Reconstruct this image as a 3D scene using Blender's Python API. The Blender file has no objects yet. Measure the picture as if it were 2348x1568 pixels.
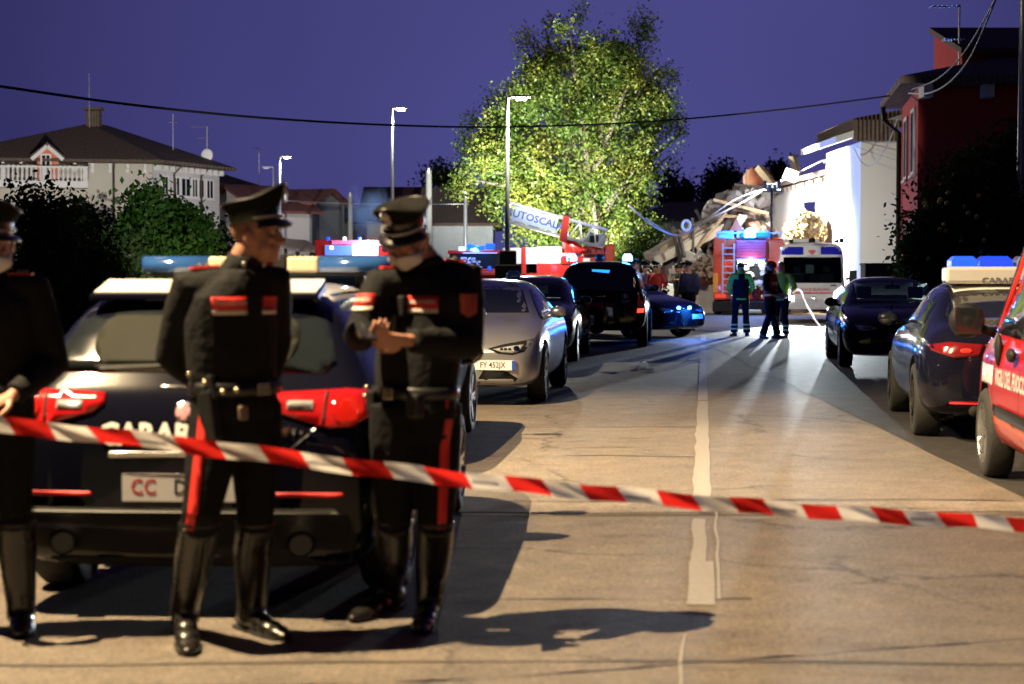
import bpy, bmesh, math, random
from mathutils import Vector, Matrix, Euler, noise
from mathutils.bvhtree import BVHTree
random.seed(7)
S = bpy.context.scene
COL = S.collection
R = math.radians
PI = math.pi

# ---------------------------------------------------------------- camera
FPX = 4000.0                      # focal length in pixels of a 2347 px wide picture
PITCH = math.atan(158 / FPX)
CAMZ = 1.5
cd = bpy.data.cameras.new('camera')
cam = bpy.data.objects.new('camera', cd)
COL.objects.link(cam)
cam.location = (0, 0, CAMZ)
cam.rotation_euler = (PI / 2 - PITCH, 0, 0)
cd.sensor_width = 36
cd.lens = 36 * FPX / 2347
cd.clip_start = 0.1
cd.clip_end = 2000
cd.dof.use_dof = True
cd.dof.focus_distance = 23
cd.dof.aperture_fstop = 2.5
S.camera = cam

# ---------------------------------------------------------------- dusk sky
W = bpy.data.worlds.new('World')
S.world = W
W.use_nodes = True
nt = W.node_tree
nt.nodes.clear()
wo = nt.nodes.new('ShaderNodeOutputWorld')
bg = nt.nodes.new('ShaderNodeBackground')
tc = nt.nodes.new('ShaderNodeTexCoord')
dotn = nt.nodes.new('ShaderNodeVectorMath'); dotn.operation = 'DOT_PRODUCT'
glow = Vector((0.05, 1.0, 0.10)).normalized()
dotn.inputs[1].default_value = glow
cr = nt.nodes.new('ShaderNodeValToRGB')
e = cr.color_ramp.elements
e[0].position = 0.0; e[0].color = (0.007, 0.006, 0.026, 1)
e[1].position = 1.0; e[1].color = (0.062, 0.061, 0.222, 1)
q = cr.color_ramp.elements.new(0.90); q.color = (0.016, 0.014, 0.066, 1)
q = cr.color_ramp.elements.new(0.950); q.color = (0.028, 0.026, 0.104, 1)
q = cr.color_ramp.elements.new(0.985); q.color = (0.052, 0.050, 0.188, 1)
wn = nt.nodes.new('ShaderNodeTexNoise'); wn.inputs['Scale'].default_value = 3.0; wn.inputs['Detail'].default_value = 3
wm = nt.nodes.new('ShaderNodeMix'); wm.data_type = 'RGBA'; wm.blend_type = 'MULTIPLY'
wr = nt.nodes.new('ShaderNodeMapRange')
wr.inputs['From Min'].default_value = 0.3; wr.inputs['From Max'].default_value = 0.7
wr.inputs['To Min'].default_value = 0.84; wr.inputs['To Max'].default_value = 1.14
L = nt.links
L.new(tc.outputs['Generated'], dotn.inputs[0])
L.new(dotn.outputs['Value'], cr.inputs[0])
L.new(tc.outputs['Generated'], wn.inputs['Vector'])
L.new(wn.outputs[0], wr.inputs[0])
wm.inputs[0].default_value = 1.0
L.new(cr.outputs[0], wm.inputs[6])
L.new(wr.outputs[0], wm.inputs[7])
L.new(wm.outputs[2], bg.inputs[0])
bg.inputs[1].default_value = 1.12
L.new(bg.outputs[0], wo.inputs[0])
S.view_settings.view_transform = 'Standard'
S.view_settings.look = 'None'
S.view_settings.exposure = 0.0
S.view_settings.gamma = 1.0
S.view_settings.use_curve_mapping = False
S.render.engine = 'CYCLES'
S.cycles.use_denoising = True
S.cycles.max_bounces = 5
S.cycles.transparent_max_bounces = 10
S.cycles.sample_clamp_indirect = 4.0
S.cycles.caustics_reflective = False
S.cycles.caustics_refractive = False

# ---------------------------------------------------------------- pixel -> place helpers (used once, to find where things stand)
CP, SP = math.cos(PITCH), math.sin(PITCH)
def ray(x, y):
    dx = (x - 1173.5) / FPX; dz = -(y - 784) / FPX
    return Vector((dx, CP + dz * SP, -SP + dz * CP))
def at(x, y, D):
    r = ray(x, y)
    return Vector((0, 0, CAMZ)) + r * (D / r.y)
def ground(x, y):
    r = ray(x, y)
    return Vector((0, 0, CAMZ)) + r * (-CAMZ / r.z)
def gx(x, D):
    """ground point at pixel column x and depth D"""
    return Vector(((x - 1173.5) / FPX * D, D, 0))
ROADA = math.atan(439 / FPX)      # road direction, to the right of the view
RU = Vector((math.sin(ROADA), math.cos(ROADA), 0))
RV = Vector((math.cos(ROADA), -math.sin(ROADA), 0))
def road(a, b, z=0):
    """a metres along the road, b metres right of its centre line"""
    p = RU * a + RV * b
    return Vector((p.x, p.y, z))

# ---------------------------------------------------------------- materials
MATS = {}
def mat(name, col, rough=0.6, metal=0.0, vary=0.12, scale=6.0, bump=0.0, bscale=40.0, emit=None, es=0.0, coat=0.0, trans=0.0, alpha=1.0, spec=0.5, tint=None):
    if name in MATS: return MATS[name]
    m = bpy.data.materials.new(name); m.use_nodes = True
    t = m.node_tree; b = t.nodes['Principled BSDF']
    b.inputs['Roughness'].default_value = rough
    b.inputs['Metallic'].default_value = metal
    b.inputs['Specular IOR Level'].default_value = spec
    b.inputs['Coat Weight'].default_value = coat
    b.inputs['Coat Roughness'].default_value = 0.04
    b.inputs['Transmission Weight'].default_value = trans
    b.inputs['Alpha'].default_value = alpha
    c = t.nodes.new('ShaderNodeTexCoord')
    n = t.nodes.new('ShaderNodeTexNoise'); n.inputs['Scale'].default_value = scale; n.inputs['Detail'].default_value = 5
    r = t.nodes.new('ShaderNodeMix'); r.data_type = 'RGBA'
    k = tint or tuple(min(1, v * (1 + vary * 1.6)) for v in col)
    r.inputs[6].default_value = (*[v * (1 - vary) for v in col], 1)
    r.inputs[7].default_value = (*k, 1)
    t.links.new(c.outputs['Object'], n.inputs['Vector'])
    t.links.new(n.outputs[0], r.inputs[0])
    t.links.new(r.outputs[2], b.inputs['Base Color'])
    rr = t.nodes.new('ShaderNodeMapRange')
    rr.inputs['To Min'].default_value = max(0.02, rough - 0.08); rr.inputs['To Max'].default_value = min(1, rough + 0.10)
    t.links.new(n.outputs[0], rr.inputs[0]); t.links.new(rr.outputs[0], b.inputs['Roughness'])
    if bump:
        n2 = t.nodes.new('ShaderNodeTexNoise'); n2.inputs['Scale'].default_value = bscale; n2.inputs['Detail'].default_value = 4
        bp = t.nodes.new('ShaderNodeBump'); bp.inputs['Strength'].default_value = bump; bp.inputs['Distance'].default_value = 0.02
        t.links.new(c.outputs['Object'], n2.inputs['Vector'])
        t.links.new(n2.outputs[0], bp.inputs['Height']); t.links.new(bp.outputs[0], b.inputs['Normal'])
    if emit:
        b.inputs['Emission Color'].default_value = (*emit, 1)
        b.inputs['Emission Strength'].default_value = es
    MATS[name] = m
    return m
def thin(name, col, trans=.5):
    """thin sheet that lets light through: plastic tape, paper"""
    m = bpy.data.materials.new(name); m.use_nodes = True; t = m.node_tree; t.nodes.clear(); N = t.nodes.new
    o = N('ShaderNodeOutputMaterial'); d = N('ShaderNodeBsdfDiffuse'); r = N('ShaderNodeBsdfTranslucent'); x = N('ShaderNodeMixShader'); x.inputs[0].default_value = trans
    c = N('ShaderNodeTexCoord'); n = N('ShaderNodeTexNoise'); n.inputs['Scale'].default_value = 9; k = N('ShaderNodeMix'); k.data_type = 'RGBA'
    k.inputs[6].default_value = (*[v * .88 for v in col], 1); k.inputs[7].default_value = (*[min(1, v * 1.08) for v in col], 1)
    t.links.new(c.outputs['Object'], n.inputs['Vector']); t.links.new(n.outputs[0], k.inputs[0])
    for q in (d, r): t.links.new(k.outputs[2], q.inputs[0])
    t.links.new(d.outputs[0], x.inputs[1]); t.links.new(r.outputs[0], x.inputs[2]); t.links.new(x.outputs[0], o.inputs[0])
    MATS[name] = m; return m
def nodes(m): return m.node_tree, m.node_tree.nodes['Principled BSDF']

# ---------------------------------------------------------------- mesh building
class MB:
    def __init__(s): s.v = []; s.f = []; s.m = []
    def add(s, vs, fs, mi=0):
        o = len(s.v); s.v += [Vector(p) for p in vs]
        s.f += [tuple(i + o for i in f) for f in fs]; s.m += [mi] * len(fs)
        return s
    def box(s, c, d, rot=None, mi=0, taper=1.0):
        x, y, z = d[0] / 2, d[1] / 2, d[2] / 2
        vs = [Vector((a * x * (taper if k > 0 else 1), b * y * (taper if k > 0 else 1), k * z)) for k in (-1, 1) for b in (-1, 1) for a in (-1, 1)]
        if rot is not None:
            M = rot if isinstance(rot, Matrix) else Euler(rot).to_matrix()
            vs = [M @ v for v in vs]
        c = Vector(c)
        return s.add([v + c for v in vs], [(0, 2, 3, 1), (4, 5, 7, 6), (0, 1, 5, 4), (2, 6, 7, 3), (0, 4, 6, 2), (1, 3, 7, 5)], mi)
    def bar(s, a, b, w, h, mi=0):
        a, b = Vector(a), Vector(b); d = (b - a)
        z = Vector((0, 0, 1)) if abs(d.normalized().z) < 0.95 else Vector((0, 1, 0))
        x = d.cross(z).normalized(); z = x.cross(d).normalized()
        vs = [p + x * i * w / 2 + z * j * h / 2 for p in (a, b) for i, j in ((-1, -1), (1, -1), (1, 1), (-1, 1))]
        return s.add(vs, [(3, 2, 1, 0), (4, 5, 6, 7), (0, 1, 5, 4), (1, 2, 6, 5), (2, 3, 7, 6), (3, 0, 4, 7)], mi)
    def tube(s, pts, rad, n=10, mi=0, caps=True):
        pts = [Vector(p) for p in pts]
        if not hasattr(rad, '__len__'): rad = [rad] * len(pts)
        rings = []; prev = None
        for i, p in enumerate(pts):
            d = (pts[min(i + 1, len(pts) - 1)] - pts[max(i - 1, 0)]).normalized()
            if prev is None:
                up = Vector((0, 0, 1)) if abs(d.z) < 0.9 else Vector((0, 1, 0))
                x = d.cross(up).normalized()
            else:
                x = (prev - d * prev.dot(d)).normalized()
            y = d.cross(x); prev = x
            rr = rad[i] if hasattr(rad[i], '__len__') else (rad[i], rad[i])
            rings.append([p + x * math.cos(2 * PI * k / n) * rr[0] + y * math.sin(2 * PI * k / n) * rr[1] for k in range(n)])
        return s.rings(rings, mi, caps)
    def rings(s, rings, mi=0, caps=True, closed=True):
        n = len(rings[0]); vs = [p for r in rings for p in r]; fs = []
        for i in range(len(rings) - 1):
            for k in range(n if closed else n - 1):
                k2 = (k + 1) % n
                fs.append((i * n + k, i * n + k2, (i + 1) * n + k2, (i + 1) * n + k))
        if caps:
            fs.append(tuple(range(n))[::-1]); fs.append(tuple((len(rings) - 1) * n + k for k in range(n)))
        return s.add(vs, fs, mi)
    def ell(s, c, r, rot=None, n=12, mi=0):
        vs = []; fs = []; h = n // 2; c = Vector(c)
        M = Euler(rot).to_matrix() if rot is not None and not isinstance(rot, Matrix) else rot
        for i in range(h + 1):
            a = PI * i / h
            for k in range(n):
                b = 2 * PI * k / n
                p = Vector((r[0] * math.sin(a) * math.cos(b), r[1] * math.sin(a) * math.sin(b), r[2] * math.cos(a)))
                vs.append(c + (M @ p if M is not None else p))
        for i in range(h):
            for k in range(n):
                fs.append((i * n + k, (i + 1) * n + k, (i + 1) * n + (k + 1) % n, i * n + (k + 1) % n))
        return s.add(vs, fs, mi)
    def prism(s, poly, z0, z1, M=None, mi=0):
        n = len(poly); vs = [Vector((p[0], p[1], z)) for z in (z0, z1) for p in poly]
        if M is not None: vs = [M @ v for v in vs]
        fs = [tuple(range(n))[::-1], tuple(range(n, 2 * n))] + [(k, (k + 1) % n, n + (k + 1) % n, n + k) for k in range(n)]
        return s.add(vs, fs, mi)
    def xf(s, M):
        s.v = [M @ v for v in s.v]; return s
    def join(s, o):
        return s.add(o.v, o.f)
    def mesh(s, name):
        me = bpy.data.meshes.new(name)
        me.from_pydata([tuple(v) for v in s.v], [], s.f)
        return me
    def build(s, name, m, parent=None, smooth=False, bevel=0.0, clean=True):
        me = s.mesh(name)
        ml = m if isinstance(m, (list, tuple)) else [m]
        for x in ml: me.materials.append(x)
        if len(ml) > 1: me.polygons.foreach_set('material_index', s.m)
        if clean:
            bm = bmesh.new(); bm.from_mesh(me)
            bmesh.ops.remove_doubles(bm, verts=bm.verts, dist=1e-5)
            bmesh.ops.recalc_face_normals(bm, faces=bm.faces)
            bm.to_mesh(me); bm.free()
        return put(name, me, parent, smooth, bevel)
def put(name, me, parent=None, smooth=False, bevel=0.0):
    o = bpy.data.objects.new(name, me); COL.objects.link(o)
    if smooth: me.polygons.foreach_set('use_smooth', [True] * len(me.polygons)); me.update()
    if parent is not None: o.parent = parent
    if bevel:
        b = o.modifiers.new('bevel', 'BEVEL'); b.width = bevel; b.segments = 2; b.limit_method = 'ANGLE'; b.angle_limit = R(40)
    return o
def tag(o, label=None, cat=None, group=None, kind=None):
    if label: o['label'] = label
    if cat: o['category'] = cat
    if group: o['group'] = group
    if kind: o['kind'] = kind
    return o
def empty(name, loc, rz=0, label=None, cat=None, group=None):
    o = bpy.data.objects.new(name, None); COL.objects.link(o)
    o.location = loc; o.rotation_euler = (0, 0, rz); o.empty_display_size = 0.3
    return tag(o, label, cat, group)
def copy_tree(o, parent=None):
    c = o.copy(); COL.objects.link(c)
    if parent is not None: c.parent = parent
    for ch in [x for x in o.children]: copy_tree(ch, c)
    return c
def evalmesh(o, name):
    dg = bpy.context.evaluated_depsgraph_get(); dg.update()
    me = bpy.data.meshes.new_from_object(o.evaluated_get(dg)); me.name = name
    return me
def remesh(mb, name, vox, smooth=3, sf=0.5):
    me = mb.mesh('tmp'); o = bpy.data.objects.new('tmp', me); COL.objects.link(o)
    r = o.modifiers.new('r', 'REMESH'); r.mode = 'VOXEL'; r.voxel_size = vox; r.use_smooth_shade = True
    if smooth:
        k = o.modifiers.new('s', 'SMOOTH'); k.iterations = smooth; k.factor = sf
    out = evalmesh(o, name)
    bpy.data.objects.remove(o); bpy.data.meshes.remove(me)
    return out
def bvh_of(me): 
    bm = bmesh.new(); bm.from_mesh(me); b = BVHTree.FromBMesh(bm); bm.free(); return b
def rrect(x0, y0, x1, y1, r=0.02, n=3):
    out = []
    for cx, cy, a in ((x1 - r, y0 + r, -90), (x1 - r, y1 - r, 0), (x0 + r, y1 - r, 90), (x0 + r, y0 + r, 180)):
        for k in range(n + 1):
            t = R(a + 90 * k / n); out.append((cx + r * math.cos(t), cy + r * math.sin(t)))
    return out
def oval(cx, cy, rx, ry, n=20, rot=0):
    return [(cx + rx * math.cos(t) * math.cos(rot) - ry * math.sin(t) * math.sin(rot), cy + rx * math.cos(t) * math.sin(rot) + ry * math.sin(t) * math.cos(rot)) for t in [2 * PI * k / n for k in range(n)]]
FR = {'F': ((-1, 0, 0), (0, 0, 1), (0, 1, 0)), 'B': ((1, 0, 0), (0, 0, 1), (0, -1, 0)), 'R': ((0, 1, 0), (0, 0, 1), (1, 0, 0)),
      'L': ((0, -1, 0), (0, 0, 1), (-1, 0, 0)), 'T': ((1, 0, 0), (0, 1, 0), (0, 0, 1))}
TXT = {}
def text_mesh(s, size, font_bold=0.0, sx=1.0):
    c = bpy.data.curves.new('t', 'FONT'); c.body = s; c.size = size; c.align_x = 'CENTER'; c.align_y = 'CENTER'; c.offset = font_bold; c.resolution_u = 2
    o = bpy.data.objects.new('t', c); COL.objects.link(o)
    me = evalmesh(o, 't'); bpy.data.objects.remove(o); bpy.data.curves.remove(c)
    bm = bmesh.new(); bm.from_mesh(me); bpy.data.meshes.remove(me)
    for v in bm.verts: v.co.x *= sx
    return bm
def decal(bvh, frame, poly, name, m, parent, off=0.004, cell=0.08, text=None, pos=(0, 0), thick=0.006, origin=(0, 0, 0), far=5.0, smooth=True, maxd=None, rot=0):
    """lay a flat outline (or lettering) on a curved surface as a thin raised piece"""
    u, v, n = [Vector(a) for a in (FR[frame] if isinstance(frame, str) else frame)]
    O = Vector(origin)
    if text: bm = text; bmesh.ops.rotate(bm, verts=bm.verts, matrix=Matrix.Rotation(rot, 3, 'Z')); bmesh.ops.translate(bm, verts=bm.verts, vec=(pos[0], pos[1], 0))
    else:
        bm = bmesh.new(); bm.faces.new([bm.verts.new((p[0], p[1], 0)) for p in poly]); bmesh.ops.triangulate(bm, faces=bm.faces)
    if cell:
        for ax in (0, 1):
            lo = min(q.co[ax] for q in bm.verts); hi = max(q.co[ax] for q in bm.verts)
            k = math.floor(lo / cell) + 1
            while k * cell < hi:
                pl = [0, 0, 0]; pl[ax] = k * cell; no = [0, 0, 0]; no[ax] = 1
                bmesh.ops.bisect_plane(bm, geom=bm.verts[:] + bm.edges[:] + bm.faces[:], dist=1e-5, plane_co=pl, plane_no=no); k += 1
    last = None; miss = []
    for q in bm.verts:
        o = O + u * q.co.x + v * q.co.y
        h = bvh.ray_cast(o + n * far, -n)
        if h[0] is None or (maxd is not None and (o - h[0]).dot(n) > maxd): miss.append(q); q.co = o; continue
        q.co = h[0] + n * off; last = (q.co - o).dot(n)
    if miss:
        good = [q.co.copy() for q in bm.verts if q not in miss]
        for q in miss:
            if good:
                b = min(good, key=lambda g: (g - q.co - n * (g - q.co).dot(n)).length)
                q.co += n * (b - q.co).dot(n)
    bmesh.ops.recalc_face_normals(bm, faces=bm.faces)
    if thick and not text:
        ed = [x for x in bm.edges if len(x.link_faces) == 1]
        r = bmesh.ops.extrude_edge_only(bm, edges=ed)
        for q in r['geom']:
            if isinstance(q, bmesh.types.BMVert): q.co -= n * thick
        for f in bm.faces:
            if f.normal.dot(n) < -0.3: f.normal_flip()
    me = bpy.data.meshes.new(name); bm.to_mesh(me); bm.free()
    me.materials.append(m)
    return put(name, me, parent, smooth and not text)

def light(name, kind, loc, power, col, target=None, size=0.2, cone=None, blend=0.3, parent=None):
    d = bpy.data.lights.new(name, kind); d.energy = power; d.color = col
    if kind == 'SPOT':
        d.spot_size = R(cone); d.spot_blend = blend
    if kind == 'AREA': d.size = size
    else: d.shadow_soft_size = size
    o = bpy.data.objects.new(name, d); COL.objects.link(o); o.location = loc
    if target is not None: o.rotation_euler = (Vector(target) - Vector(loc)).to_track_quat('-Z', 'Y').to_euler()
    if parent is not None: o.parent = parent
    return o
# ================================================================= STREET LAMPS (their own light included)
M_pole = mat('galvanised_steel', (0.30, 0.31, 0.33), 0.45, 0.6)
M_black = mat('black_metal', (0.015, 0.015, 0.017), 0.5)
M_lampon = mat('lamp_glass_lit', (0.9, 0.9, 0.85), 0.3, emit=(1.0, 0.93, 0.70), es=60)
M_warmon = mat('lamp_glass_warm', (0.9, 0.85, 0.7), 0.3, emit=(1.0, 0.72, 0.36), es=40)
def street_lamp(base, h, arm, label, power, col, glass, shield=None, signs=False, size=0.12):
    t = empty('street_lamp', base, 0, label, 'street lamp', 'street lamps along the road')
    MB().tube([(0, 0, 0), (0, 0, h * 0.45), (0, 0, h)], [0.085, 0.07, 0.045], 12).build('pole', M_pole, t, True)
    a = Vector(arm); n = a.normalized(); tip = Vector((0, 0, h - 0.02)) + a
    MB().tube([(0, 0, h - 0.04), Vector((0, 0, h + 0.02)) + a * 0.5, tip - n * 0.1], 0.03, 8).build('arm', M_pole, t, True)
    side = Vector((-n.y, n.x, 0))
    hd = MB()
    hd.rings([[tip + n * x + side * y * w + Vector((0, 0, z)) for x, y, z in ((-.12, -1, 0), (-.12, 1, 0), (.42, .7, 0), (.42, -.7, 0))] for w, z in ((.13, -.02),)] +
             [[tip + n * x * f + side * y * .13 * f + Vector((0, 0, .07)) for x, y in ((-.1, -1), (-.1, 1), (.4, .7), (.4, -.7))] for f in (.85,)])
    hd.build('lamp_head', M_pole, t, False)
    MB().box(tip + n * .15 + Vector((0, 0, -.045)), (.3 if abs(n.x) > .5 else .16, .16 if abs(n.x) > .5 else .3, .05)).build('diffuser', glass, t)
    if power:
        light('lamp_or_fill_light', 'POINT', tip + n * .15 + Vector((0, 0, -.12 - size)), power, col, size=size, parent=t)
    if shield is not None:
        c = tip + n * .15 + Vector((0, 0, -.1 - size))
        sk = MB()   # added unseen plates that block lamp light from hedge, cars and foreground
        rt, fw, lf, rd, rear = shield
        sk.box(c + Vector((.35, 0, .10)), (.012, .70, .05)).box(c + Vector((-.35, 0, .06 - lf / 2)), (.012, .70, .12 + lf)).box(c + Vector((0, .35, .06 - fw / 2)), (.70, .012, .12 + fw)).box(c + Vector((0, -rd, .06 - rear / 2)), (.70, .012, .12 + rear))
        sk.build('added_light_block', M_black, t)
    if signs:
        for dz, w, hh, yy in ((1.95, .5, .42, 0.0), (1.48, .78, .52, .03)):
            MB().box((0.02, -.11 - yy, dz), (w, .03, hh)).build('sign_back', M_black, t, bevel=.01)
    return t
WARM = (1.0, 0.74, 0.42)
street_lamp(Vector((-5.3, 6.9, 0)), 8.0, (.75, 0, 0), 'tall street lamp beyond the left edge lighting the officers', 11800, WARM, M_warmon, shield=(.36, .28, .6, .35, .0), size=.016)
street_lamp(Vector((-5.6, 13.2, 0)), 8.0, (1.1, 0, 0), 'second tall street lamp beside the hedge lighting the road', 13500, WARM, M_warmon, shield=(.362, .335, .6, .13, .55), size=.045)
pl = gx(1163, 52)
street_lamp(pl, 6.72, (.26, 0, 0), 'tall street lamp in front of the big tree with dark signs on its pole', 2500, (1, .92, .7), M_lampon, signs=True)
rl = street_lamp(Vector((9.3, 32, 0)), 8.0, (-1.1, 0, 0), 'dark lamp post at the right edge before the fruit tree', 0, (1, 1, 1), M_lampon)
light('lamp_or_fill_light', 'SPOT', (-1.0, .15, 7.8), 4200, (1, .96, .90), Vector((-3.2, 22.5, 1.2)), .08, 29, .5, rl)  # added spot without a seen lamp, brightens the ambulance front
street_lamp(gx(900, 68), 7.9, (.18, 0, 0), 'slim lit street lamp rising between the two officers, left of the big tree', 500, (1, .95, .8), M_lampon)
street_lamp(gx(643, 97), 7.95, (.25, 0, 0), 'distant lit street lamp right of the villa', 700, (.95, .93, 1), M_lampon)
street_lamp(gx(628, 101), 7.6, (-.25, 0, 0), 'distant unlit street lamp just left of a lit one', 0, (1, 1, 1), M_pole)

# ================================================================= GROUND AND ROAD
M_soil = mat('grass_soil', (0.035, 0.045, 0.018), 0.95, vary=.4, scale=1.5, bump=.8, bscale=12)
g = MB().add([(-400, -60, 0), (400, -60, 0), (400, 700, 0), (-400, 700, 0)], [(0, 1, 2, 3)]).build('ground', M_soil)
tag(g, kind='structure')
def asphalt(name, base, warm):
    m = bpy.data.materials.new(name); m.use_nodes = True
    t, b = nodes(m); N = t.nodes.new; K = t.links.new
    c = N('ShaderNodeTexCoord')
    def noise(sc, det=4, rough=.6):
        n = N('ShaderNodeTexNoise'); n.inputs['Scale'].default_value = sc; n.inputs['Detail'].default_value = det; n.inputs['Roughness'].default_value = rough
        K(c.outputs['Object'], n.inputs['Vector']); return n
    def ramp(src, p0, c0, p1, c1):
        r = N('ShaderNodeValToRGB'); r.color_ramp.elements[0].position = p0; r.color_ramp.elements[1].position = p1
        r.color_ramp.elements[0].color = (*c0, 1); r.color_ramp.elements[1].color = (*c1, 1); K(src, r.inputs[0]); return r
    def mul(a, bb, f=1.0):
        x = N('ShaderNodeMix'); x.data_type = 'RGBA'; x.blend_type = 'MULTIPLY'; x.inputs[0].default_value = f
        K(a, x.inputs[6]); K(bb, x.inputs[7]); return x.outputs[2]
    big = ramp(noise(.35, 6, .65).outputs[0], .3, [v * .78 for v in base], .72, [v * w for v, w in zip(base, warm)])
    mid = ramp(noise(3.0, 6, .8).outputs[0], .3, (.66, .65, .66), .7, (1.25, 1.20, 1.12))
    fine = ramp(noise(42, 6, .85).outputs[0], .36, (.40, .40, .41), .64, (1.6, 1.55, 1.48))
    vo = N('ShaderNodeTexVoronoi'); vo.feature = 'DISTANCE_TO_EDGE'; vo.inputs['Scale'].default_value = .42
    dn = noise(1.6, 6, .75); ad = N('ShaderNodeMix'); ad.data_type = 'RGBA'; ad.blend_type = 'ADD'; ad.inputs[0].default_value = .55
    K(c.outputs['Object'], ad.inputs[6]); K(dn.outputs[1], ad.inputs[7]); K(ad.outputs[2], vo.inputs['Vector'])
    crack = ramp(vo.outputs['Distance'], .0, (.30, .28, .27), .012, (1, 1, 1))
    gate = ramp(noise(.5, 3).outputs[0], .46, (1, 1, 1), .54, (0, 0, 0))
    mx = N('ShaderNodeMix'); mx.data_type = 'RGBA'; K(gate.outputs[0], mx.inputs[0]); K(crack.outputs[0], mx.inputs[6]); mx.inputs[7].default_value = (1, 1, 1, 1)
    st = ramp(noise(.8, 8, .8).outputs[0], .54, (1, 1, 1), .70, (.60, .50, .43))
    col = mul(mul(mul(big.outputs[0], mid.outputs[0]), fine.outputs[0]), mx.outputs[2]); col = mul(col, st.outputs[0])
    K(col, b.inputs['Base Color'])
    rg = N('ShaderNodeMapRange'); rg.inputs['To Min'].default_value = .55; rg.inputs['To Max'].default_value = .85
    K(noise(4, 4).outputs[0], rg.inputs[0]); K(rg.outputs[0], b.inputs['Roughness'])
    bp = N('ShaderNodeBump'); bp.inputs['Strength'].default_value = .5; bp.inputs['Distance'].default_value = .006
    K(noise(95, 3, .8).outputs[0], bp.inputs['Height']); K(bp.outputs[0], b.inputs['Normal'])
    return m
M_road = asphalt('old_asphalt', (.150, .138, .125), (1.15, 1.08, 1.0))
M_patch = asphalt('pale_asphalt_patch', (.20, .185, .165), (1.1, 1.05, 1.0))
M_tar = mat('tar_seam', (.05, .045, .042), .6, vary=.3, scale=9)
def strip(name, m, a0, a1, b0, b1, z, seg=1, wob=0.0):
    vs = []; fs = []
    for i in range(seg + 1):
        a = a0 + (a1 - a0) * i / seg
        w = noise.noise(Vector((a * 1.7, b0, 3))) * wob
        vs += [road(a, b0 + w, z), road(a, b1 + w * .6, z)]
        if i: fs.append((2 * i - 2, 2 * i - 1, 2 * i + 1, 2 * i))
    return tag(MB().add(vs, fs).build(name, m), kind='structure')
strip('road', M_road, -12, 170, -3.75, 6.4, .004)
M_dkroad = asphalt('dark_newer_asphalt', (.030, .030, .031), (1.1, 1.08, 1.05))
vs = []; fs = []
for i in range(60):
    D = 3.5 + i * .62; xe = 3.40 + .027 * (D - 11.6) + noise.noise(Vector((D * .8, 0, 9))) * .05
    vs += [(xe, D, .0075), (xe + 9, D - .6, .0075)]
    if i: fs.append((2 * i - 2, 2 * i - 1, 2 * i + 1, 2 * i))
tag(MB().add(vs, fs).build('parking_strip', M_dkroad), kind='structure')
def cross(name, m, D0, D1, x0, x1, z, wob=.05, seg=40, tilt=0.0):
    vs = []; fs = []
    for i in range(seg + 1):
        x = x0 + (x1 - x0) * i / seg
        w = noise.noise(Vector((x * .9, D0, 1))) * wob + tilt * x
        vs += [(x, D0 + w, z), (x, D1 + w + noise.noise(Vector((x * 2.3, D1, 5))) * wob * .3, z)]
        if i: fs.append((2 * i - 2, 2 * i, 2 * i + 1, 2 * i - 1))
    return tag(MB().add(vs, fs).build(name, m), kind='structure')
cross('asphalt_patch', M_patch, 10.85, 11.35, -2.3, 3.35, .008, .08)
cross('tar_seam', M_tar, 11.40, 11.43, -1.2, 3.3, .008, .10)
cross('tar_seam', M_tar, 10.72, 10.75, -1.2, 3.3, .008, .07)
cross('tar_seam', M_tar, 6.62, 6.645, -2.6, 3.2, .008, .07)
cross('tar_seam', M_tar, 7.95, 7.965, -.2, 1.1, .008, .09)
cross('tar_seam', M_tar, 16.9, 16.93, -.6, 3.3, .008, .12)
cross('tar_seam', M_tar, 14.2, 14.22, -.4, 1.6, .008, .14)
M_paint = mat('worn_road_paint', (.17, .16, .145), .6, vary=.2, scale=26, tint=(.33, .31, .28))
t, b = nodes(M_paint)
for nd in t.nodes:
    if nd.type == 'MIX': nd.inputs[6].default_value = (.17, .155, .14, 1)
def seg_line(a0, a1, b0, b1): strip('road_marking', M_paint, a0, a1, b0, b1, .0085, max(2, int((a1 - a0) * 4)), .022)
seg_line(7.85, 9.05, -.065, .06); seg_line(9.05, 10.62, -.058, .02)
seg_line(11.6, 20.5, -.065, .055); seg_line(20.6, 31, -.06, .055); seg_line(33, 36, -.06, .055); seg_line(39, 42, -.06, .055)
seg_line(5.6, 7.2, -.08, -.068); seg_line(8.0, 11.5, .072, .088)
# grass beside the left wheel of the near car
M_grass = mat('grass_blades', (.035, .075, .012), .6, vary=.4, scale=3)
gm = MB()
for i in range(3600):
    a = random.uniform(5.5, 34); bb = -3.78 - random.random() ** 2 * 2.2
    p = road(a, bb); h = random.uniform(.06, .22); d = random.uniform(0, 2 * PI); w = .008
    u = Vector((math.cos(d), math.sin(d), 0)); l = Vector((random.uniform(-.06, .06), random.uniform(-.06, .06), h))
    gm.add([p - u * w, p + u * w, p + l], [(0, 1, 2)])
tag(gm.build('grass', M_grass, clean=False), 'dark grass verge along the left road edge', 'grass', kind='stuff')

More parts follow.
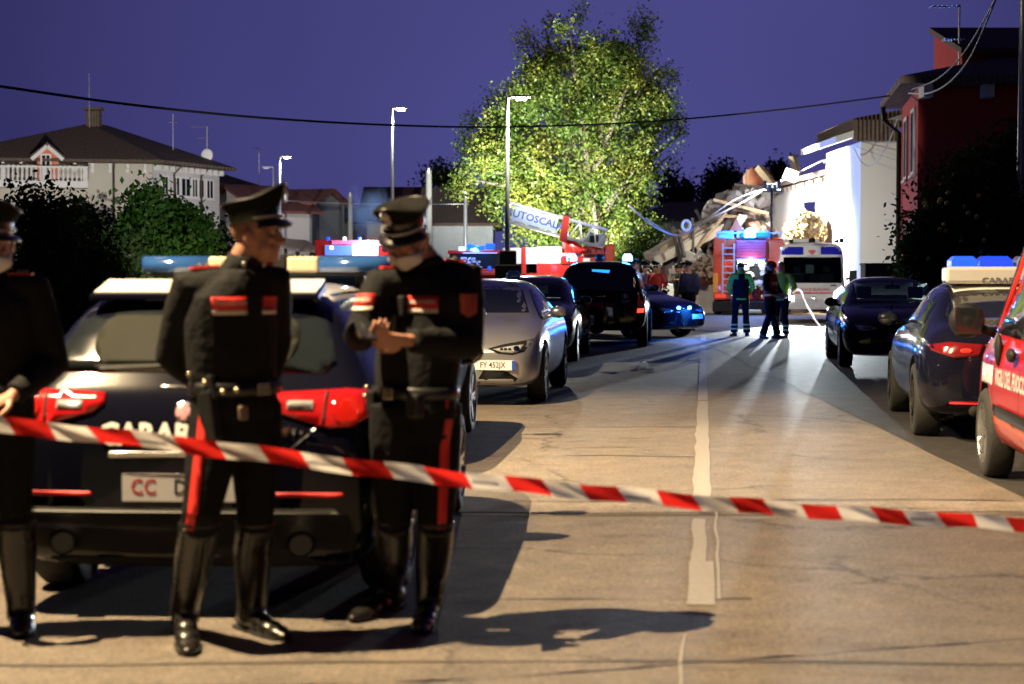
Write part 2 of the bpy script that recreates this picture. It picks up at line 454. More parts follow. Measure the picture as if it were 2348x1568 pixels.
# ================================================================= BUILDINGS
M_glassdk = mat('dark_window_glass', (.010, .012, .016), .08, spec=.8)
M_frame = mat('white_window_frame', (.60, .58, .55), .5)
M_plaster = mat('cream_plaster', (.46, .42, .35), .85, vary=.10, scale=.8, bump=.25, bscale=5)
M_lilac = mat('pale_plaster', (.50, .47, .46), .85, vary=.08, scale=.9, bump=.2, bscale=5)
M_white = mat('white_plaster', (.74, .72, .68), .85, vary=.06, scale=.7, bump=.25, bscale=4)
def tiles(name, col, sc=2.2):
    m = mat(name, col, .85, vary=.35, scale=5)
    t, b = nodes(m)
    c = t.nodes.new('ShaderNodeTexCoord')
    w = t.nodes.new('ShaderNodeTexWave'); w.inputs['Scale'].default_value = sc; w.inputs['Distortion'].default_value = .4; w.bands_direction = 'X'
    bp = t.nodes.new('ShaderNodeBump'); bp.inputs['Strength'].default_value = .8; bp.inputs['Distance'].default_value = .06
    t.links.new(c.outputs['Object'], w.inputs['Vector']); t.links.new(w.outputs[1], bp.inputs['Height']); t.links.new(bp.outputs[0], b.inputs['Normal'])
    return m
M_tile = tiles('brown_roof_tile', (.11, .075, .055))
M_tilered = tiles('red_roof_tile', (.17, .06, .05))
M_tilepale = tiles('weathered_roof_tile', (.22, .17, .14))
M_green = mat('green_shutter', (.02, .11, .08), .6)
M_pipe = mat('copper_downpipe', (.07, .045, .035), .5, .3)
M_stone = mat('white_stone', (.66, .64, .60), .8, vary=.1, scale=3)
def window(parent, o, u, n, u0, z0, u1, z1, fm=None, pm=None, shutter=None, name='window'):
    """frame proud of the wall, pane recessed in it; optional shutters"""
    u = Vector(u); n = Vector(n); Z = Vector((0, 0, 1)); o = Vector(o)
    P = lambda a, z, d: o + u * a + Z * z + n * d
    f = MB(); w = .09
    for a0, b0, a1, b1 in ((u0 - w, z0 - w, u1 + w, z0), (u0 - w, z1, u1 + w, z1 + w), (u0 - w, z0, u0, z1), (u1, z0, u1 + w, z1)):
        f.rings([[P(a0, b0, d), P(a1, b0, d), P(a1, b1, d), P(a0, b1, d)] for d in (-.02, .05)])
    um = (u0 + u1) / 2
    f.rings([[P(um - .025, z0, d), P(um + .025, z0, d), P(um + .025, z1, d), P(um - .025, z1, d)] for d in (0, .035)])
    fo = f.build(name, fm or M_frame, parent)
    MB().rings([[P(u0, z0, d), P(u1, z0, d), P(u1, z1, d), P(u0, z1, d)] for d in (-.01, .012)]).build('pane', pm or M_glassdk, fo)
    MB().rings([[P(u0 - .12, z0 - w - .06, d), P(u1 + .12, z0 - w - .06, d), P(u1 + .12, z0 - w, d), P(u0 - .12, z0 - w, d)] for d in (-.02, .1)]).build('sill', fm or M_frame, fo)
    if shutter:
        sw = (u1 - u0) / 2
        for s0 in (u0 - w - sw, u1 + w):
            MB().rings([[P(s0, z0, d), P(s0 + sw, z0, d), P(s0 + sw, z1, d), P(s0, z1, d)] for d in (.0, .05)]).build('shutter', shutter, fo)
    return fo
def house(name, label, p0, p1, depth, eave, ridge, wm, rm, wins=(), along=True, over=.45, shutter=None, chim=()):
    """p0->p1 is the wall facing the camera; local frame origin p0, x along the wall, y away from the camera"""
    p0 = Vector(p0); p1 = Vector(p1); d = p1 - p0; rz = math.atan2(d.y, d.x); w = d.length
    t = empty(name, p0, rz, label, 'house', 'houses down the street')
    m = MB().box((w / 2, depth / 2, eave / 2 - .05), (w, depth, eave + .1))
    e = .0
    if along:
        m.rings([[(x, 0, eave), (x, depth, eave), (x, depth / 2, ridge - .1)] for x in (0.001, w - .001)])
    else:
        m.rings([[(0, y, eave), (w, y, eave), (w / 2, y, ridge - .1)] for y in (0.001, depth - .001)])
    m.build('wall', wm, t)
    r = MB(); th = .16; k = (ridge - eave) / ((depth if along else w) / 2)
    if along:
        for s in (0, 1):
            y0 = -over if s == 0 else depth + over; ze = eave - k * over
            a = [(-over, y0, ze), (w + over, y0, ze), (w + over, depth / 2, ridge), (-over, depth / 2, ridge)]
            r.rings([[Vector(q) + Vector((0, 0, dz)) for q in a] for dz in (0, th)])
    else:
        for s in (0, 1):
            x0 = -over if s == 0 else w + over; ze = eave - k * over
            a = [(x0, -over, ze), (x0, depth + over, ze), (w / 2, depth + over, ridge), (w / 2, -over, ridge)]
            r.rings([[Vector(q) + Vector((0, 0, dz)) for q in a] for dz in (0, th)])
    ro = r.build('roof', rm, t)
    for cx, cy, cz in chim:
        MB().box((cx, cy, cz), (.6, .6, 1.4)).build('chimney', wm, ro)
    for q in wins:
        window(t, (0, 0, 0), (1, 0, 0), (0, -1, 0), *q, shutter=shutter)
    return t
# --- the villa on the left
A0, A1, B1 = Vector((-31, 95.2, 0)), Vector((-20.2, 98, 0)), Vector((-17.45, 104.2, 0))
A3 = A0 + (B1 - A1)
villa = empty('villa', A1, 0, 'large cream villa with a brown hipped roof, balcony and orange dormer', 'villa')
o = A1
loc = lambda p: Vector(p) - o
EA, EZ = 7.6, 10.1
MB().rings([[loc(p) + Vector((0, 0, z)) for p in (A0, A1, B1, A3)] for z in (-.1, EA)]).build('wall', [M_plaster], villa)
uA = (A1 - A0).normalized(); nA = Vector((uA.y, -uA.x, 0)); uB = (B1 - A1).normalized(); nB = Vector((uB.y, -uB.x, 0))
LB = (B1 - A1).length
MB().rings([[loc(A1) + uB * a + nB * d + Vector((0, 0, z)) for a, z in ((0.0, 0), (LB, 0), (LB, EA - .05), (0.0, EA - .05))] for d in (-.02, .03)]).build('purple_lit_wall', M_lilac, villa)  # purple light on this face put into a cooler plaster colour
ov = .75
E = [A0 - uA * ov + nA * ov, A1 + nA * ov + nB * ov, B1 + nB * ov + uB * ov, A3 - nA * ov + uB * .2 - uA * ov]
pk = at(205, 283, 100.5); pk2 = at(245, 287, 101.5)
rf = MB()
E2 = [loc(p) + Vector((0, 0, EA)) for p in E]; E3 = [p + Vector((0, 0, .16)) for p in E2]
P1, P2 = loc(pk), loc(pk2)
rf.add(E2 + E3 + [P1, P2], [(3, 2, 1, 0), (0, 1, 5, 4), (1, 2, 6, 5), (2, 3, 7, 6), (3, 0, 4, 7), (4, 5, 9, 8), (5, 6, 9), (6, 7, 8, 9), (7, 4, 8)])
vr = rf.build('roof', M_tile, villa)
ch = P1 + Vector((.25, 0, .1))
MB().box(ch + Vector((0, 0, .15)), (.75, .75, .9)).box(ch + Vector((0, 0, .72)), (1.0, 1.0, .14)).build('chimney', M_tile, vr)
for k in range(16):
    a = uA * (-k * .95 - .35)
    MB().box(loc(A1) + a + nA * .32 + Vector((0, 0, EA - .17)), (.16, .62, .26), Euler((0, 0, math.atan2(uA.y, uA.x))).to_matrix()).box(loc(A1) + a + nA * .12 + Vector((0, 0, EA - .38)), (.16, .25, .3), Euler((0, 0, math.atan2(uA.y, uA.x))).to_matrix()).build('bracket', M_stone, villa)
for k in range(11):
    MB().box(loc(A1) + uB * (.3 + k * .62) + nB * .25 + Vector((0, 0, EA - .2)), (.14, .5, .3), Euler((0, 0, math.atan2(uB.y, uB.x))).to_matrix()).build('bracket', M_stone, villa)
def on_wall(p0, u, px):
    """distance along a wall line where pixel column px meets it"""
    r = ray(px, 626); k = (p0.x * r.y - p0.y * r.x) / (u.y * r.x - u.x * r.y)
    return k
def zpix(y, D): return CAMZ + (626 - y) / FPX * D
for x0, x1 in ((372, 385), (398, 411), (416, 436), (441, 452), (456, 467), (474, 488)):
    a0, a1 = on_wall(A1, uB, x0), on_wall(A1, uB, x1)
    D = (A1 + uB * a0).y; sh = (x0 - 372) * .09
    window(villa, loc(A1) + nB * .03, uB, nB, a0, zpix(445 + sh, D), a1, zpix(406 + sh, D), M_stone)
for x0, x1 in ((375, 390), (402, 414), (420, 432), (441, 453), (474, 489)):
    a0, a1 = on_wall(A1, uB, x0), on_wall(A1, uB, x1); D = (A1 + uB * a0).y
    window(villa, loc(A1) + nB * .03, uB, nB, a0, zpix(560, D), a1, zpix(478 + (x0 - 375) * .1, D), M_stone, name='tall_window')
a0, a1 = on_wall(A0, uA, 180), on_wall(A0, uA, 196)
window(villa, loc(A0), uA, nA, a0, zpix(590, 97), a1, zpix(487, 97), M_stone, name='tall_window')
def pipe(p0, u, n, px, z0, z1, off=.12):
    a = on_wall(p0, u, px); q = loc(p0) + u * a + n * off
    MB().tube([q + n * .55 + Vector((0, 0, z1 + .12)), q + Vector((0, 0, z1 - .35)), q + Vector((0, 0, z0))], .065, 8).build('downpipe', M_pipe, villa, True)
pipe(A0, uA, nA, 262, 0, EA - .1); pipe(A1, uB, nB, 397, 0, EA - .1); pipe(A1, uB, nB, 459, 0, EA - .1)
# balcony with balusters
bal = on_wall(A0, uA, 203); bz0 = zpix(430, 95); bz1 = zpix(415, 95); bz2 = zpix(381, 95)
q = lambda a, d, z: loc(A0) + uA * a + nA * d + Vector((0, 0, z))
MB().rings([[q(-.5, 0, z), q(-.5, 1.6, z), q(bal, 1.6, z), q(bal, 0, z)] for z in (bz0, bz1)]).build('balcony_slab', M_stone, villa)
MB().rings([[q(-.5, 1.40, z), q(-.5, 1.56, z), q(bal, 1.56, z), q(bal, 1.40, z)] for z in (bz2 - .1, bz2)]).build('handrail', M_stone, villa)
MB().rings([[q(bal - .16, 0, z), q(bal - .16, 1.4, z), q(bal, 1.4, z), q(bal, 0, z)] for z in (bz2 - .1, bz2)]).build('handrail', M_stone, villa)
bme = None
nb = int((bal + .5) / .24)
for k in range(nb + 6):
    p = q(bal - .12 - k * .24, 1.48, 0) if k < nb else q(bal - .08, .2 + (k - nb) * .22, 0)
    if k < nb and k % 9 == 0:
        MB().box(p + Vector((0, 0, (bz1 + bz2) / 2 - .05)), (.24, .24, bz2 - bz1 - .1)).build('balcony_post', M_stone, villa); continue
    if bme is None:
        h = bz2 - bz1 - .1
        bme = MB().tube([(0, 0, 0), (0, 0, h * .15), (0, 0, h * .35), (0, 0, h * .75), (0, 0, h)], [.07, .05, .08, .045, .07], 8).mesh('baluster'); bme.materials.append(M_stone)
    b = put('baluster', bme, villa); b.location = p + Vector((0, 0, bz1))
# dormer with orange walls
M_orange = mat('orange_plaster', (.62, .17, .08), .8)
dl, dr = on_wall(A0, uA, 80), on_wall(A0, uA, 143); dm = (dl + dr) / 2; dz0, dz1, dz2 = bz1, zpix(362, 96.5), zpix(336, 96.5)
MB().rings([[q(dl + .2, d, dz0), q(dr - .2, d, dz0), q(dr - .2, d, dz1), q(dm, d, dz2 - .12), q(dl + .2, d, dz1)] for d in (.92, -2.5)]).build('dormer', M_orange, villa)
dmr = MB()
for s in (0, 1):
    x0 = dl - .15 if s == 0 else dr + .15
    dmr.rings([[q(x0, 1.1, dz1 - .1 + e), q(dm, 1.1, dz2 + e), q(dm, -3.0, dz2 + e), q(x0, -3.0, dz1 - .1 + e)] for e in (0, .14)])
dmr.build('dormer_roof', M_tile, villa)
for s in (0, 1):
    x0 = dl - .1 if s == 0 else dr + .1
    MB().bar(q(x0, 1.12, dz1 - .18), q(dm, 1.12, dz2 - .08), .06, .2).build('gable_board', M_stone, villa)
window(villa, loc(A0) + nA * .94, uA, nA, dm - .28, dz0 + .1, dm + .12, dz1 + .05, M_stone, name='dormer_window')
# antennas on the villa roof
M_ant = mat('aluminium_antenna', (.45, .46, .5), .4, .7)
def antenna(label, x, ytop, ybot, D, bars, dish=None):
    t = empty('tv_antenna', at(x, ybot, D), 0, label, 'antenna')
    h = (ybot - ytop) / FPX * D
    MB().tube([(0, 0, -.3), (0, 0, h)], .025, 6).build('mast', M_ant, t)
    for dz, w, off in bars:
        b = MB().tube([(off - w / 2, 0, h + dz), (off + w / 2, 0, h + dz)], .02, 5)
        for k in range(7): b.tube([(off - w / 2 + w * k / 6, -.22, h + dz), (off - w / 2 + w * k / 6, .22, h + dz)], .012, 4)
        b.build('boom', M_ant, t)
    if dish:
        MB().ell((0, -.1, dish), (.36, .08, .38), n=14).build('dish', M_white, t, True)
antenna('thin tv mast rising beside the villa chimney', 205, 170, 285, 100, ((-1.2, .3, 0),))
antenna('tall slim tv mast above the villa roof slope', 397, 262, 345, 102, ((-.5, .5, 0),))
antenna('tv antenna with a white dish at the right end of the villa roof', 475, 292, 385, 104, ((0, 1.0, -.45), (-.65, .6, -.2)), dish=.75)
antenna('small tv antenna on the roof behind the villa', 594, 340, 432, 118, ((0, .7, 0),))
# --- houses down the street
house('house', 'low dark roofed house just right of the villa', gx(488, 108), gx(590, 113), 8, zpix(425, 110), zpix(383, 110), M_lilac, M_tile)
h1 = house('house', 'grey house with a red tiled roof and a small porch canopy', gx(600, 104), gx(716, 106), 8.5, zpix(484, 105), zpix(425, 105), M_lilac, M_tilered, [(1.1, .5, 1.7, 2.6), (2.3, .3, 2.9, 2.6)], over=.5, shutter=M_green)
porch = MB(); 
porch.rings([[(.6, -2.2, 2.85 + e), (3.0, -2.2, 2.65 + e), (3.0, 0, 3.35 + e), (.6, 0, 3.5 + e)] for e in (0, .15)])
porch.build('porch_roof', M_tilepale, h1)
for xx in (2.8, .8): MB().box((xx, -2.0, 1.35), (.16, .16, 2.7)).build('porch_post', M_lilac, h1)
house('house', 'pale side wing joined to the red roofed house', gx(716, 107), gx(790, 112), 6, zpix(470, 110), zpix(440, 110), mat('grey_blue_plaster', (.32, .34, .36), .85), M_tilered, [(.8, .6, 1.4, 2.2)], along=False)
house('house', 'small cream house with green shutters and a pale roof', gx(775, 120), gx(886, 120), 7, zpix(510, 120), zpix(478, 120), M_plaster, M_tilepale, [(1.0, .9, 1.5, 2.5), (2.5, .9, 3.1, 2.5)], shutter=M_green)
house('house', 'distant house with a dark gable behind the cream one', gx(838, 128), gx(960, 128), 8, zpix(480, 128), zpix(428, 128), M_lilac, M_tilered)
house('house', 'long farmhouse with a wall tinted for blue light and a broad brown roof', gx(975, 92), gx(1130, 92), 11, zpix(512, 92), zpix(425, 92), mat('blue_lit_plaster', (.42, .43, .46), .85, vary=.15), M_tile, [(1.9, .6, 2.6, 2.3)])  # blue light on the wall put into the plaster colour
house('house', 'dark roofed house behind the ruin and right of the tree', gx(1470, 92), gx(1640, 90), 9, zpix(505, 91), zpix(462, 91), M_plaster, M_tile, [(1.6, 1.0, 2.4, 2.4)])
# --- white house on the right
wh = empty('white_house', gx(1970, 60), 0, 'white two storey house brightly lit on the side facing the ruin', 'house')
o = gx(1970, 60); loc = lambda p: Vector(p) - o
c0 = gx(1970, 60); cl = gx(1891, 66.0); cr_ = c0 + Vector((8.5, 1.2, 0)); bk = cr_ + (cl - c0)
ZE = zpix(326, 60)
MB().rings([[loc(p) + Vector((0, 0, z)) for p in (c0, cr_, bk, cl)] for z in (-.1, ZE)]).build('wall', M_white, wh)
roofz = lambda p, z: loc(p) + Vector((0, 0, z))
ea = .7
l0 = cl + Vector((-.9, .3, 0)); f0 = c0 + Vector((-.9, -.25, 0)); fr = cr_ + Vector((0, -.3, 0)); br = bk + Vector((0, .3, 0))
MB().rings([[roofz(l0, ZE - .05 + e), roofz(f0, ZE - .05 + e), roofz(f0 + Vector((3.2, .1, 0)), ZE + 1.0 + e), roofz(l0 + Vector((3.2, .1, 0)), ZE + 1.0 + e)] for e in (0, .22)]).build('soffit', M_white, wh)
MB().rings([[roofz(l0 + Vector((.6, 0, 0)), ZE + .42 + e), roofz(f0 + Vector((.6, -.1, 0)), ZE + .42 + e), roofz(fr + Vector((0, -.1, 0)), ZE + 2.1 + e), roofz(br, ZE + 2.1 + e)] for e in (0, .35)]).build('roof', M_tile, wh)
MB().rings([[roofz(c0, ZE - .02), roofz(cr_, ZE - .02), roofz(cr_, ZE + 2.0)], [roofz(cl, ZE - .02), roofz(bk, ZE - .02), roofz(bk, ZE + 2.0)]]).build('gable_wall', M_white, wh)
MB().box(roofz(c0, 0) + Vector((.45, -.28, ZE + .35)), (1.5, .4, .7)).build('roof_edge', M_tile, wh)
# lower wing, its end broken open
wg = empty('broken_wing', gx(1890, 65.9), 0, 'low white wing with a dark window hole beside the ruin', 'house')
o = gx(1890, 65.9); loc = lambda p: Vector(p) - o
w0, w1 = gx(1752, 70), gx(1892, 65.9); ww = (w1 - w0); wl = ww.length; wu = ww.normalized(); wn_ = Vector((wu.y, -wu.x, 0))
zl, zr = zpix(443, 70), zpix(405, 66)
P = lambda a, d, z: loc(w0) + wu * a + wn_ * d + Vector((0, 0, z))
a0, a1 = on_wall(w0, wu, 1824), on_wall(w0, wu, 1868); wz0, wz1 = zpix(535, 67), zpix(463, 67)
zt = lambda a: zl + (zr - zl) * a / wl
wb = MB()
for p in (((0, 0), (a0, 0), (a0, zt(a0)), (0, zt(0))), ((a1, 0), (wl, 0), (wl, zt(wl)), (a1, zt(a1))), ((a0, 0), (a1, 0), (a1, wz0), (a0, wz0)), ((a0, wz1), (a1, wz1), (a1, zt(a1)), (a0, zt(a0)))):
    wb.rings([[P(a, d, z) for a, z in p] for d in (0, -.35)])
wb.build('wall', M_white, wg)
M_dark = mat('unlit_interior', (.05, .045, .04), .9)
MB().rings([[P(a0 - .5, -1.8, z), P(a1 + .5, -1.8, z), P(a1 + .5, -1.9, z), P(a0 - .5, -1.9, z)] for z in (0, wz1 + .4)]).build('inner_wall', M_dark, wg)
MB().rings([[P(-.3, .3, zt(0) + e), P(wl, .3, zt(wl) + e), P(wl, -3.5, zt(wl) + .8 + e), P(-.3, -3.5, zt(0) + .8 + e)] for e in (0, .2)]).build('roof', mat('pinkish_tile', (.45, .28, .22), .85, vary=.2, scale=4), wg)
for k in range(7): MB().box(P(wl * (.1 + k * .14), .15, zt(wl * (.1 + k * .14)) - .12), (.12, .4, .16)).build('rafter', mat('pale_timber', (.42, .33, .22), .8, vary=.25), wg)
# --- red house
rh = empty('red_house', gx(2100, 42), 0, 'tall dark red house with a dark tiled roof at the right edge', 'house')
o = gx(2100, 42); loc = lambda p: Vector(p) - o
M_red = mat('red_plaster', (.38, .032, .022), .85, vary=.15, scale=.6, bump=.25, bscale=4)
r0 = gx(2100, 42); r1 = gx(2063, 47.4); r2 = r0 + Vector((10, -1.0, 0)); r3 = r2 + (r1 - r0)
RZ = zpix(200, 42)
MB().rings([[loc(p) + Vector((0, 0, z)) for p in (r0, r2, r3, r1)] for z in (-.1, RZ)]).build('wall', M_red, rh)
ru_ = (r1 - r0).normalized(); rn = Vector((-ru_.y, ru_.x, 0)); rl = (r1 - r0).length
if rn.x > 0: rn = -rn
R4 = [r0 + Vector((-.55, -.6, 0)), r2 + Vector((0, -.6, 0)), r3 + Vector((0, .5, 0)), r1 + Vector((-.5, .4, 0))]
top = [loc(r0) + Vector((2.6, 2.6, RZ + 1.0)), loc(r2) + Vector((0, 3, RZ + 1.0))]
E2 = [loc(p) + Vector((0, 0, RZ)) for p in R4]; E3 = [p + Vector((0, 0, .18)) for p in E2]
MB().add(E2 + E3 + top, [(3, 2, 1, 0), (0, 1, 5, 4), (1, 2, 6, 5), (2, 3, 7, 6), (3, 0, 4, 7), (4, 5, 9, 8), (5, 6, 9), (6, 7, 8, 9), (7, 4, 8)]).build('roof', M_tile, rh)
up = at(2205, 130, 45); u2 = Vector((9, 0, 0))
MB().rings([[loc(up) + Vector((0, 0, -1.6)) + a for a in (Vector((0, 0, 0)), u2, u2 + Vector((0, 3, 0)), Vector((0, 3, 0)))], [loc(at(2205, 130, 45)) + a for a in (Vector((0, 0, .1)), u2 + Vector((0, 0, .1)), u2 + Vector((0, 3, 1.0)), Vector((0, 3, 1.0)))]]).build('upper_wall', M_red, rh)
MB().rings([[loc(up) + Vector((-.1 + a, b, c + e)) for a, b, c in ((0, -.3, .05), (9, -.3, .05), (9, 3.2, 1.05), (0, 3.2, 1.05))] for e in (0, .14)]).build('upper_roof', M_tile, rh)
for k in range(6): MB().box(loc(r0) + Vector((.1 + k * 1.45, -.35, RZ - .16)), (.22, .55, .3)).build('bracket', M_stone, rh)
for i, (aa, z0, z1) in enumerate(((1.2, 4.0, 5.45), (3.6, 4.0, 5.45), (1.2, .95, 2.75), (3.6, .95, 2.75))):
    window(rh, loc(r0), ru_, rn, aa - .42, z0, aa + .42, z1, M_stone)
MB().tube([loc(r1) + rn * .5 + Vector((0, 0, RZ + .05)), loc(r1) + rn * .5 + Vector((0, -.1, RZ - .35)), loc(r1) + rn * .1 + Vector((0, -.15, RZ - .7)), loc(r1) + rn * .1 + Vector((0, -.15, 0))], .07, 8).build('downpipe', M_black, rh, True)
antenna('dark tv antenna on the upper roof of the red house', 2198, 12, 128, 45.3, ((-.05, .75, -.35), (-.9, .5, -.15)))
# ================================================================= THE RUIN
M_conc = mat('broken_concrete', (.34, .32, .29), .9, vary=.25, scale=3, bump=.6, bscale=14)
M_rub = mat('rubble_stone', (.44, .38, .29), .9, vary=.35, scale=4, bump=.6, bscale=14)
M_brick = mat('broken_brick', (.36, .16, .10), .9, vary=.3, scale=5, bump=.5)
M_oldwood = mat('weathered_beam', (.30, .22, .13), .85, vary=.35, scale=7, bump=.4)
M_dkwood = mat('dark_beam', (.055, .045, .042), .8, vary=.3, scale=6)
M_beige = mat('fallen_slab', (.40, .35, .27), .9, vary=.25, scale=3, bump=.4)
ruin = empty('collapsed_house', gx(1640, 68), 0, 'collapsed house of broken concrete, fallen slabs and rubble', 'ruin')
o = gx(1640, 68); loc = lambda p: Vector(p) - o
def chunk(c, r, m, name='chunk', seed=0, parent=None, n=10):
    rnd = random.Random(seed)
    mb = MB(); mb.ell((0, 0, 0), (1, 1, 1), n=n)
    ax = [Vector((rnd.gauss(0, 1), rnd.gauss(0, 1), rnd.gauss(0, 1))).normalized() for _ in range(9)]
    lim = [rnd.uniform(.5, .9) for _ in ax]
    vs = []
    for v in mb.v:
        for a, l in zip(ax, lim):
            d = v.dot(a)
            if d > l: v = v - a * (d - l)
        vs.append(Vector((v.x * r[0], v.y * r[1], v.z * r[2])) + Vector(c))
    mb.v = vs
    return mb.build(name, m, parent)
random.seed(21)
for i, (x, y, rx, ry, D, m) in enumerate((
    (1640, 505, 34, 52, 69.4, M_conc), (1690, 460, 40, 30, 71, M_conc), (1725, 480, 36, 44, 70.6, M_conc), (1660, 480, 26, 34, 70, M_conc),
    (1700, 525, 46, 38, 69.6, M_conc), (1738, 530, 22, 50, 70, M_conc), (1600, 570, 36, 32, 68.6, M_rub), (1640, 575, 42, 32, 67.4, M_rub), (1690, 590, 50, 42, 68.6, M_rub), (1540, 616, 30, 36, 68.4, M_dark))):  # the dark lump paints the shade of a cavity in the pile
    c = loc(at(x, y, D)); k = D / FPX
    chunk(c, (rx * k, rx * k * .9, ry * k), m, 'concrete_chunk' if m is M_conc else 'rubble_or_shade_chunk', i, ruin, 12)
def pile_top(x): return 640 - max(0, min(1, (x - 1520) / 130)) * 165 - max(0, min(1, (x - 1640) / 60)) * 40
M_grey2 = mat('grey_render_slab', (.20, .19, .18), .9, vary=.3, scale=4, bump=.5); M_pale2 = mat('pale_render_slab', (.50, .48, .44), .9, vary=.25, scale=4, bump=.4)
for i in range(130):
    x = random.uniform(1535, 1758); top_ = pile_top(x); y = top_ + (640 - top_) * random.random() ** 1.3; D = random.uniform(66.2, 69.2)
    a = random.uniform(.25, 1.15); b_ = a * random.uniform(.3, .9); m = random.choice((M_conc, M_conc, M_grey2, M_grey2, M_rub, M_rub, M_brick, M_pale2))
    rot = (random.uniform(-1.2, 1.2), random.uniform(-1.2, 1.2), random.uniform(0, 3)); h_ = random.uniform(.08, .3)
    pr = [(-a / 2, -b_ / 2), (a * random.uniform(.1, .5), -b_ * random.uniform(.3, .6)), (a / 2, b_ * random.uniform(-.1, .3)), (a * random.uniform(0, .3), b_ / 2), (-a * random.uniform(.2, .5), b_ * random.uniform(.2, .5))]
    o2 = MB().prism(pr, -h_ / 2, h_ / 2, Euler(rot).to_matrix().to_4x4()).build('broken_slab', m, ruin); o2.location = loc(at(x, y, D))
for i in range(26):
    x = random.uniform(1560, 1755); y = pile_top(x) + random.uniform(-14, 60); D = random.uniform(66, 69); c = loc(at(x, y, D)); d_ = Vector((random.uniform(-1, 1), random.uniform(-.6, .2), random.uniform(-.3, .8))).normalized() * random.uniform(.5, 1.3)
    MB().bar(c - d_, c + d_, .09, .11).build('broken_timber', random.choice((M_oldwood, M_dkwood)), ruin)
rb_ = MB()
for i in range(30):
    x = random.uniform(1600, 1750); c = loc(at(x, pile_top(x) + random.uniform(-6, 50), random.uniform(66.5, 68.5))); p_ = [c]
    for k in range(4): p_.append(p_[-1] + Vector((random.uniform(-.25, .25), random.uniform(-.15, .1), random.uniform(-.1, .3))))
    rb_.tube(p_, .014, 5)
tag(rb_.build('bent_rebar', mat('rusty_rebar', (.10, .05, .03), .8, .4), ruin), kind='stuff')
# standing stub of wall
w0, w1 = loc(gx(1560, 66)), loc(gx(1636, 65.6)); u = (w1 - w0).normalized(); n_ = Vector((u.y, -u.x, 0)); wl = (w1 - w0).length
prof = [(0, 0), (wl, 0), (wl, 2.1), (wl * .8, 2.25), (wl * .45, 2.2), (wl * .2, 2.35), (0, 2.3)]
MB().rings([[w0 + u * a - n_ * d + Vector((0, 0, z)) for a, z in prof] for d in (0, .4)]).build('wall_stub', mat('stained_plaster', (.52, .49, .42), .9, vary=.35, scale=2.2, bump=.4), ruin)
# fallen roof slabs and beams
def beam(x0, y0, D0, x1, y1, D1, w, h, m, name='beam'):
    return MB().bar(loc(at(x0, y0, D0)), loc(at(x1, y1, D1)), w, h).build(name, m, ruin, bevel=.02)
beam(1500, 588, 66, 1650, 500, 68, 1.2, .28, M_beige, 'fallen_slab')
beam(1496, 600, 65.6, 1660, 522, 67, .35, .35, M_beige)
beam(1512, 575, 66, 1600, 520, 66.5, .2, .22, M_oldwood)
beam(1695, 432, 67.6, 1636, 575, 66.6, .42, .32, M_dkwood)
beam(1540, 520, 66, 1560, 600, 65.8, .14, .16, M_dkwood)
beam(1555, 530, 66, 1568, 590, 65.6, .12, .14, M_dkwood)
beam(1738, 383, 69.5, 1772, 425, 69, .28, .26, M_oldwood)
beam(1816, 356, 69, 1828, 402, 69.2, .26, .24, M_oldwood)
beam(1700, 560, 66.8, 1760, 500, 69, .2, .2, M_oldwood)
beam(1600, 545, 66.4, 1680, 500, 68, .16, .16, M_oldwood)
beam(1760, 428, 69, 1690, 460, 68.6, 1.0, .12, M_beige, 'fallen_slab')
MB().ell(loc(at(1738, 412, 70.2)), (.62, .5, .55), n=14).build('rust_stain_tank', mat('rusty_steel', (.30, .10, .05), .8, .3, vary=.5, scale=4), ruin, True)
sm = MB()
for i in range(900):
    x = random.uniform(1535, 1765); f = random.random()
    y = 655 - f * (40 + max(0, (x - 1560)) * .55) ; D = random.uniform(64.8, 68.5)
    r = random.uniform(.05, .2)
    sm.box(loc(at(x, min(y, 640), D)), (r * 1.6, r, r * random.uniform(.5, 1)), (random.random() * 3, random.random() * 3, random.random() * 3))
tag(sm.build('rubble', M_rub, ruin), kind='stuff')
# yellow loose fill hanging out of the wing
M_fill = mat('dry_yellow_debris', (.42, .30, .12), .95, vary=.4, scale=8, bump=.7)
for i, (x, y, rx, ry, lab) in enumerate(((1822, 525, 20, 42, 'pile of dry yellow debris under the wing window'), (1862, 527, 26, 36, 'second pile of dry yellow debris above the ambulance'))):
    D = 64.8 + i * .2; k = D / FPX
    t = empty('debris_pile', at(x, 626, D), 0, lab, 'debris')
    m = MB()
    for j in range(420):
        a = random.uniform(0, 2 * PI); rr = math.sqrt(random.random())
        c = Vector((math.cos(a) * rr * rx * k + (.25 if i == 0 else -.1) * math.sin(a) * rr, random.uniform(-.4, .4), (626 - y) * k + math.sin(a) * rr * ry * k))
        s_ = random.uniform(.04, .13); m.box(c, (s_ * 1.8, s_, s_), (random.random() * 3, random.random() * 3, random.random() * 3))
    m.box((0, 0, (626 - y) * k / 2 - .75), (rx * k * 1.2, .5, (626 - y) * k + 1.5))
    m.build('loose_fill', M_fill, t)

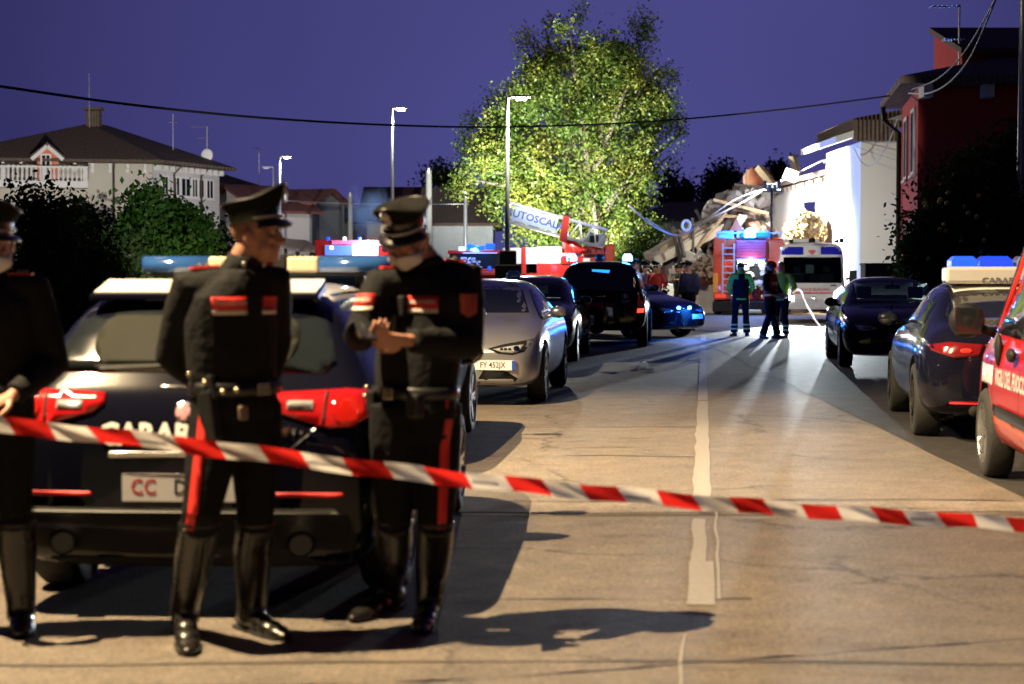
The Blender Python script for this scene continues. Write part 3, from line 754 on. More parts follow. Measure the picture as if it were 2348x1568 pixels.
# ================================================================= TREES AND SHRUBS
import numpy as np
def leafmat(name, c1, c2, c3, trans=.35):
    m = bpy.data.materials.new(name); m.use_nodes = True; t = m.node_tree; t.nodes.clear(); N = t.nodes.new; K = t.links.new
    out = N('ShaderNodeOutputMaterial'); g = N('ShaderNodeNewGeometry'); c = N('ShaderNodeTexCoord')
    n = N('ShaderNodeTexNoise'); n.inputs['Scale'].default_value = .55; n.inputs['Detail'].default_value = 3; K(c.outputs['Object'], n.inputs['Vector'])
    ad = N('ShaderNodeMath'); ad.operation = 'MULTIPLY_ADD'; ad.inputs[1].default_value = .45; K(g.outputs['Random Per Island'], ad.inputs[0]); 
    mr = N('ShaderNodeMapRange'); mr.inputs['From Min'].default_value = .3; mr.inputs['From Max'].default_value = .7; mr.inputs['To Max'].default_value = .6; K(n.outputs[0], mr.inputs[0]); K(mr.outputs[0], ad.inputs[2])
    r = N('ShaderNodeValToRGB'); r.color_ramp.elements[0].color = (*c1, 1); r.color_ramp.elements[1].color = (*c3, 1); q = r.color_ramp.elements.new(.5); q.color = (*c2, 1); K(ad.outputs[0], r.inputs[0])
    d = N('ShaderNodeBsdfDiffuse'); tr = N('ShaderNodeBsdfTranslucent'); gl = N('ShaderNodeBsdfGlossy'); gl.inputs['Roughness'].default_value = .4
    mx = N('ShaderNodeMixShader'); mx.inputs[0].default_value = trans; m2 = N('ShaderNodeMixShader'); m2.inputs[0].default_value = .008
    K(r.outputs[0], d.inputs[0]); K(r.outputs[0], tr.inputs[0]); K(d.outputs[0], mx.inputs[1]); K(tr.outputs[0], mx.inputs[2]); K(mx.outputs[0], m2.inputs[1]); K(gl.outputs[0], m2.inputs[2]); K(m2.outputs[0], out.inputs[0])
    return m
M_bark = mat('bark', (.07, .055, .04), .9, vary=.3, scale=8, bump=.8, bscale=20)
def leaves(blobs, n, size, rng, hollow=.45, lumps=.25):
    """many leaf faces spread through lumpy ellipsoids: list of (centre, radii)"""
    w = np.array([b[1][0] * b[1][1] * b[1][2] for b in blobs]) ** .75; w = w / w.sum()
    C = np.array([tuple(b[0]) for b in blobs]); RR = np.array([tuple(b[1]) for b in blobs])
    idx = rng.choice(len(blobs), n, p=w)
    d = rng.normal(size=(n, 3)); d /= np.linalg.norm(d, axis=1)[:, None]
    rad = hollow + (1 - hollow) * rng.random(n) ** .6
    # clusters: pull towards twig centres
    ph = rng.random((len(blobs), 3)) * 6.28
    lump = 1 + lumps * np.sin(d[:, 0] * 7 + ph[idx, 0]) * np.sin(d[:, 1] * 6 + ph[idx, 1]) * np.sin(d[:, 2] * 8 + ph[idx, 2]) * 2
    P = C[idx] + d * (rad * lump)[:, None] * RR[idx]
    nt = max(30, n // 55); T = P[rng.choice(n, nt)]
    near = rng.choice(nt, n)
    # each leaf hangs on a nearby twig: jitter round a shared point for part of them
    m = rng.random(n) < .75
    P[m] = T[near[m]] + rng.normal(size=(m.sum(), 3)) * size * 3.0
    a = rng.normal(size=(n, 3)); a /= np.linalg.norm(a, axis=1)[:, None]
    b = rng.normal(size=(n, 3)); b = np.cross(a, b); b /= np.linalg.norm(b, axis=1)[:, None]
    s = size * (.6 + .8 * rng.random(n))[:, None]
    V = np.stack([P - a * s, P + b * s * .55, P + a * s, P - b * s * .55], 1).reshape(-1, 3)
    return V
def leafmesh(name, V, m, parent):
    n = len(V) // 4
    me = bpy.data.meshes.new(name); me.vertices.add(len(V)); me.vertices.foreach_set('co', V.astype(np.float32).ravel())
    me.loops.add(4 * n); me.loops.foreach_set('vertex_index', np.arange(4 * n, dtype=np.int32))
    me.polygons.add(n); me.polygons.foreach_set('loop_start', np.arange(0, 4 * n, 4, dtype=np.int32))
    try: me.polygons.foreach_set('loop_total', np.full(n, 4, dtype=np.int32))
    except Exception: pass
    me.update(); me.validate(); me.materials.append(m)
    return put(name, me, parent)
def tree(name, label, base, blobs, n, size, m, seed, trunk_r=.18, limbs=8, cat='tree', group=None, crown='crown', hollow=.45, lumps=.25):
    rng = np.random.default_rng(seed); rnd = random.Random(seed)
    base = Vector(base); t = empty(name, base, 0, label, cat, group)
    bl = [(Vector(c) - base, r) for c, r in blobs]
    leafmesh(crown, leaves(bl, n, size, rng, hollow, lumps), m, t)
    if trunk_r:
        cm = sum((b[0] for b in bl), Vector()) / len(bl)
        mb = MB(); mb.tube([(0, 0, -.1), (cm.x * .1, cm.y * .1, cm.z * .35), (cm.x * .6, cm.y * .6, cm.z * .75), (cm.x, cm.y, cm.z * 1.2)], [trunk_r * 1.2, trunk_r, trunk_r * .7, trunk_r * .3], 9)
        for k in range(limbs):
            b = rnd.choice(bl); z0 = rnd.uniform(.3, .8) * cm.z
            p0 = Vector((cm.x * z0 / cm.z * .7, cm.y * z0 / cm.z * .7, z0)); p1 = b[0] + Vector([rnd.uniform(-.5, .5) * r for r in b[1]])
            mb.tube([p0, p0.lerp(p1, .5) + Vector((0, 0, .2)), p1], [trunk_r * .5, trunk_r * .36, trunk_r * .10], 6)
        mb.build('trunk', M_bark, t, True)
    return t
def PB(x, y, rx, ry, D, k=1.0):
    s = D / FPX; return (at(x, y, D), (rx * s, min(rx, ry) * s * k, ry * s))
L_big = leafmat('yellow_green_leaves', (.016, .042, .008), (.050, .076, .014), (.135, .125, .022))
random.seed(5)
D = 78
OUT = [(1045, 370), (1095, 300), (1120, 250), (1160, 195), (1200, 150), (1215, 105), (1260, 62), (1330, 45), (1395, 75), (1440, 62), (1480, 78), (1470, 135), (1540, 172), (1568, 230), (1545, 300), (1540, 360), (1500, 405), (1478, 470), (1500, 540), (1480, 600), (1300, 600), (1180, 560), (1140, 480), (1075, 430)]
B = [PB(1310, 330, 150, 150, D), PB(1330, 180, 95, 95, D), PB(1270, 470, 110, 90, D), PB(1420, 430, 80, 90, D), PB(1400, 270, 110, 90, D), PB(1190, 330, 85, 70, D), PB(1400, 540, 70, 55, D), PB(1250, 545, 60, 45, D), PB(1200, 420, 70, 60, D)]
for k, (x, y) in enumerate(OUT):
    x2, y2 = OUT[(k + 1) % len(OUT)]
    for f in (0, .5):
        px, py = x + (x2 - x) * f, y + (y2 - y) * f; kk = random.uniform(-.04, .20); cx, cy = px + (1310 - px) * kk, py + (330 - py) * kk
        B.append(PB(cx, cy, random.uniform(14, 34), random.uniform(14, 36), D + random.uniform(-1.8, 1.8)))
        B.append(PB(px + (1310 - px) * .28, py + (330 - py) * .28, random.uniform(34, 52), random.uniform(34, 52), D + random.uniform(-2, 2)))
tree('big_tree', 'large yellow green leafy tree lit from below behind the ladder truck', gx(1380, 78.5), B, 84000, .078, L_big, 3, .34, 44, lumps=.45, hollow=.55)
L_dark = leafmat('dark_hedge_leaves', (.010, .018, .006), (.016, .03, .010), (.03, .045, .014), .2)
L_green = leafmat('fresh_green_leaves', (.02, .06, .012), (.04, .11, .02), (.10, .17, .03))
# dark hedge on the left: several shrubs
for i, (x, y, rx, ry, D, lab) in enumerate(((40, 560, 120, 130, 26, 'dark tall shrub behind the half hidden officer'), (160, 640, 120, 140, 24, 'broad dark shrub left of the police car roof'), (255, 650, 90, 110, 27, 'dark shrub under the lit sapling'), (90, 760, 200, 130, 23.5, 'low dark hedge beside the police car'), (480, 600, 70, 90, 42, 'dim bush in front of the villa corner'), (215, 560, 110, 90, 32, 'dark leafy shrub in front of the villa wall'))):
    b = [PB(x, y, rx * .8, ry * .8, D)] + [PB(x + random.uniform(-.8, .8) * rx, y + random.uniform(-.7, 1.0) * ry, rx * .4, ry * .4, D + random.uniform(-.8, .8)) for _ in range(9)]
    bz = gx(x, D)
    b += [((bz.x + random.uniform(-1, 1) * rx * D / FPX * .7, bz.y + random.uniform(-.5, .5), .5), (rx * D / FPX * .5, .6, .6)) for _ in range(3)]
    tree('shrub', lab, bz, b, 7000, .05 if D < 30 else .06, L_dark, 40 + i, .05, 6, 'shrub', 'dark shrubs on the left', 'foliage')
for i, (bl, bx, lab) in enumerate((([(335, 560, 62, 95), (330, 480, 38, 45), (350, 440, 20, 28), (310, 520, 40, 50), (375, 600, 60, 70), (295, 590, 45, 60)], 345, 'green sapling lit from the road with a pointed top'), ([(415, 540, 52, 70), (440, 580, 50, 70), (395, 500, 36, 40), (450, 520, 28, 36)], 425, 'rounder green sapling in front of the villa windows'))):
    D = 30 + i * 1.5
    tree('sapling', lab, gx(bx, D), [PB(*q_, D) for q_ in bl], 5200, .055, L_green, 60 + i, .05, 8, 'tree', 'green saplings before the villa')
# dark fruit tree on the right in front of the red house
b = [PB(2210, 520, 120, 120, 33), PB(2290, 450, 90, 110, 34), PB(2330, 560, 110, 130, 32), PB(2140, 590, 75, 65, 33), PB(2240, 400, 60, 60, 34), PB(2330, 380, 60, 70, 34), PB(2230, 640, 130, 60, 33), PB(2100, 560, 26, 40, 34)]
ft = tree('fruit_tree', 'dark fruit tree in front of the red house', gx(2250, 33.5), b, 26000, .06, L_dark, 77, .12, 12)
M_fruit = mat('yellow_fruit', (.45, .33, .05), .5)
fm = MB().ell((0, 0, 0), (.042, .042, .046), n=8).mesh('fruit'); fm.materials.append(M_fruit)
for k in range(26):
    x = random.uniform(2110, 2300); y = random.uniform(440, 640)
    f = put('fruit', fm, ft, True); f.location = at(x, y, random.uniform(31.2, 32.4)) - Vector(ft.location)
tree('shrub', 'bush close to the villa throwing leaf shadows on its wall', gx(215, 82), [PB(205, 575, 60, 45, 82), PB(160, 590, 40, 40, 82), PB(270, 585, 40, 35, 82)], 1500, .12, L_dark, 71, .05, 6, 'shrub', None, 'foliage', .1)
# far silhouettes
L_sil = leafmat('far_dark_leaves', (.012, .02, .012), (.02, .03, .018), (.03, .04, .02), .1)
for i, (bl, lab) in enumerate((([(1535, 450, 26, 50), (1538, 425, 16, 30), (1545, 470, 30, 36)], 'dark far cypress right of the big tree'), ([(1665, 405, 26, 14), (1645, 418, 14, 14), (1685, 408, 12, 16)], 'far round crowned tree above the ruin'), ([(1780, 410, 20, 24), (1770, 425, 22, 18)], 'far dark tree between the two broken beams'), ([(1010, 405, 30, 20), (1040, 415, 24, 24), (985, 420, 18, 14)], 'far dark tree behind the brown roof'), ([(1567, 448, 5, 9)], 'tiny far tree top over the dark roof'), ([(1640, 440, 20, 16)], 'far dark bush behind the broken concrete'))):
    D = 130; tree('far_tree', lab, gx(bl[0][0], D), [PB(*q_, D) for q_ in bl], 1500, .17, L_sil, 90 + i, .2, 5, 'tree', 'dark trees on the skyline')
# hedge and bushes below the big tree, in front of the ruin
tree('bush', 'lit leafy bush at the foot of the big tree', gx(1480, 72), [PB(1470, 590, 55, 40, 72), PB(1440, 560, 40, 40, 72), PB(1495, 540, 25, 40, 72), PB(1450, 640, 70, 40, 72)], 5000, .07, L_big, 101, .05, 4, 'shrub', None, 'foliage')
# ================================================================= VEHICLES
def paint(name, col, metal=.0, rough=.32, coat=1.0):
    if max(col) < .05: rough = .16
    return mat(name, col, rough, metal, vary=.06, scale=3, coat=coat, spec=.02 if max(col) < .05 else .5)
P_navy = paint('navy_police_paint', (.005, .0055, .012), coat=.6)
P_silver = paint('silver_paint', (.46, .47, .50), .75, .30)
nodes(P_silver)[1].inputs['Coat Roughness'].default_value = .22
P_dkgreen = paint('dark_teal_paint', (.012, .020, .022), .3)
P_black = paint('black_paint', (.005, .0055, .008), coat=.6)
for q_ in (P_navy, P_black): nodes(q_)[1].inputs['Coat Roughness'].default_value = .035
P_red = paint('fire_red_paint', (.45, .012, .010))
P_orange = paint('fire_orange_red', (.60, .055, .015))
P_white = paint('ambulance_white', (.70, .70, .72), rough=.4)
P_offwhite = paint('white_roof_paint', (.74, .73, .70), rough=.4)
M_rubber = mat('tyre_rubber', (.015, .015, .015), .8, bump=.3, bscale=60)
M_arch = mat('wheel_well', (.006, .006, .006), .9)
M_rim = mat('alloy_rim', (.42, .43, .45), .28, .9)
M_glass = mat('car_glass', (.012, .016, .018), .04, spec=1.0, coat=.6)
M_chrome = mat('chrome', (.72, .72, .74), .12, 1.0)
M_trim = mat('black_plastic', (.011, .011, .012), .6, spec=.2)
M_plate = mat('number_plate', (.72, .72, .75), .45)
M_plateblue = mat('plate_blue_band', (.015, .06, .35), .45)
M_ink = mat('black_print', (.01, .01, .012), .5)
M_redink = mat('red_print', (.55, .015, .02), .5)
M_whiteink = mat('white_print', (.75, .74, .70), .5)
M_lensred = mat('red_tail_lens', (.33, .008, .010), .12, coat=1.0, vary=.35, scale=16, emit=(.9, .02, .01), es=.10)
M_lensdim = mat('dim_red_lens', (.13, .006, .008), .12, coat=1.0, emit=(.9, .03, .02), es=.05)
M_lensclr = mat('clear_lens', (.40, .41, .42), .08, .3, coat=1.0, vary=.4, scale=22)
M_blue = mat('blue_beacon_on', (.02, .06, .6), .2, emit=(.005, .07, 1.0), es=1.6)
M_cyan = mat('blue_beacon_bright', (.1, .4, .8), .2, emit=(.06, .48, 1.0), es=24)
M_blueoff = mat('blue_beacon_unlit', (.02, .07, .22), .12, coat=1.0, emit=(.05, .2, .6), es=.02)
M_head = mat('headlight_lit', (.9, .9, .9), .2, emit=(.80, .97, 1.0), es=60)
m = bpy.data.materials.new('cabin_glass'); m.use_nodes = True; t = m.node_tree; t.nodes.clear()
a_ = t.nodes.new('ShaderNodeBsdfTransparent'); a_.inputs[0].default_value = (.42, .56, .56, 1); b_ = t.nodes.new('ShaderNodeBsdfGlossy'); b_.inputs[1].default_value = .03
x_ = t.nodes.new('ShaderNodeMixShader'); f_ = t.nodes.new('ShaderNodeFresnel'); f_.inputs[0].default_value = 1.5; o_ = t.nodes.new('ShaderNodeOutputMaterial')
t.links.new(f_.outputs[0], x_.inputs[0]); t.links.new(a_.outputs[0], x_.inputs[1]); t.links.new(b_.outputs[0], x_.inputs[2]); t.links.new(x_.outputs[0], o_.inputs[0])
M_clear = m

def body_mesh(st, sub=2):
    """loft half profiles (y, zbot, half width, belt z, half roof width, roof z) into a closed shell"""
    vs = []; fs = []; n = None
    for (y, zb, w, zk, wt, zt) in st:
        h = zk - zb
        half = [(0, zb), (w * .78, zb), (w * .955, zb + h * .10), (w * .995, zb + h * .34), (w, zb + h * .62), (w * .985, zb + h * .86), (w * .945, zk)]
        g = zt - zk
        half += [(w * .945 + (wt - w * .945) * .10, zk + max(.02, g * .10)), (w * .945 + (wt - w * .945) * .86, zk + g * .84), (wt * .80, zt - .012), (0, zt)]
        ring = half + [(-x, z) for x, z in half[-2:0:-1]]
        n = len(ring); vs += [(x, y, z) for x, z in ring]
    for i in range(len(st) - 1):
        for k in range(n):
            fs.append((i * n + k, i * n + (k + 1) % n, (i + 1) * n + (k + 1) % n, (i + 1) * n + k))
    for base, flip in ((0, False), ((len(st) - 1) * n, True)):
        hh = n // 2
        for k in range(hh):
            a, b, c, d = k, k + 1, (n - k - 1) % n, (n - k) % n
            f = [a, b, c, d]
            f = [base + q for i, q in enumerate(f) if q not in f[:i]]
            if len(f) >= 3: fs.append(tuple(f if flip else f[::-1]))
    me = bpy.data.meshes.new('b'); me.from_pydata(vs, [], fs)
    bm = bmesh.new(); bm.from_mesh(me); bmesh.ops.recalc_face_normals(bm, faces=bm.faces); bm.to_mesh(me); bm.free()
    o = bpy.data.objects.new('b', me); COL.objects.link(o)
    s = o.modifiers.new('s', 'SUBSURF'); s.levels = sub; s.render_levels = sub
    out = evalmesh(o, 'body'); bpy.data.objects.remove(o); bpy.data.meshes.remove(me)
    return out
def cut(me, cutters, mats):
    o = bpy.data.objects.new('b', me); COL.objects.link(o)
    for m in mats: me.materials.append(m)
    tmp = []
    for mb, mi in cutters:
        c = mb.mesh('c')
        for m in mats: c.materials.append(m)
        c.polygons.foreach_set('material_index', [mi] * len(c.polygons))
        bm = bmesh.new(); bm.from_mesh(c); bmesh.ops.recalc_face_normals(bm, faces=bm.faces); bm.to_mesh(c); bm.free()
        co = bpy.data.objects.new('c', c); COL.objects.link(co); tmp.append(co)
        b = o.modifiers.new('x', 'BOOLEAN'); b.object = co; b.operation = 'DIFFERENCE'; b.solver = 'EXACT'
        b.material_mode = 'INDEX'
    out = evalmesh(o, 'body')
    bpy.data.objects.remove(o)
    for c in tmp: bpy.data.objects.remove(c)
    return out
TY = {}
def wheel(parent, x, y, r, w, side, spokes=5, steer=0.0, rimm=None):
    key = (round(r, 3), round(w, 3), spokes, rimm)
    if key not in TY:
        pr = [(-w / 2 + .02, r * .66), (-w / 2, r * .72), (-w / 2 + .005, r * .92), (-w / 2 + .03, r * .99), (0, r), (w / 2 - .03, r * .99), (w / 2 - .005, r * .92), (w / 2, r * .72), (w / 2 - .02, r * .66)]
        mb = MB(); N = 36
        mb.rings([[Vector((px, pr_ * math.cos(2 * PI * k / N), pr_ * math.sin(2 * PI * k / N))) for k in range(N)] for px, pr_ in pr], caps=False)
        ty = mb.mesh('tyre'); ty.materials.append(M_rubber); ty.polygons.foreach_set('use_smooth', [True] * len(ty.polygons))
        rm = MB(); R0 = r * .67
        rm.rings([[Vector((px, pr_ * math.cos(2 * PI * k / 28), pr_ * math.sin(2 * PI * k / 28))) for k in range(28)] for px, pr_ in ((-w / 2 + .02, R0), (w / 2 - .035, R0 * .96), (w / 2 - .012, R0), (w / 2 - .004, R0 * 1.02))], caps=False)
        for k in range(spokes):
            a0 = 2 * PI * k / spokes
            for da in (-.16, .16):
                a = a0 + da
                rm.bar((w / 2 - .03, math.cos(a0) * R0 * .16, math.sin(a0) * R0 * .16), (w / 2 - .02, math.cos(a) * R0 * .97, math.sin(a) * R0 * .97), R0 * .11, .03)
        rm.tube([(w / 2 - .06, 0, 0), (w / 2 - .012, 0, 0)], R0 * .2, 12)
        br = MB(); br.tube([(w / 2 - .09, 0, 0), (w / 2 - .085, 0, 0)], R0 * .9, 20)
        rr = rm.mesh('rim'); rr.materials.append(rimm or M_rim)
        bb = br.mesh('brake_disc'); bb.materials.append(M_arch)
        TY[key] = (ty, rr, bb)
    ty, rr, bb = TY[key]
    o = put('wheel', ty, parent); o.location = (x, y, r); o.rotation_euler = (0, 0, (PI if side < 0 else 0) + steer)
    put('rim', rr, o); put('brake_disc', bb, o)
    return o
class Car: pass
def car(name, label, cat, loc, rz, st, pm, yf, yr, hx, wr, cabin=None, group=None, ww=.215, spokes=5, sub=2, steer=0.0, arch=.055, rimm=None):
    c = Car(); c.t = empty(name, loc, rz, label, cat, group)
    me = body_mesh(st, sub); c.bvh = bvh_of(me)
    cs = []
    for y in (yf, yr):
        for s in (-1, 1):
            mb = MB(); a, b = sorted((s * (hx - .30), s * (hx + .6)))
            mb.tube([(a, y, wr + .01), (b, y, wr + .01)], wr + arch, 24); cs.append((mb, 1))
    mats = [pm, M_arch, M_trim]
    if cabin:
        poly, cx = cabin
        mb = MB(); mb.rings([[Vector((x, p[0], p[1])) for p in poly] for x in (-cx, cx)]); cs.append((mb, 2))
    me2 = cut(me, cs, mats)
    c.body = put('body', me2, c.t); 
    me2.polygons.foreach_set('use_smooth', [True] * len(me2.polygons))
    try: me2.set_sharp_from_angle(angle=R(38))
    except Exception: pass
    for y in (yf, yr):
        for s in (-1, 1):
            wheel(c.t, s * (hx - ww / 2 + .01), y, wr, ww, s, spokes, steer if y == yf else 0, rimm)
    c.d = lambda fr, poly, nm, m, par=None, **k: decal(c.bvh, fr, poly, nm, m, par or c.t, **k)
    def txt(fr, s, pos, size, m, par=None, name='lettering', sx=1.0, bold=.0, off=.009, **k):
        return decal(c.bvh, fr, None, name, m, par or c.t, off=off, text=text_mesh(s, size, bold, sx), pos=pos, cell=.12, **k)
    c.txt = txt
    def hit(fr, p):
        u, v, n = [Vector(a) for a in FR[fr]]; o = u * p[0] + v * p[1]
        h = c.bvh.ray_cast(o + n * 5, -n); return h[0] if h[0] is not None else o
    c.hit = hit
    return c
def plate(c, fr, x, z, s, w=.52, h=.11, eu=True, split=None):
    """flat number plate standing just off the bumper"""
    u, v, n = [Vector(a) for a in FR[fr]]
    p = max((c.hit(fr, (x + dx, z + dz)) for dx in (-w / 2, 0, w / 2) for dz in (-h / 2, h / 2)), key=lambda q: q.dot(n))
    o = u * x + v * z; o = o + n * (p.dot(n) - o.dot(n) + .012)
    P = lambda a, b, d: o + u * a + v * b + n * d
    q = lambda a0, b0, a1, b1, d0, d1: MB().rings([[P(a0, b0, d), P(a1, b0, d), P(a1, b1, d), P(a0, b1, d)] for d in (d0, d1)])
    pl = q(-w / 2, -h / 2, w / 2, h / 2, -.02, 0).build('number_plate', M_plate, c.t)
    if eu:
        for sgn in (-1, 1): q(min(sgn * w / 2, sgn * (w / 2 - .045)), -h / 2 + .002, max(sgn * w / 2, sgn * (w / 2 - .045)), h / 2 - .002, -.01, .002).build('blue_band', M_plateblue, pl)
    x0 = 0; M = Matrix((u, v, n)).transposed().to_4x4(); M.translation = o + n * .0012
    for part, mm, cx in (split or [(s, M_ink, 0)]):
        bm = text_mesh(part, h * .80, .001, .86); me = bpy.data.meshes.new('lettering'); bmesh.ops.translate(bm, verts=bm.verts, vec=(cx, 0, 0)); bmesh.ops.transform(bm, matrix=M, verts=bm.verts); bm.to_mesh(me); bm.free()
        me.materials.append(mm); put('lettering', me, pl)
    return pl
def mir(poly): return [(-x, z) for x, z in poly][::-1]
def mirror_arm(c, x, y, z, m, s=(.11, .07, .075)):
    for sg in (-1, 1):
        mb = MB(); mb.ell((sg * (x + .10), y, z + .03), (s[0], s[1], s[2]), n=12); mb.bar((sg * (x - .06), y, z - .03), (sg * (x + .06), y, z + .0), .05, .04)
        o = mb.build('wing_mirror', m, c.t, True)
        MB().ell((sg * (x + .10), y - s[1] * .75, z + .03), (s[0] * .85, s[1] * .35, s[2] * .85), n=10).build('mirror_glass', M_glass, o, True)
def sedan(L, W, H, hood=.98, nose=.62):
    h = L / 2; w = W / 2
    return [(-h, .36, w * .70, .70, w * .58, .80), (-h + .05, .29, w * .86, .78, w * .70, .95), (-h + .20, .22, w * .95, .86, w * .77, 1.03), (-h + .50, .20, w * .99, .90, w * .77, 1.07), (-h + .72, .20, w, .91, w * .73, 1.12),
            (-h + 1.25, .20, w, .92, w * .655, H - .10), (-h + 1.65, .19, w, .92, w * .64, H - .015), (-.05, .19, w, .91, w * .65, H), (h - 2.05, .19, w, .90, w * .645, H - .035), (h - 1.80, .19, w, .90, w * .66, H - .13),
            (h - 1.22, .19, w * .995, .895, w * .76, hood + .03), (h - 1.05, .19, w * .99, .88, w * .76, hood), (h - .50, .19, w * .97, .80, w * .70, .89), (h - .22, .20, w * .92, .72, w * .66, .80), (h - .06, .24, w * .82, .62, w * .62, .70), (h, .30, w * .66, .55, w * .55, .61)]
def side_glass(c, poly, m=None, chrome=True):
    for fr, s in (('R', 1), ('L', -1)):
        p = [(y * s, z) for y, z in poly]; p = p if s > 0 else p[::-1]
        if chrome:
            cx = sum(q[0] for q in p) / len(p); cz = sum(q[1] for q in p) / len(p)
            c.d(fr, [(cx + (a - cx) * 1.03, cz + (b - cz) * 1.12) for a, b in p], 'window_trim', M_chrome if chrome == 1 else M_trim, off=.003, cell=.15)
        c.d(fr, p, 'side_window', m or M_glass, off=.006, cell=.15)
def door_lines(c, ys, z0, z1):
    for fr, s in (('R', 1), ('L', -1)):
        for y in ys: c.d(fr, [(s * y - .006, z0), (s * y + .006, z0), (s * y + .006, z1), (s * y - .006, z1)], 'door_gap', M_arch, off=.002, thick=0, cell=.2)
def inside(c, ys, hw=.42, z=.92):
    for y in ys:
        for sx in (-1, 1):
            s_ = MB(); s_.rings([[(sx * hw + a * .24, y + b, zz) for a, b in ((-1, -.07), (1, -.07), (1, .07), (-1, .07))] for zz in (.62, z + .12)]); s_.rings([[(sx * hw + a * .12, y + b - .03, zz) for a, b in ((-1, -.05), (1, -.05), (1, .05), (-1, .05))] for zz in (z + .16, z + .36)])
            s_.build('seat', M_trim, c.t, bevel=.02)

# ---------------------------------------------------------------- near police hatchback seen from behind
h, w = 4.35 / 2, .875
st = [(-h, .36, w * .72, .68, w * .62, .76), (-h + .03, .28, w * .90, .78, w * .72, .88), (-h + .08, .23, w * .955, .88, w * .78, .98), (-h + .15, .20, w * .985, .92, w * .78, 1.05), (-h + .33, .19, w, .94, w * .70, 1.26), (-h + .46, .19, w, .94, w * .655, 1.385), (-h + .58, .19, w, .94, w * .635, 1.44), (-h + .95, .19, w, .93, w * .635, 1.458),
      (-.3, .19, w, .92, w * .65, 1.465), (h - 1.95, .19, w, .91, w * .645, 1.435), (h - 1.7, .19, w, .91, w * .66, 1.33), (h - 1.08, .19, w * .99, .91, w * .76, 1.04), (h - .85, .19, w * .98, .90, w * .76, 1.0), (h - .35, .19, w * .95, .80, w * .68, .88), (h - .1, .22, w * .84, .66, w * .6, .74), (h, .30, w * .66, .55, w * .5, .62)]
g = car('police_hatchback', 'navy police hatchback seen from behind with red tail lights and roof light bar', 'police car', (-1.28, 9.67, 0), R(-3.8), st, P_navy, 1.31, -1.325, .875, .318, group=None, spokes=5)
g.d('B', [(-.60, 1.065), (.60, 1.065), (.64, 1.10), (.60, 1.22), (.53, 1.355), (.48, 1.375), (-.48, 1.375), (-.53, 1.355), (-.60, 1.22), (-.64, 1.10)], 'rear_window', M_glass, off=.005)
dpl = g.d('B', rrect(-.46, 1.10, .46, 1.31, .09, 5), 'window_heater_area', mat('dusty_glass', (.012, .0135, .010), .75, vary=.4, scale=5, spec=.2), off=.008)
g.d('B', [(-.42, 1.075), (.14, 1.095), (.14, 1.11), (-.44, 1.095)], 'rear_wiper', M_trim, off=.02)
MB().rings([[(x * .99, y, z) for x, y, z in ((-.53, -h + .40, 1.405), (.53, -h + .40, 1.405), (.52, -h + .66, 1.462), (-.52, -h + .66, 1.462))], [(x, y, z - .028) for x, y, z in ((-.53, -h + .40, 1.40), (.53, -h + .40, 1.40), (.52, -h + .66, 1.45), (-.52, -h + .66, 1.45))]]).build('roof_spoiler', P_navy, g.t, bevel=.01)
g.d('T', [(-.55, -h + .70), (.55, -h + .70), (.55, -.1), (-.55, -.1)], 'white_roof_panel', P_offwhite, off=.004, cell=.12)
MB().rings([[(x, y, z) for x, y, z in ((-.51, -h + .425, 1.411), (.51, -h + .425, 1.411), (.51, -h + .66, 1.468), (-.51, -h + .66, 1.468))], [(x, y, z + .004) for x, y, z in ((-.51, -h + .425, 1.411), (.51, -h + .425, 1.411), (.51, -h + .66, 1.468), (-.51, -h + .66, 1.468))]]).build('white_spoiler_panel', P_offwhite, g.t)
side_glass(g, [(-1.35, 1.0), (-.9, .985), (.75, .97), (.95, .98), (.35, 1.32), (-.2, 1.375), (-.9, 1.36), (-1.25, 1.22)], chrome=2)
g.d('F', [(-.60, 1.07), (.60, 1.07), (.5, 1.34), (-.5, 1.34)], 'windscreen', M_glass)
for s in (1, -1):
    P_ = lambda p: p if s > 0 else mir(p)
    tl = g.d('B', P_([(.40, .90), (.56, .855), (.64, .835), (.73, .84), (.80, .88), (.815, .945), (.775, .99), (.70, 1.0), (.56, .992), (.36, .982), (.355, .935)]), 'tail_light', M_lensred, off=.012, cell=.05)
    g.d('B', P_(rrect(.45, .912, .565, .95, .008)), 'reverse_lens', M_lensclr, tl, off=.018)
    g.d('B', P_(oval(.71, .918, .070, .068)), 'round_lamp', mat('deep_red_lens', (.35, .006, .006), .1, coat=1.0, emit=(1, .03, .0), es=.18), tl, off=.020, cell=.03)
    g.d('B', P_([(.605, .845), (.615, .845), (.625, .99), (.615, .99)]), 'lens_gap', M_trim, tl, off=.016)
    g.d('B', P_(rrect(.40, .535, .70, .556, .01)), 'reflector', M_redink, off=.006)
    MB().tube([(s * .52, -h - .03, .34), (s * .52, -h + .12, .34)], [.058, .058], 18, caps=False).tube([(s * .52, -h - .015, .34), (s * .52, -h - .012, .34)], .048, 18).build('exhaust_pipe', [M_chrome], g.t, True)
    MB().tube([(s * .52, -h - .028, .34), (s * .52, -h - .026, .34)], .05, 18).build('exhaust_bore', M_arch, g.t)
g.d('B', oval(0, .90, .044, .044), 'badge', M_chrome, off=.012, cell=.03)
g.d('B', oval(0, .90, .033, .033), 'badge_face', mat('badge_enamel', (.5, .25, .28), .3, vary=.6, scale=40), off=.018, cell=.03)
g.txt('B', 'CARABINIERI', (.0, .800), .128, M_whiteink, bold=.005, sx=.98)
g.d('B', rrect(-.32, .705, .32, .730, .01), 'boot_handle', M_chrome, off=.022)
g.txt('B', 'GIULIETTA', (.44, .815), .046, M_chrome, bold=.002, sx=1.2)
plate(g, 'B', .0, .575, '', .52, .118, eu=False, split=[('CC', M_redink, -.165), ('DR', M_ink, .02)])
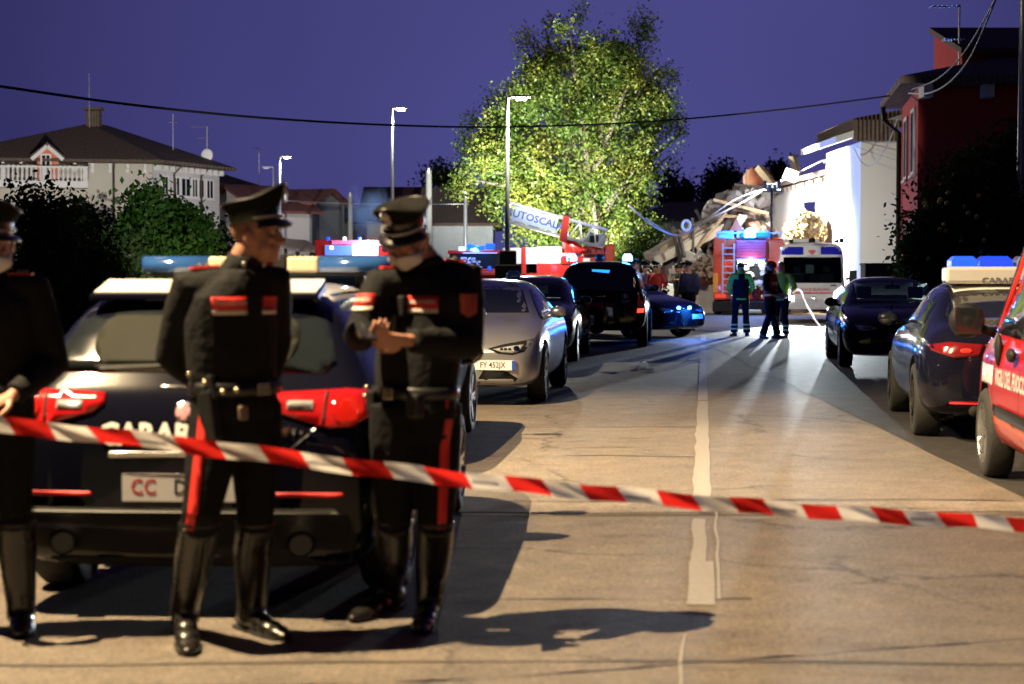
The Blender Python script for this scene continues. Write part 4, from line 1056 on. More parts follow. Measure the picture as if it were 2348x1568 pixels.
g.d('B', [(-.70, .22), (.70, .22), (.76, .34), (.72, .465), (-.72, .465), (-.76, .34)], 'rear_diffuser', M_trim, off=.008)
g.d('B', [(-.68, .468), (.68, .468), (.66, .485), (-.66, .485)], 'bumper_ledge', mat('grey_plastic', (.12, .12, .12), .5), off=.014)
g.d('B', [(.42, .70), (.425, .705), (.60, .845), (.595, .855)], 'hatch_edge', M_chrome, off=.004, thick=0)
g.d('B', rrect(-.12, 1.000, .0, 1.012, .004), 'brake_light_or_reflection', M_chrome, off=.006)
mirror_arm(g, .86, .72, 1.0, P_navy)
door_lines(g, (-.62, .45), .3, .95)
lb = empty('light_bar', (0, -.35, 1.47), 0); lb.parent = g.t
for s in (1, -1):
    pr = [(s * .27, .10, .0), (s * .50, .11, .0), (s * .60, .09, .0), (s * .66, .04, .0)]
    mb = MB(); mb.rings([[Vector((s * x, y * k, z)) for k, z in ((-1, .035), (-1, .085), (-.6, .12), (.6, .12), (1, .085), (1, .035))] for x, y in ((.30, .13), (.50, .13), (.60, .115), (.655, .08), (.675, .04))])
    o_ = mb.build('blue_lamp', M_blueoff, g.t, True); o_.location = lb.location
    o_ = MB().box((s * .21, 0, .075), (.17, .25, .085)).build('white_lamp', mat('cream_lamp_glass', (.62, .55, .40), .3, coat=.8), g.t, bevel=.015); o_.location = lb.location
    MB().bar((s * .5, -.35, 1.40), (s * .5, -.35, 1.51), .05, .08).build('bar_foot', M_trim, g.t)
o_ = MB().box((0, 0, .08), (.24, .26, .10)).box((0, 0, .026), (1.26, .22, .02)).build('bar_base', M_trim, g.t, bevel=.01); o_.location = lb.location
bpy.data.objects.remove(lb)

# ---------------------------------------------------------------- hidden dark car between
h, w = 2.2, .91
suv = lambda h, w, H, zb=.28: [(-h, .42, w * .78, .74, w * .66, .86), (-h + .04, .34, w * .92, .86, w * .76, 1.02), (-h + .10, zb, w * .98, 1.0, w * .80, 1.12), (-h + .22, zb, w, 1.04, w * .76, 1.38), (-h + .34, zb, w, 1.05, w * .73, H - .07), (-h + .50, zb, w, 1.05, w * .72, H - .01), (-.2, zb, w, 1.03, w * .73, H), (h - 1.9, zb, w, 1.0, w * .72, H - .04), (h - 1.65, zb, w, 1.0, w * .74, H - .17), (h - 1.0, zb, w * .99, 1.0, w * .80, 1.12), (h - .8, zb, w * .98, .99, w * .80, 1.08), (h - .3, zb, w * .96, .92, w * .74, 1.0), (h - .08, zb + .05, w * .86, .76, w * .68, .86), (h, .38, w * .7, .62, w * .56, .72)]
k = car('parked_suv', 'dark parked car behind the near police hatchback, mostly hidden by an officer', 'car', (-1.42, 15.1, 0), R(-6), suv(h, w, 1.60), P_navy, 1.36, -1.33, .91, .34, cabin=([(2.0, 1.10), (.75, 1.48), (-1.6, 1.50), (-2.6, 1.2), (-2.6, 1.10)], .60))
k.d('B', [(-.66, 1.12), (.66, 1.12), (.58, 1.48), (-.58, 1.48)], 'rear_window', M_clear)
k.d('F', [(-.66, 1.14), (.66, 1.14), (.57, 1.48), (-.57, 1.48)], 'windscreen', M_clear)
side_glass(k, [(-1.8, 1.1), (.85, 1.07), (.3, 1.45), (-1.7, 1.46)])
inside(k, (-.6, .3), z=1.05)
for s in (1, -1): k.d('B', [(s * x, z) for x, z in ((.66, .80), (.84, .82), (.84, 1.05), (.70, 1.02))][::s], 'tail_light', M_lensdim)
mirror_arm(k, .90, .75, 1.10, P_silver, (.12, .08, .10))
door_lines(k, (-.6, .45), .35, 1.05)

# ---------------------------------------------------------------- silver saloon facing the camera
def front_saloon(c, scudetto=True, lit=False, lower=None):
    for s in (1, -1):
        P_ = lambda p: p if s > 0 else mir(p)
        hl = c.d('F', P_([(.34, .655), (.46, .60), (.62, .585), (.74, .62), (.80, .70), (.83, .755), (.70, .735), (.5, .70)]), 'headlight', M_trim, off=.006, cell=.05)
        c.d('F', P_([(.40, .650), (.50, .615), (.62, .605), (.70, .64), (.74, .70), (.60, .685)]), 'headlight_lens', M_lensclr if not lit else M_head, hl, off=.012, cell=.05)
        c.d('F', P_(oval(.66, .650, .036, .036)), 'lamp_ring', M_chrome, hl, off=.018, cell=.03)
        for q_ in range(3): c.d('F', P_(rrect(.48 + q_ * .045, .640, .512 + q_ * .045, .662, .004)), 'lamp_cell', M_trim, hl, off=.018)
        c.d('F', P_([(.20, .26), (.66, .25), (.72, .29), (.56, .40), (.30, .42)]), 'air_intake', M_trim, off=.004)
        c.d('F', P_(rrect(.3, .225, .74, .235, .003)), 'splitter', M_chrome if c.bright else M_trim, off=.012)
    if scudetto:
        sh = c.d('F', [(0, .25), (.13, .42), (.19, .60), (.17, .68), (-.17, .68), (-.19, .60), (-.13, .42)], 'grille_frame', M_chrome, off=.006, cell=.05)
        gr = c.d('F', [(0, .275), (.115, .43), (.172, .60), (.155, .665), (-.155, .665), (-.172, .60), (-.115, .43)], 'grille', M_arch, sh, off=.010, cell=.05)
        for q_ in range(5): c.d('F', rrect(-.14 + abs(q_ - 3) * .01, .40 + q_ * .052, .14 - abs(q_ - 3) * .01, .407 + q_ * .052, .002), 'grille_bar', M_trim, sh, off=.014)
        c.d('F', oval(0, .705, .036, .036), 'badge', M_chrome, off=.008, cell=.03)
CAB = lambda h: [(h - .80, 1.02), (h - 1.35, 1.34), (-h + 1.35, 1.34), (-h + .35, 1.10), (-h + .35, 1.04)]
L_, W_ = 4.64, 1.86; h = L_ / 2
s1 = car('silver_saloon', 'silver saloon facing the camera with a small blue beacon on its roof', 'car', (-.36, 21.85, 0), R(180 - 6.26), sedan(L_, W_, 1.44), P_silver, 1.41, -1.41, .92, .335)
s1.bright = True; front_saloon(s1)
s1.d('F', [(-.68, 1.03), (.68, 1.03), (.66, 1.07), (.53, 1.33), (.50, 1.345), (-.50, 1.345), (-.53, 1.33), (-.66, 1.07)], 'windscreen', M_glass)
s1.d('F', rrect(-.42, 1.24, -.16, 1.31, .01), 'windscreen_sticker', mat('pale_green_sticker', (.10, .16, .16), .4), off=.008)
side_glass(s1, [(-1.2, 1.0), (.85, .965), (.95, .975), (.30, 1.30), (-.2, 1.355), (-.85, 1.33)])
plate(s1, 'F', .40, .47, 'FY 452JX', .52, .11)
mirror_arm(s1, .90, .72, 1.0, P_silver)
door_lines(s1, (-.55, .5), .3, .92)
rb = MB().tube([(0, 0, 0), (0, 0, .06), (0, 0, .10)], [.085, .085, .05], 14).build('beacon', M_blueoff, s1.t, True); rb.location = (-.40, .15, 1.43)
MB().rings([[(x, y, z) for x, y in ((-.6, -.5), (.6, -.5), (.6, .5), (-.6, .5))] for z in (1.0, 1.02)]).build('dashboard', M_trim, s1.t)

# ---------------------------------------------------------------- dark saloon behind it
s2 = car('dark_saloon', 'dark green black saloon parked behind the silver one, facing the camera', 'car', (.36, 31.1, 0), R(180 - 6.26), sedan(4.65, 1.86, 1.47), P_dkgreen, 1.4, -1.4, .92, .335, cabin=(CAB(2.32), .58))
s2.bright = False; front_saloon(s2, False)
s2.d('F', [(-.22, .42), (.22, .42), (.28, .64), (-.28, .64)], 'grille', M_arch)
s2.d('F', [(-.68, 1.03), (.68, 1.03), (.55, 1.36), (-.55, 1.36)], 'windscreen', M_clear)
s2.d('B', [(-.62, 1.10), (.62, 1.10), (.5, 1.36), (-.5, 1.36)], 'rear_window', M_clear)
side_glass(s2, [(-1.2, 1.0), (.85, .965), (.95, .975), (.30, 1.32), (-.2, 1.375), (-.85, 1.35)])
inside(s2, (.15, -.75)); mirror_arm(s2, .90, .72, 1.0, P_dkgreen); door_lines(s2, (-.55, .5), .3, .92)
plate(s2, 'F', 0, .50, '', .52, .11)

# ---------------------------------------------------------------- black police off-roader from behind
h, w = 2.25, .93
v = car('police_suv', 'black police off-roader from behind with roof beacons and tinted window', 'police car', (1.98, 37.0, 0), R(-6.26), suv(h, w, 1.76, .36), P_black, 1.38, -1.38, .93, .37, arch=.06)
v.d('B', [(-.68, 1.12), (.68, 1.12), (.73, 1.18), (.64, 1.60), (.58, 1.67), (-.58, 1.67), (-.64, 1.60), (-.73, 1.18)], 'rear_window', M_glass)
v.d('B', [(-.16, 1.535), (.18, 1.50), (.20, 1.56), (-.16, 1.575)], 'brake_light_or_reflection', mat('blue_reflection_glow', (.01, .05, .3), .2, emit=(.02, .25, 1.0), es=2.2), off=.01)  # glowing patch paints a blue reflection on the rear window
for s in (1, -1):
    tl = v.d('B', [(s * x, z) for x, z in ((.74, .70), (.90, .72), (.90, 1.04), (.78, 1.06))][::s], 'tail_light', M_lensdim, off=.01)
    if s > 0: v.d('B', [(.755, .71), (.89, .72), (.89, .80), (.76, .79)], 'lit_lamp', mat('red_lamp_lit', (.5, .02, .02), .3, emit=(1, .06, .03), es=2.5), tl, off=.016)
    v.d('B', [(s * x, z) for x, z in ((.76, .82), (.88, .83), (.88, .90), (.77, .89))][::s], 'reverse_lens', M_lensclr, tl, off=.016)
hd = MB().bar((-.17, -h - .05, 1.03), (.12, -h - .05, 1.03), .03, .025).bar((-.16, -h - .0, 1.0), (-.16, -h - .06, 1.03), .03, .03).bar((.11, -h, 1.0), (.11, -h - .06, 1.03), .03, .03).build('door_handle', M_chrome, v.t)
hd.location = (0, .12, 0)
v.txt('B', 'CARABINIERI', (.0, .86), .12, mat('dim_red_letters', (.30, .02, .015), .5), bold=.004)
for q_, mm in ((0, 'flag_green'), (1, 'flag_white'), (2, 'flag_red')):
    v.d('B', rrect(.44 + q_ * .05, .99, .49 + q_ * .05, 1.09, .002), 'flag_band', mat(mm, ((.02, .25, .08), (.6, .6, .6), (.45, .02, .03))[q_], .5), off=.01)
v.d('B', rrect(.45, .90, .60, .96, .004), 'small_emblem', mat('grey_emblem', (.25, .26, .28), .5), off=.01)
plate(v, 'B', -.28, .56, 'CC DR 220', .36, .20, eu=False, split=[('CR 220', M_ink, 0)])
v.d('B', [(-.80, .38), (.80, .38), (.80, .46), (-.80, .46)], 'bumper', M_trim, off=.05)
side_glass(v, [(-1.9, 1.14), (.9, 1.10), (.35, 1.55), (-1.8, 1.58)])
for x, m_ in ((-.62, M_cyan), (-.05, M_blueoff), (.52, M_cyan)):
    o_ = MB().tube([(0, 0, 0), (0, 0, .08), (0, 0, .14)], [.10, .10, .06], 14).build('beacon', m_, v.t, True); o_.location = (x, -h + 1.0, 1.75)
for s in (1, -1): MB().bar((s * .66, -1.6, 1.79), (s * .66, .4, 1.79), .035, .04).bar((s * .66, -1.5, 1.72), (s * .66, -1.5, 1.79), .03, .03).bar((s * .66, .3, 1.72), (s * .66, .3, 1.79), .03, .03).build('roof_rail', M_trim, v.t)
mirror_arm(v, .92, .75, 1.15, P_black)

# ---------------------------------------------------------------- angled police saloon with blue lights
s3 = car('police_saloon', 'navy police saloon parked askew with two blue lights shining in its nose', 'police car', (2.42, 41.7, 0), R(180 + 42), sedan(4.64, 1.86, 1.44), P_navy, 1.41, -1.41, .92, .335)
s3.bright = True; front_saloon(s3)
s3.d('F', [(-.68, 1.03), (.68, 1.03), (.53, 1.34), (-.53, 1.34)], 'windscreen', M_glass)
side_glass(s3, [(-1.2, 1.0), (.85, .965), (.95, .975), (.30, 1.30), (-.2, 1.355), (-.85, 1.33)])
plate(s3, 'F', .42, .50, '', .36, .11, eu=False)
for x in (-.15, .22):
    p = s3.hit('F', (x, .70)); b = MB().ell((0, 0, 0), (.055, .03, .04), n=12).build('blue_strobe', M_cyan, s3.t, True); b.location = p + Vector((0, .012, 0))
light('blue_strobe_light', 'POINT', Vector(s3.hit('F', (.05, .70))) + Vector((0, .28, .05)), 105, (.02, .18, 1.0), size=.06, parent=s3.t)
s3.d('R', [(-1.9, .70), (1.5, .62), (1.5, .66), (-1.9, .76)], 'red_stripe', M_redink, off=.004, cell=.2); s3.d('L', [(-1.5, .62), (1.9, .70), (1.9, .76), (-1.5, .66)], 'red_stripe', M_redink, off=.004, cell=.2)
mirror_arm(s3, .90, .72, 1.0, P_navy); door_lines(s3, (-.55, .5), .3, .92)

# ---------------------------------------------------------------- black saloon on the right, facing the camera
s4 = car('black_saloon', 'black saloon on the right facing the camera, light shining through its cabin', 'car', (6.30, 29.2, 0), R(180 - 6.3), sedan(4.65, 1.86, 1.45), P_black, 1.4, -1.4, .92, .335, cabin=(CAB(2.32), .60))
s4.bright = False; front_saloon(s4, False)
s4.d('F', [(-.25, .36), (.25, .36), (.34, .62), (-.34, .62)], 'grille', M_arch)
for x in (-.12, .12): 
    for q_ in (0, 1): s4.d('F', oval(x * .6, .60 - q_ * .05, .05, .05), 'badge_ring', M_trim, off=.008, cell=.03)
s4.d('F', [(-.69, 1.02), (.69, 1.02), (.56, 1.345), (-.56, 1.345)], 'windscreen', M_clear)
s4.d('B', [(-.62, 1.09), (.62, 1.09), (.5, 1.345), (-.5, 1.345)], 'rear_window', M_clear)
side_glass(s4, [(-1.2, 1.0), (.85, .965), (.95, .975), (.30, 1.31), (-.2, 1.36), (-.85, 1.34)])
MB().box((0, .55, 1.27), (.24, .03, .06)).bar((0, .55, 1.28), (0, .5, 1.36), .03, .03).build('inner_mirror', M_trim, s4.t)
inside(s4, (.15,)); mirror_arm(s4, .90, .72, 1.0, P_black); door_lines(s4, (-.55, .5), .3, .92)
plate(s4, 'F', .0, .50, '', .52, .11); plate(s4, 'F', .0, .50, '', .52, .11)

# ---------------------------------------------------------------- police saloon on the right from behind
s5 = car('police_saloon', 'navy police saloon on the right from behind with white roof and blue light bar', 'police car', (4.82, 17.35, 0), R(-8), sedan(4.64, 1.88, 1.45), P_navy, 1.41, -1.41, .93, .34, ww=.25, rimm=M_trim)
s5.d('B', [(-.66, 1.11), (.66, 1.11), (.60, 1.22), (.50, 1.36), (-.50, 1.36), (-.60, 1.22)], 'rear_window', M_glass)
for s in (1, -1):
    P_ = lambda p: p if s > 0 else mir(p)
    tl = s5.d('B', P_([(.40, .88), (.46, .78), (.66, .76), (.84, .82), (.86, .87), (.7, .90)]), 'tail_light', M_lensdim, off=.01, cell=.05)
    s5.d('B', P_(oval(.56, .825, .05, .022)), 'lit_lamp', mat('red_glow_lens', (.6, .03, .02), .2, emit=(1, .05, .02), es=.5), tl, off=.016, cell=.04)
    s5.d('B', P_(rrect(.40, .36, .70, .385, .006)), 'reflector', M_redink, off=.008)
    MB().tube([(s * .48, -h - .06, .30), (s * .48, -h + .1, .30)], .05, 14).build('exhaust_pipe', M_arch, s5.t, True)
s5.d('B', [(-.40, .862), (.40, .862), (.40, .882), (-.40, .882)], 'light_strip', M_lensdim, off=.008)
s5.d('B', [(-.74, .20), (.74, .20), (.72, .36), (-.72, .36)], 'rear_diffuser', M_trim, off=.006)
s5.d('B', oval(0, .92, .04, .04), 'badge', M_chrome, off=.008, cell=.03)
plate(s5, 'B', 0, .58, '', .52, .125, eu=False)
s5.d('T', [(-.53, -1.0), (.53, -1.0), (.53, .25), (-.53, .25)], 'white_roof_panel', P_offwhite, off=.004, cell=.12)
side_glass(s5, [(-1.2, 1.0), (.85, .965), (.95, .975), (.30, 1.30), (-.2, 1.355), (-.85, 1.33)])
mirror_arm(s5, .90, .72, 1.0, P_navy); door_lines(s5, (-.55, .5), .3, .92)
MB().rings([[(x, y, z) for x, y in ((-.60, -.98), (.60, -.98), (.58, -.40), (-.58, -.40))] for z in (1.40, 1.56)]).build('light_bar_housing', P_offwhite, s5.t, bevel=.03)
bm = text_mesh('CARABINIERI', .085, .002, 1.1); bmesh.ops.transform(bm, matrix=Matrix(((1, 0, 0, 0), (0, 0, -1, -.985), (0, 1, 0, 1.425), (0, 0, 0, 1))), verts=bm.verts); me = bpy.data.meshes.new('lettering'); bm.to_mesh(me); bm.free(); me.materials.append(mat('grey_letters', (.2, .2, .2), .5)); put('lettering', me, s5.t)
for x0, x1, m_ in ((-.54, -.30, M_blue), (-.28, .02, mat('deep_blue_lamp', (.01, .03, .4), .15, coat=1, emit=(.01, .06, 1), es=1.2)), (.06, .34, M_lensclr), (.36, .55, M_blue)):
    MB().rings([[(x, y, z) for x, y in ((x0 + i, -.90 + i), (x1 - i, -.90 + i), (x1 - i, -.5 - i), (x0 + i, -.5 - i))] for z, i in ((1.56, 0), (1.62, .0), (1.66, .04))]).build('light_bar_lamp', m_, s5.t)

# ---------------------------------------------------------------- red fire service van at the right edge
h, w = 2.1, .86
st = [(-h, .30, w * .80, .80, w * .70, 1.0), (-h + .04, .25, w * .95, .95, w * .80, 1.3), (-h + .12, .22, w, 1.05, w * .78, 1.70), (-h + .3, .22, w, 1.06, w * .78, 1.80), (-.2, .22, w, 1.04, w * .78, 1.83), (.45, .22, w, 1.03, w * .77, 1.78), (.75, .22, w, 1.02, w * .78, 1.62), (1.25, .22, w * .995, 1.02, w * .84, 1.18), (1.42, .22, w * .99, 1.0, w * .83, 1.12), (1.85, .24, w * .95, .90, w * .76, .99), (h - .06, .30, w * .86, .74, w * .68, .82), (h, .36, w * .7, .62, w * .6, .70)]
rv = car('fire_service_van', 'red fire service van cut by the right edge with a white lettered band', 'van', (4.17, 11.42, 0), R(-6.5), st, P_red, 1.28, -1.25, .86, .33, steer=0.0, ww=.2, arch=.06)
for fr, s in (('R', 1), ('L', -1)):
    q_ = lambda p: [(y * s, z) for y, z in p][::s]
    rv.d(fr, q_([(-1.9, .26), (.90, .26), (.86, .52), (-1.9, .52)]), 'bounce_lit_sill', P_orange, off=.003, cell=.15)  # warm light bounced off the road put into the sill colour
    rv.d(fr, q_([(-1.9, .50), (.74, .50), (.80, .535), (.74, .58), (-1.9, .58)]), 'side_moulding', M_trim, off=.02, cell=.2)
    rv.d(fr, q_([(.93, .70), (1.45, .70), (1.55, .84), (.93, .84)]), 'white_band', P_white, off=.004, cell=.12)
    rv.d(fr, q_([(1.08, 1.07), (.80, 1.30), (.42, 1.66), (-.15, 1.70), (-.15, 1.06)]), 'front_side_window', M_glass, off=.006, cell=.15)
    rv.d(fr, q_([(-.22, 1.06), (-.22, 1.70), (-1.2, 1.70), (-1.2, 1.08)]), 'rear_side_window', M_glass, off=.006, cell=.15)
    for y in (.90, -.18): rv.d(fr, q_([(y - .006, .28), (y + .006, .28), (y + .006, 1.02), (y - .006, 1.02)]), 'door_gap', M_arch, off=.005, thick=0, cell=.2)
    rv.txt(fr, 'VIGILI DEL FUOCO', (s * .15, .77), .155, P_offwhite, bold=.006, sx=.92, off=.008)
    hh = MB().ell((s * .875, .02, .955), (.03, .11, .05), n=10).build('door_handle', M_trim, rv.t, True)
    MB().ell((s * .85, .68, .96), (.03, .07, .12), n=10).build('side_vent', M_trim, rv.t, True)
    mm = MB(); mm.ell((s * 1.02, 1.02, 1.16), (.13, .09, .13), n=14); mm.bar((s * .82, 1.02, 1.06), (s * .96, 1.02, 1.12), .07, .06); mo = mm.build('wing_mirror', M_trim, rv.t, True)
    MB().box((s * 1.02, .945, 1.16), (.19, .02, .19)).build('mirror_glass', M_glass, mo, bevel=.02)
    MB().bar((s * .77, 1.16, 1.10), (s * .68, .50, 1.72), .035, .03).build('pillar_trim', M_chrome, rv.t)
rv.d('F', [(-.68, 1.18), (.68, 1.18), (.6, 1.66), (-.6, 1.66)], 'windscreen', M_glass)
rv.d('B', [(-.6, 1.1), (.6, 1.1), (.56, 1.6), (-.56, 1.6)], 'rear_window', M_glass)
for s in (1, -1): rv.d('F', [(s * x, z) for x, z in ((.50, .72), (.78, .76), (.78, .92), (.55, .86))][::s], 'headlight', M_lensclr)

# ---------------------------------------------------------------- ambulance facing the camera
h, w = 2.75, 1.02
st = [(-h, .45, w * .9, 1.2, w * .9, 2.2), (-h + .08, .38, w, 1.3, w * .97, 2.42), (.4, .35, w, 1.3, w * .97, 2.46), (1.05, .35, w, 1.3, w * .96, 2.44), (1.28, .33, w, 1.25, w * .94, 2.36), (1.38, .33, w, 1.2, w * .91, 2.02), (1.75, .33, w, 1.15, w * .90, 1.62), (2.0, .33, w * .99, 1.1, w * .86, 1.22), (2.4, .33, w * .97, 1.0, w * .82, 1.05), (2.62, .33, w * .93, .86, w * .78, .96), (h - .03, .36, w * .84, .76, w * .7, .84), (h, .42, w * .7, .66, w * .6, .74)]
am = car('ambulance', 'white ambulance facing the camera with dazzling headlights and dark blue roof panels', 'ambulance', (9.32, 54.6, 0), R(180 - 7.5), st, P_white, 1.85, -1.5, 1.0, .35, cabin=([(2.6, 1.27), (1.42, 1.98), (-.3, 1.98), (-.3, 1.20), (2.2, 1.20)], .86))
am.d('F', [(-.93, 1.20), (.93, 1.20), (.90, 1.30), (.86, 1.94), (.80, 1.985), (-.80, 1.985), (-.86, 1.94), (-.90, 1.30)], 'windscreen', M_clear)
for s in (1, -1):
    P_ = lambda p: p if s > 0 else mir(p)
    am.d('F', P_(rrect(.26, 2.06, .92, 2.30, .03)), 'blue_light_panel', mat('dark_blue_light_panel', (.012, .012, .16), .15, coat=1, emit=(.02, .02, .5), es=.25), off=.012)
    hl = am.d('F', P_([(.58, .68), (.88, .72), (.93, .97), (.84, 1.10), (.62, .94)]), 'headlight', M_head, off=.012, cell=.06)
    mo = MB().box((s * 1.2, 1.95, 1.38), (.22, .14, .40)).bar((s * .98, 1.9, 1.3), (s * 1.12, 1.94, 1.36), .06, .06).build('wing_mirror', M_trim, am.t, bevel=.03)
    am.d('F', P_(rrect(.52, 1.115, .70, 1.15, .01)), 'bonnet_vent', M_trim, off=.008)
lg = am.d('F', rrect(-.20, 2.02, .20, 2.34, .01), 'emblem_panel', P_white, off=.016)
am.d('F', oval(0, 2.16, .12, .05), 'emblem', mat('faded_red_emblem', (.55, .14, .16), .5, vary=.4, scale=20), lg, off=.022, cell=.05)
am.d('F', [(0, 2.05), (.08, 2.10), (.04, 2.12), (-.04, 2.12), (-.08, 2.10)], 'emblem', MATS['faded_red_emblem'], lg, off=.022)
MB().tube([(0, 1.25, 2.44), (0, 1.25, 2.52)], .10, 12).ell((0, 1.25, 2.52), (.10, .10, .06)).build('roof_beacon', M_trim, am.t, True)
for x in (-.75, .62): MB().box((x, 1.1, 2.47), (.12, .16, .10)).build('roof_lamp', M_trim, am.t, bevel=.02)
MB().box((-.98, -.3, 2.52), (.12, .4, .14)).build('added_fill_lamp', M_trim, am.t, bevel=.02)  # added lamp, none seen here; brightens the near side of the white house
MB().box((-1.045, -.3, 2.52), (.01, .36, .10)).build('added_fill_glass', mat('added_fill_glow', (.9, .9, .9), .3, emit=(1, .98, .9), es=4), am.t)
light('added_fill_beam', 'SPOT', (-1.12, -.3, 2.52), 700, (1, .98, .90), (-5.5, -6.5, 3.2), .1, 110, .6, am.t)
MB().box((.3, .4, 2.5), (1.1, .9, .12)).build('roof_unit', P_white, am.t, bevel=.03)
am.txt('F', 'CROCE EUROPA', (0, 1.00), .115, mat('pale_red_letters', (.55, .10, .12), .5), bold=.003, sx=1.15)
am.d('F', rrect(-.72, .885, .72, .93, .01), 'red_stripe', MATS['pale_red_letters'], off=.006)
am.d('F', oval(0, .76, .06, .05), 'badge', M_chrome, off=.01, cell=.03)
plate(am, 'F', 0, .52, '', .36, .11, eu=False)
am.d('F', rrect(-.85, .34, .85, .42, .01), 'lower_bumper', M_trim, off=.008)
inside(am, (.9,), .45, 1.35)
MB().box((.05, .85, 1.62), (.26, .24, .28)).build('cab_headrest', mat('pale_headrest', (.3, .36, .36), .7), am.t, bevel=.04)
MB().box((.35, -.26, 1.6), (.35, .03, .7)).build('bulkhead_panel', mat('pale_bulkhead', (.35, .42, .42), .7), am.t)
for s in (1, -1):
    light('headlight_beam', 'SPOT', (s * .74, h + .12, .86), 12500, (.86, .96, 1.0), (s * .74 + .25, h + 10.1, -.45), .05, 27, .35, am.t)

# ---------------------------------------------------------------- fire engines
def truck_wheels(t, ys, hx, r):
    for y in ys:
        for s in (-1, 1): wheel(t, s * (hx - .14), y, r, .28, s, 6)
def boxpart(t, name, x0, x1, y0, y1, z0, z1, m, bev=.03):
    return MB().box(((x0 + x1) / 2, (y0 + y1) / 2, (z0 + z1) / 2), (x1 - x0, y1 - y0, z1 - z0)).build(name, m, t, bevel=bev)
M_alu = mat('bare_aluminium', (.40, .41, .43), .45, .7)
M_purple = mat('roller_shutter', (.30, .03, .06), .4, .2, vary=.2, scale=3)
M_reflor = mat('orange_reflective', (.75, .30, .04), .4)
M_gear = mat('hoses_and_gear', (.45, .46, .48), .6, vary=.9, scale=14)
ft1 = empty('fire_engine', gx(1716, 62) , R(-7.5), 'red fire engine from behind with a side ladder and blinding blue roof light', 'fire engine', 'fire engines at the scene')
x0, x1, H = -1.25, 1.25, 2.95
boxpart(ft1, 'cab', -1.2, 1.2, 5.2, 7.0, .5, 2.85, P_red)
bd = boxpart(ft1, 'body', x0, x1, .25, 5.1, .55, 2.72, P_orange)
boxpart(ft1, 'rear_pillar', x0, x0 + .42, .0, .26, .55, H - .2, P_orange)
boxpart(ft1, 'rear_pillar', x1 - .55, x1, .0, .26, .55, H - .35, P_orange)
sh = boxpart(ft1, 'shutter_box', -.46, .60, -.04, .26, 2.02, 2.66, M_purple)
for k in range(6): boxpart(ft1, 'shutter_slat', -.45, .59, -.055, -.035, 2.06 + k * .1, 2.14 + k * .1, M_purple, .005).parent = ft1
boxpart(ft1, 'shutter_rail', -.46, .60, -.07, .2, 1.93, 2.01, M_alu)
boxpart(ft1, 'bay_back', -.5, .65, .2, .24, .8, 1.95, M_arch)
random.seed(4)
gm = MB()
for k in range(44):
    gm.box((random.uniform(-.42, .6), random.uniform(-.02, .2), random.uniform(.85, 1.9)), (random.uniform(.05, .22), .12, random.uniform(.05, .18)), (0, random.uniform(-.4, .4), 0))
gm.build('stowed_gear', M_gear, ft1)
MB().box((.07, .02, 1.9), (.9, .05, .04)).build('bay_lamp', M_head, ft1)
light('bay_light', 'POINT', (.07, -.15, 1.86), 60, (1, .97, .9), size=.05, parent=ft1)
ld = empty('x', (0, 0, 0)); bpy.data.objects.remove(ld)
lad = MB()
for x in (-.92, -.52): lad.bar((x, -.12, .75), (x, -.12, 2.55), .06, .06)
lo_ = lad.build('ladder', M_alu, ft1)
for k in range(8): MB().bar((-.92, -.12, .85 + k * .22), (-.52, -.12, .85 + k * .22), .04, .04).build('rung', M_alu, lo_)
boxpart(ft1, 'reflective_stripe', x0 - .012, x0 + .16, -.02, .3, .8, 1.5, M_reflor)
for sx in (-1, 1):
    boxpart(ft1, 'tail_light', sx * 1.0 - .2, sx * 1.0 + .2, -.05, .02, .62, .76, mat('tail_lens_bright', (.5, .03, .03), .2, emit=(1, .1, .05), es=.6))
boxpart(ft1, 'rear_bumper', x0 - .03, x1 + .03, -.06, .4, .12, .5, M_trim)
boxpart(ft1, 'step', -.35, .45, -.25, .05, .08, .2, mat('yellow_white_step', (.6, .58, .4), .5))
truck_wheels(ft1, (1.6, 6.0), 1.25, .48)
rk = MB()
for x in (x0 + .1, x1 - .1): rk.bar((x, .1, 2.92), (x, 5, 2.92), .05, .05).bar((x, .1, 2.7), (x, .1, 2.92), .05, .05).bar((x, 2.5, 2.7), (x, 2.5, 2.92), .05, .05)
rk.bar((x0 + .1, .1, 2.92), (x1 - .1, .1, 2.92), .05, .05).build('roof_rack', M_alu, ft1)
for a, b_, m_ in ((-1.1, -.55, M_blue), (-.45, -.1, M_blueoff), (.35, .70, M_blueoff)): boxpart(ft1, 'roof_box', a, b_, .15, .6, 2.73, 3.0, mat('pale_blue_box', (.2, .45, .6), .4) if m_ is M_blue else M_alu)
o_ = MB().tube([(0, 0, 0), (0, 0, .2), (0, 0, .32)], [.2, .2, .1], 16).build('beacon', M_cyan, ft1, True); o_.location = (.03, -.02, 2.76)
boxpart(ft1, 'beacon_bar', -.30, .75, .02, .22, 2.76, 2.94, M_blue)
MB().box((.03, -.02, 2.74), (.5, .06, .05)).build('beacon_base', M_trim, ft1)
light('blue_beacon_light', 'POINT', (.03, -.35, 3.0), 800, (.02, .22, 1.0), size=.12, parent=ft1)
MB().prism([(-.25, 0), (.25, 0), (0, .45)], -.02, .02, Matrix.Translation((-.45, .3, 3.0)) @ Matrix.Rotation(PI / 2, 4, 'X')).build('warning_triangle', P_orange, ft1)
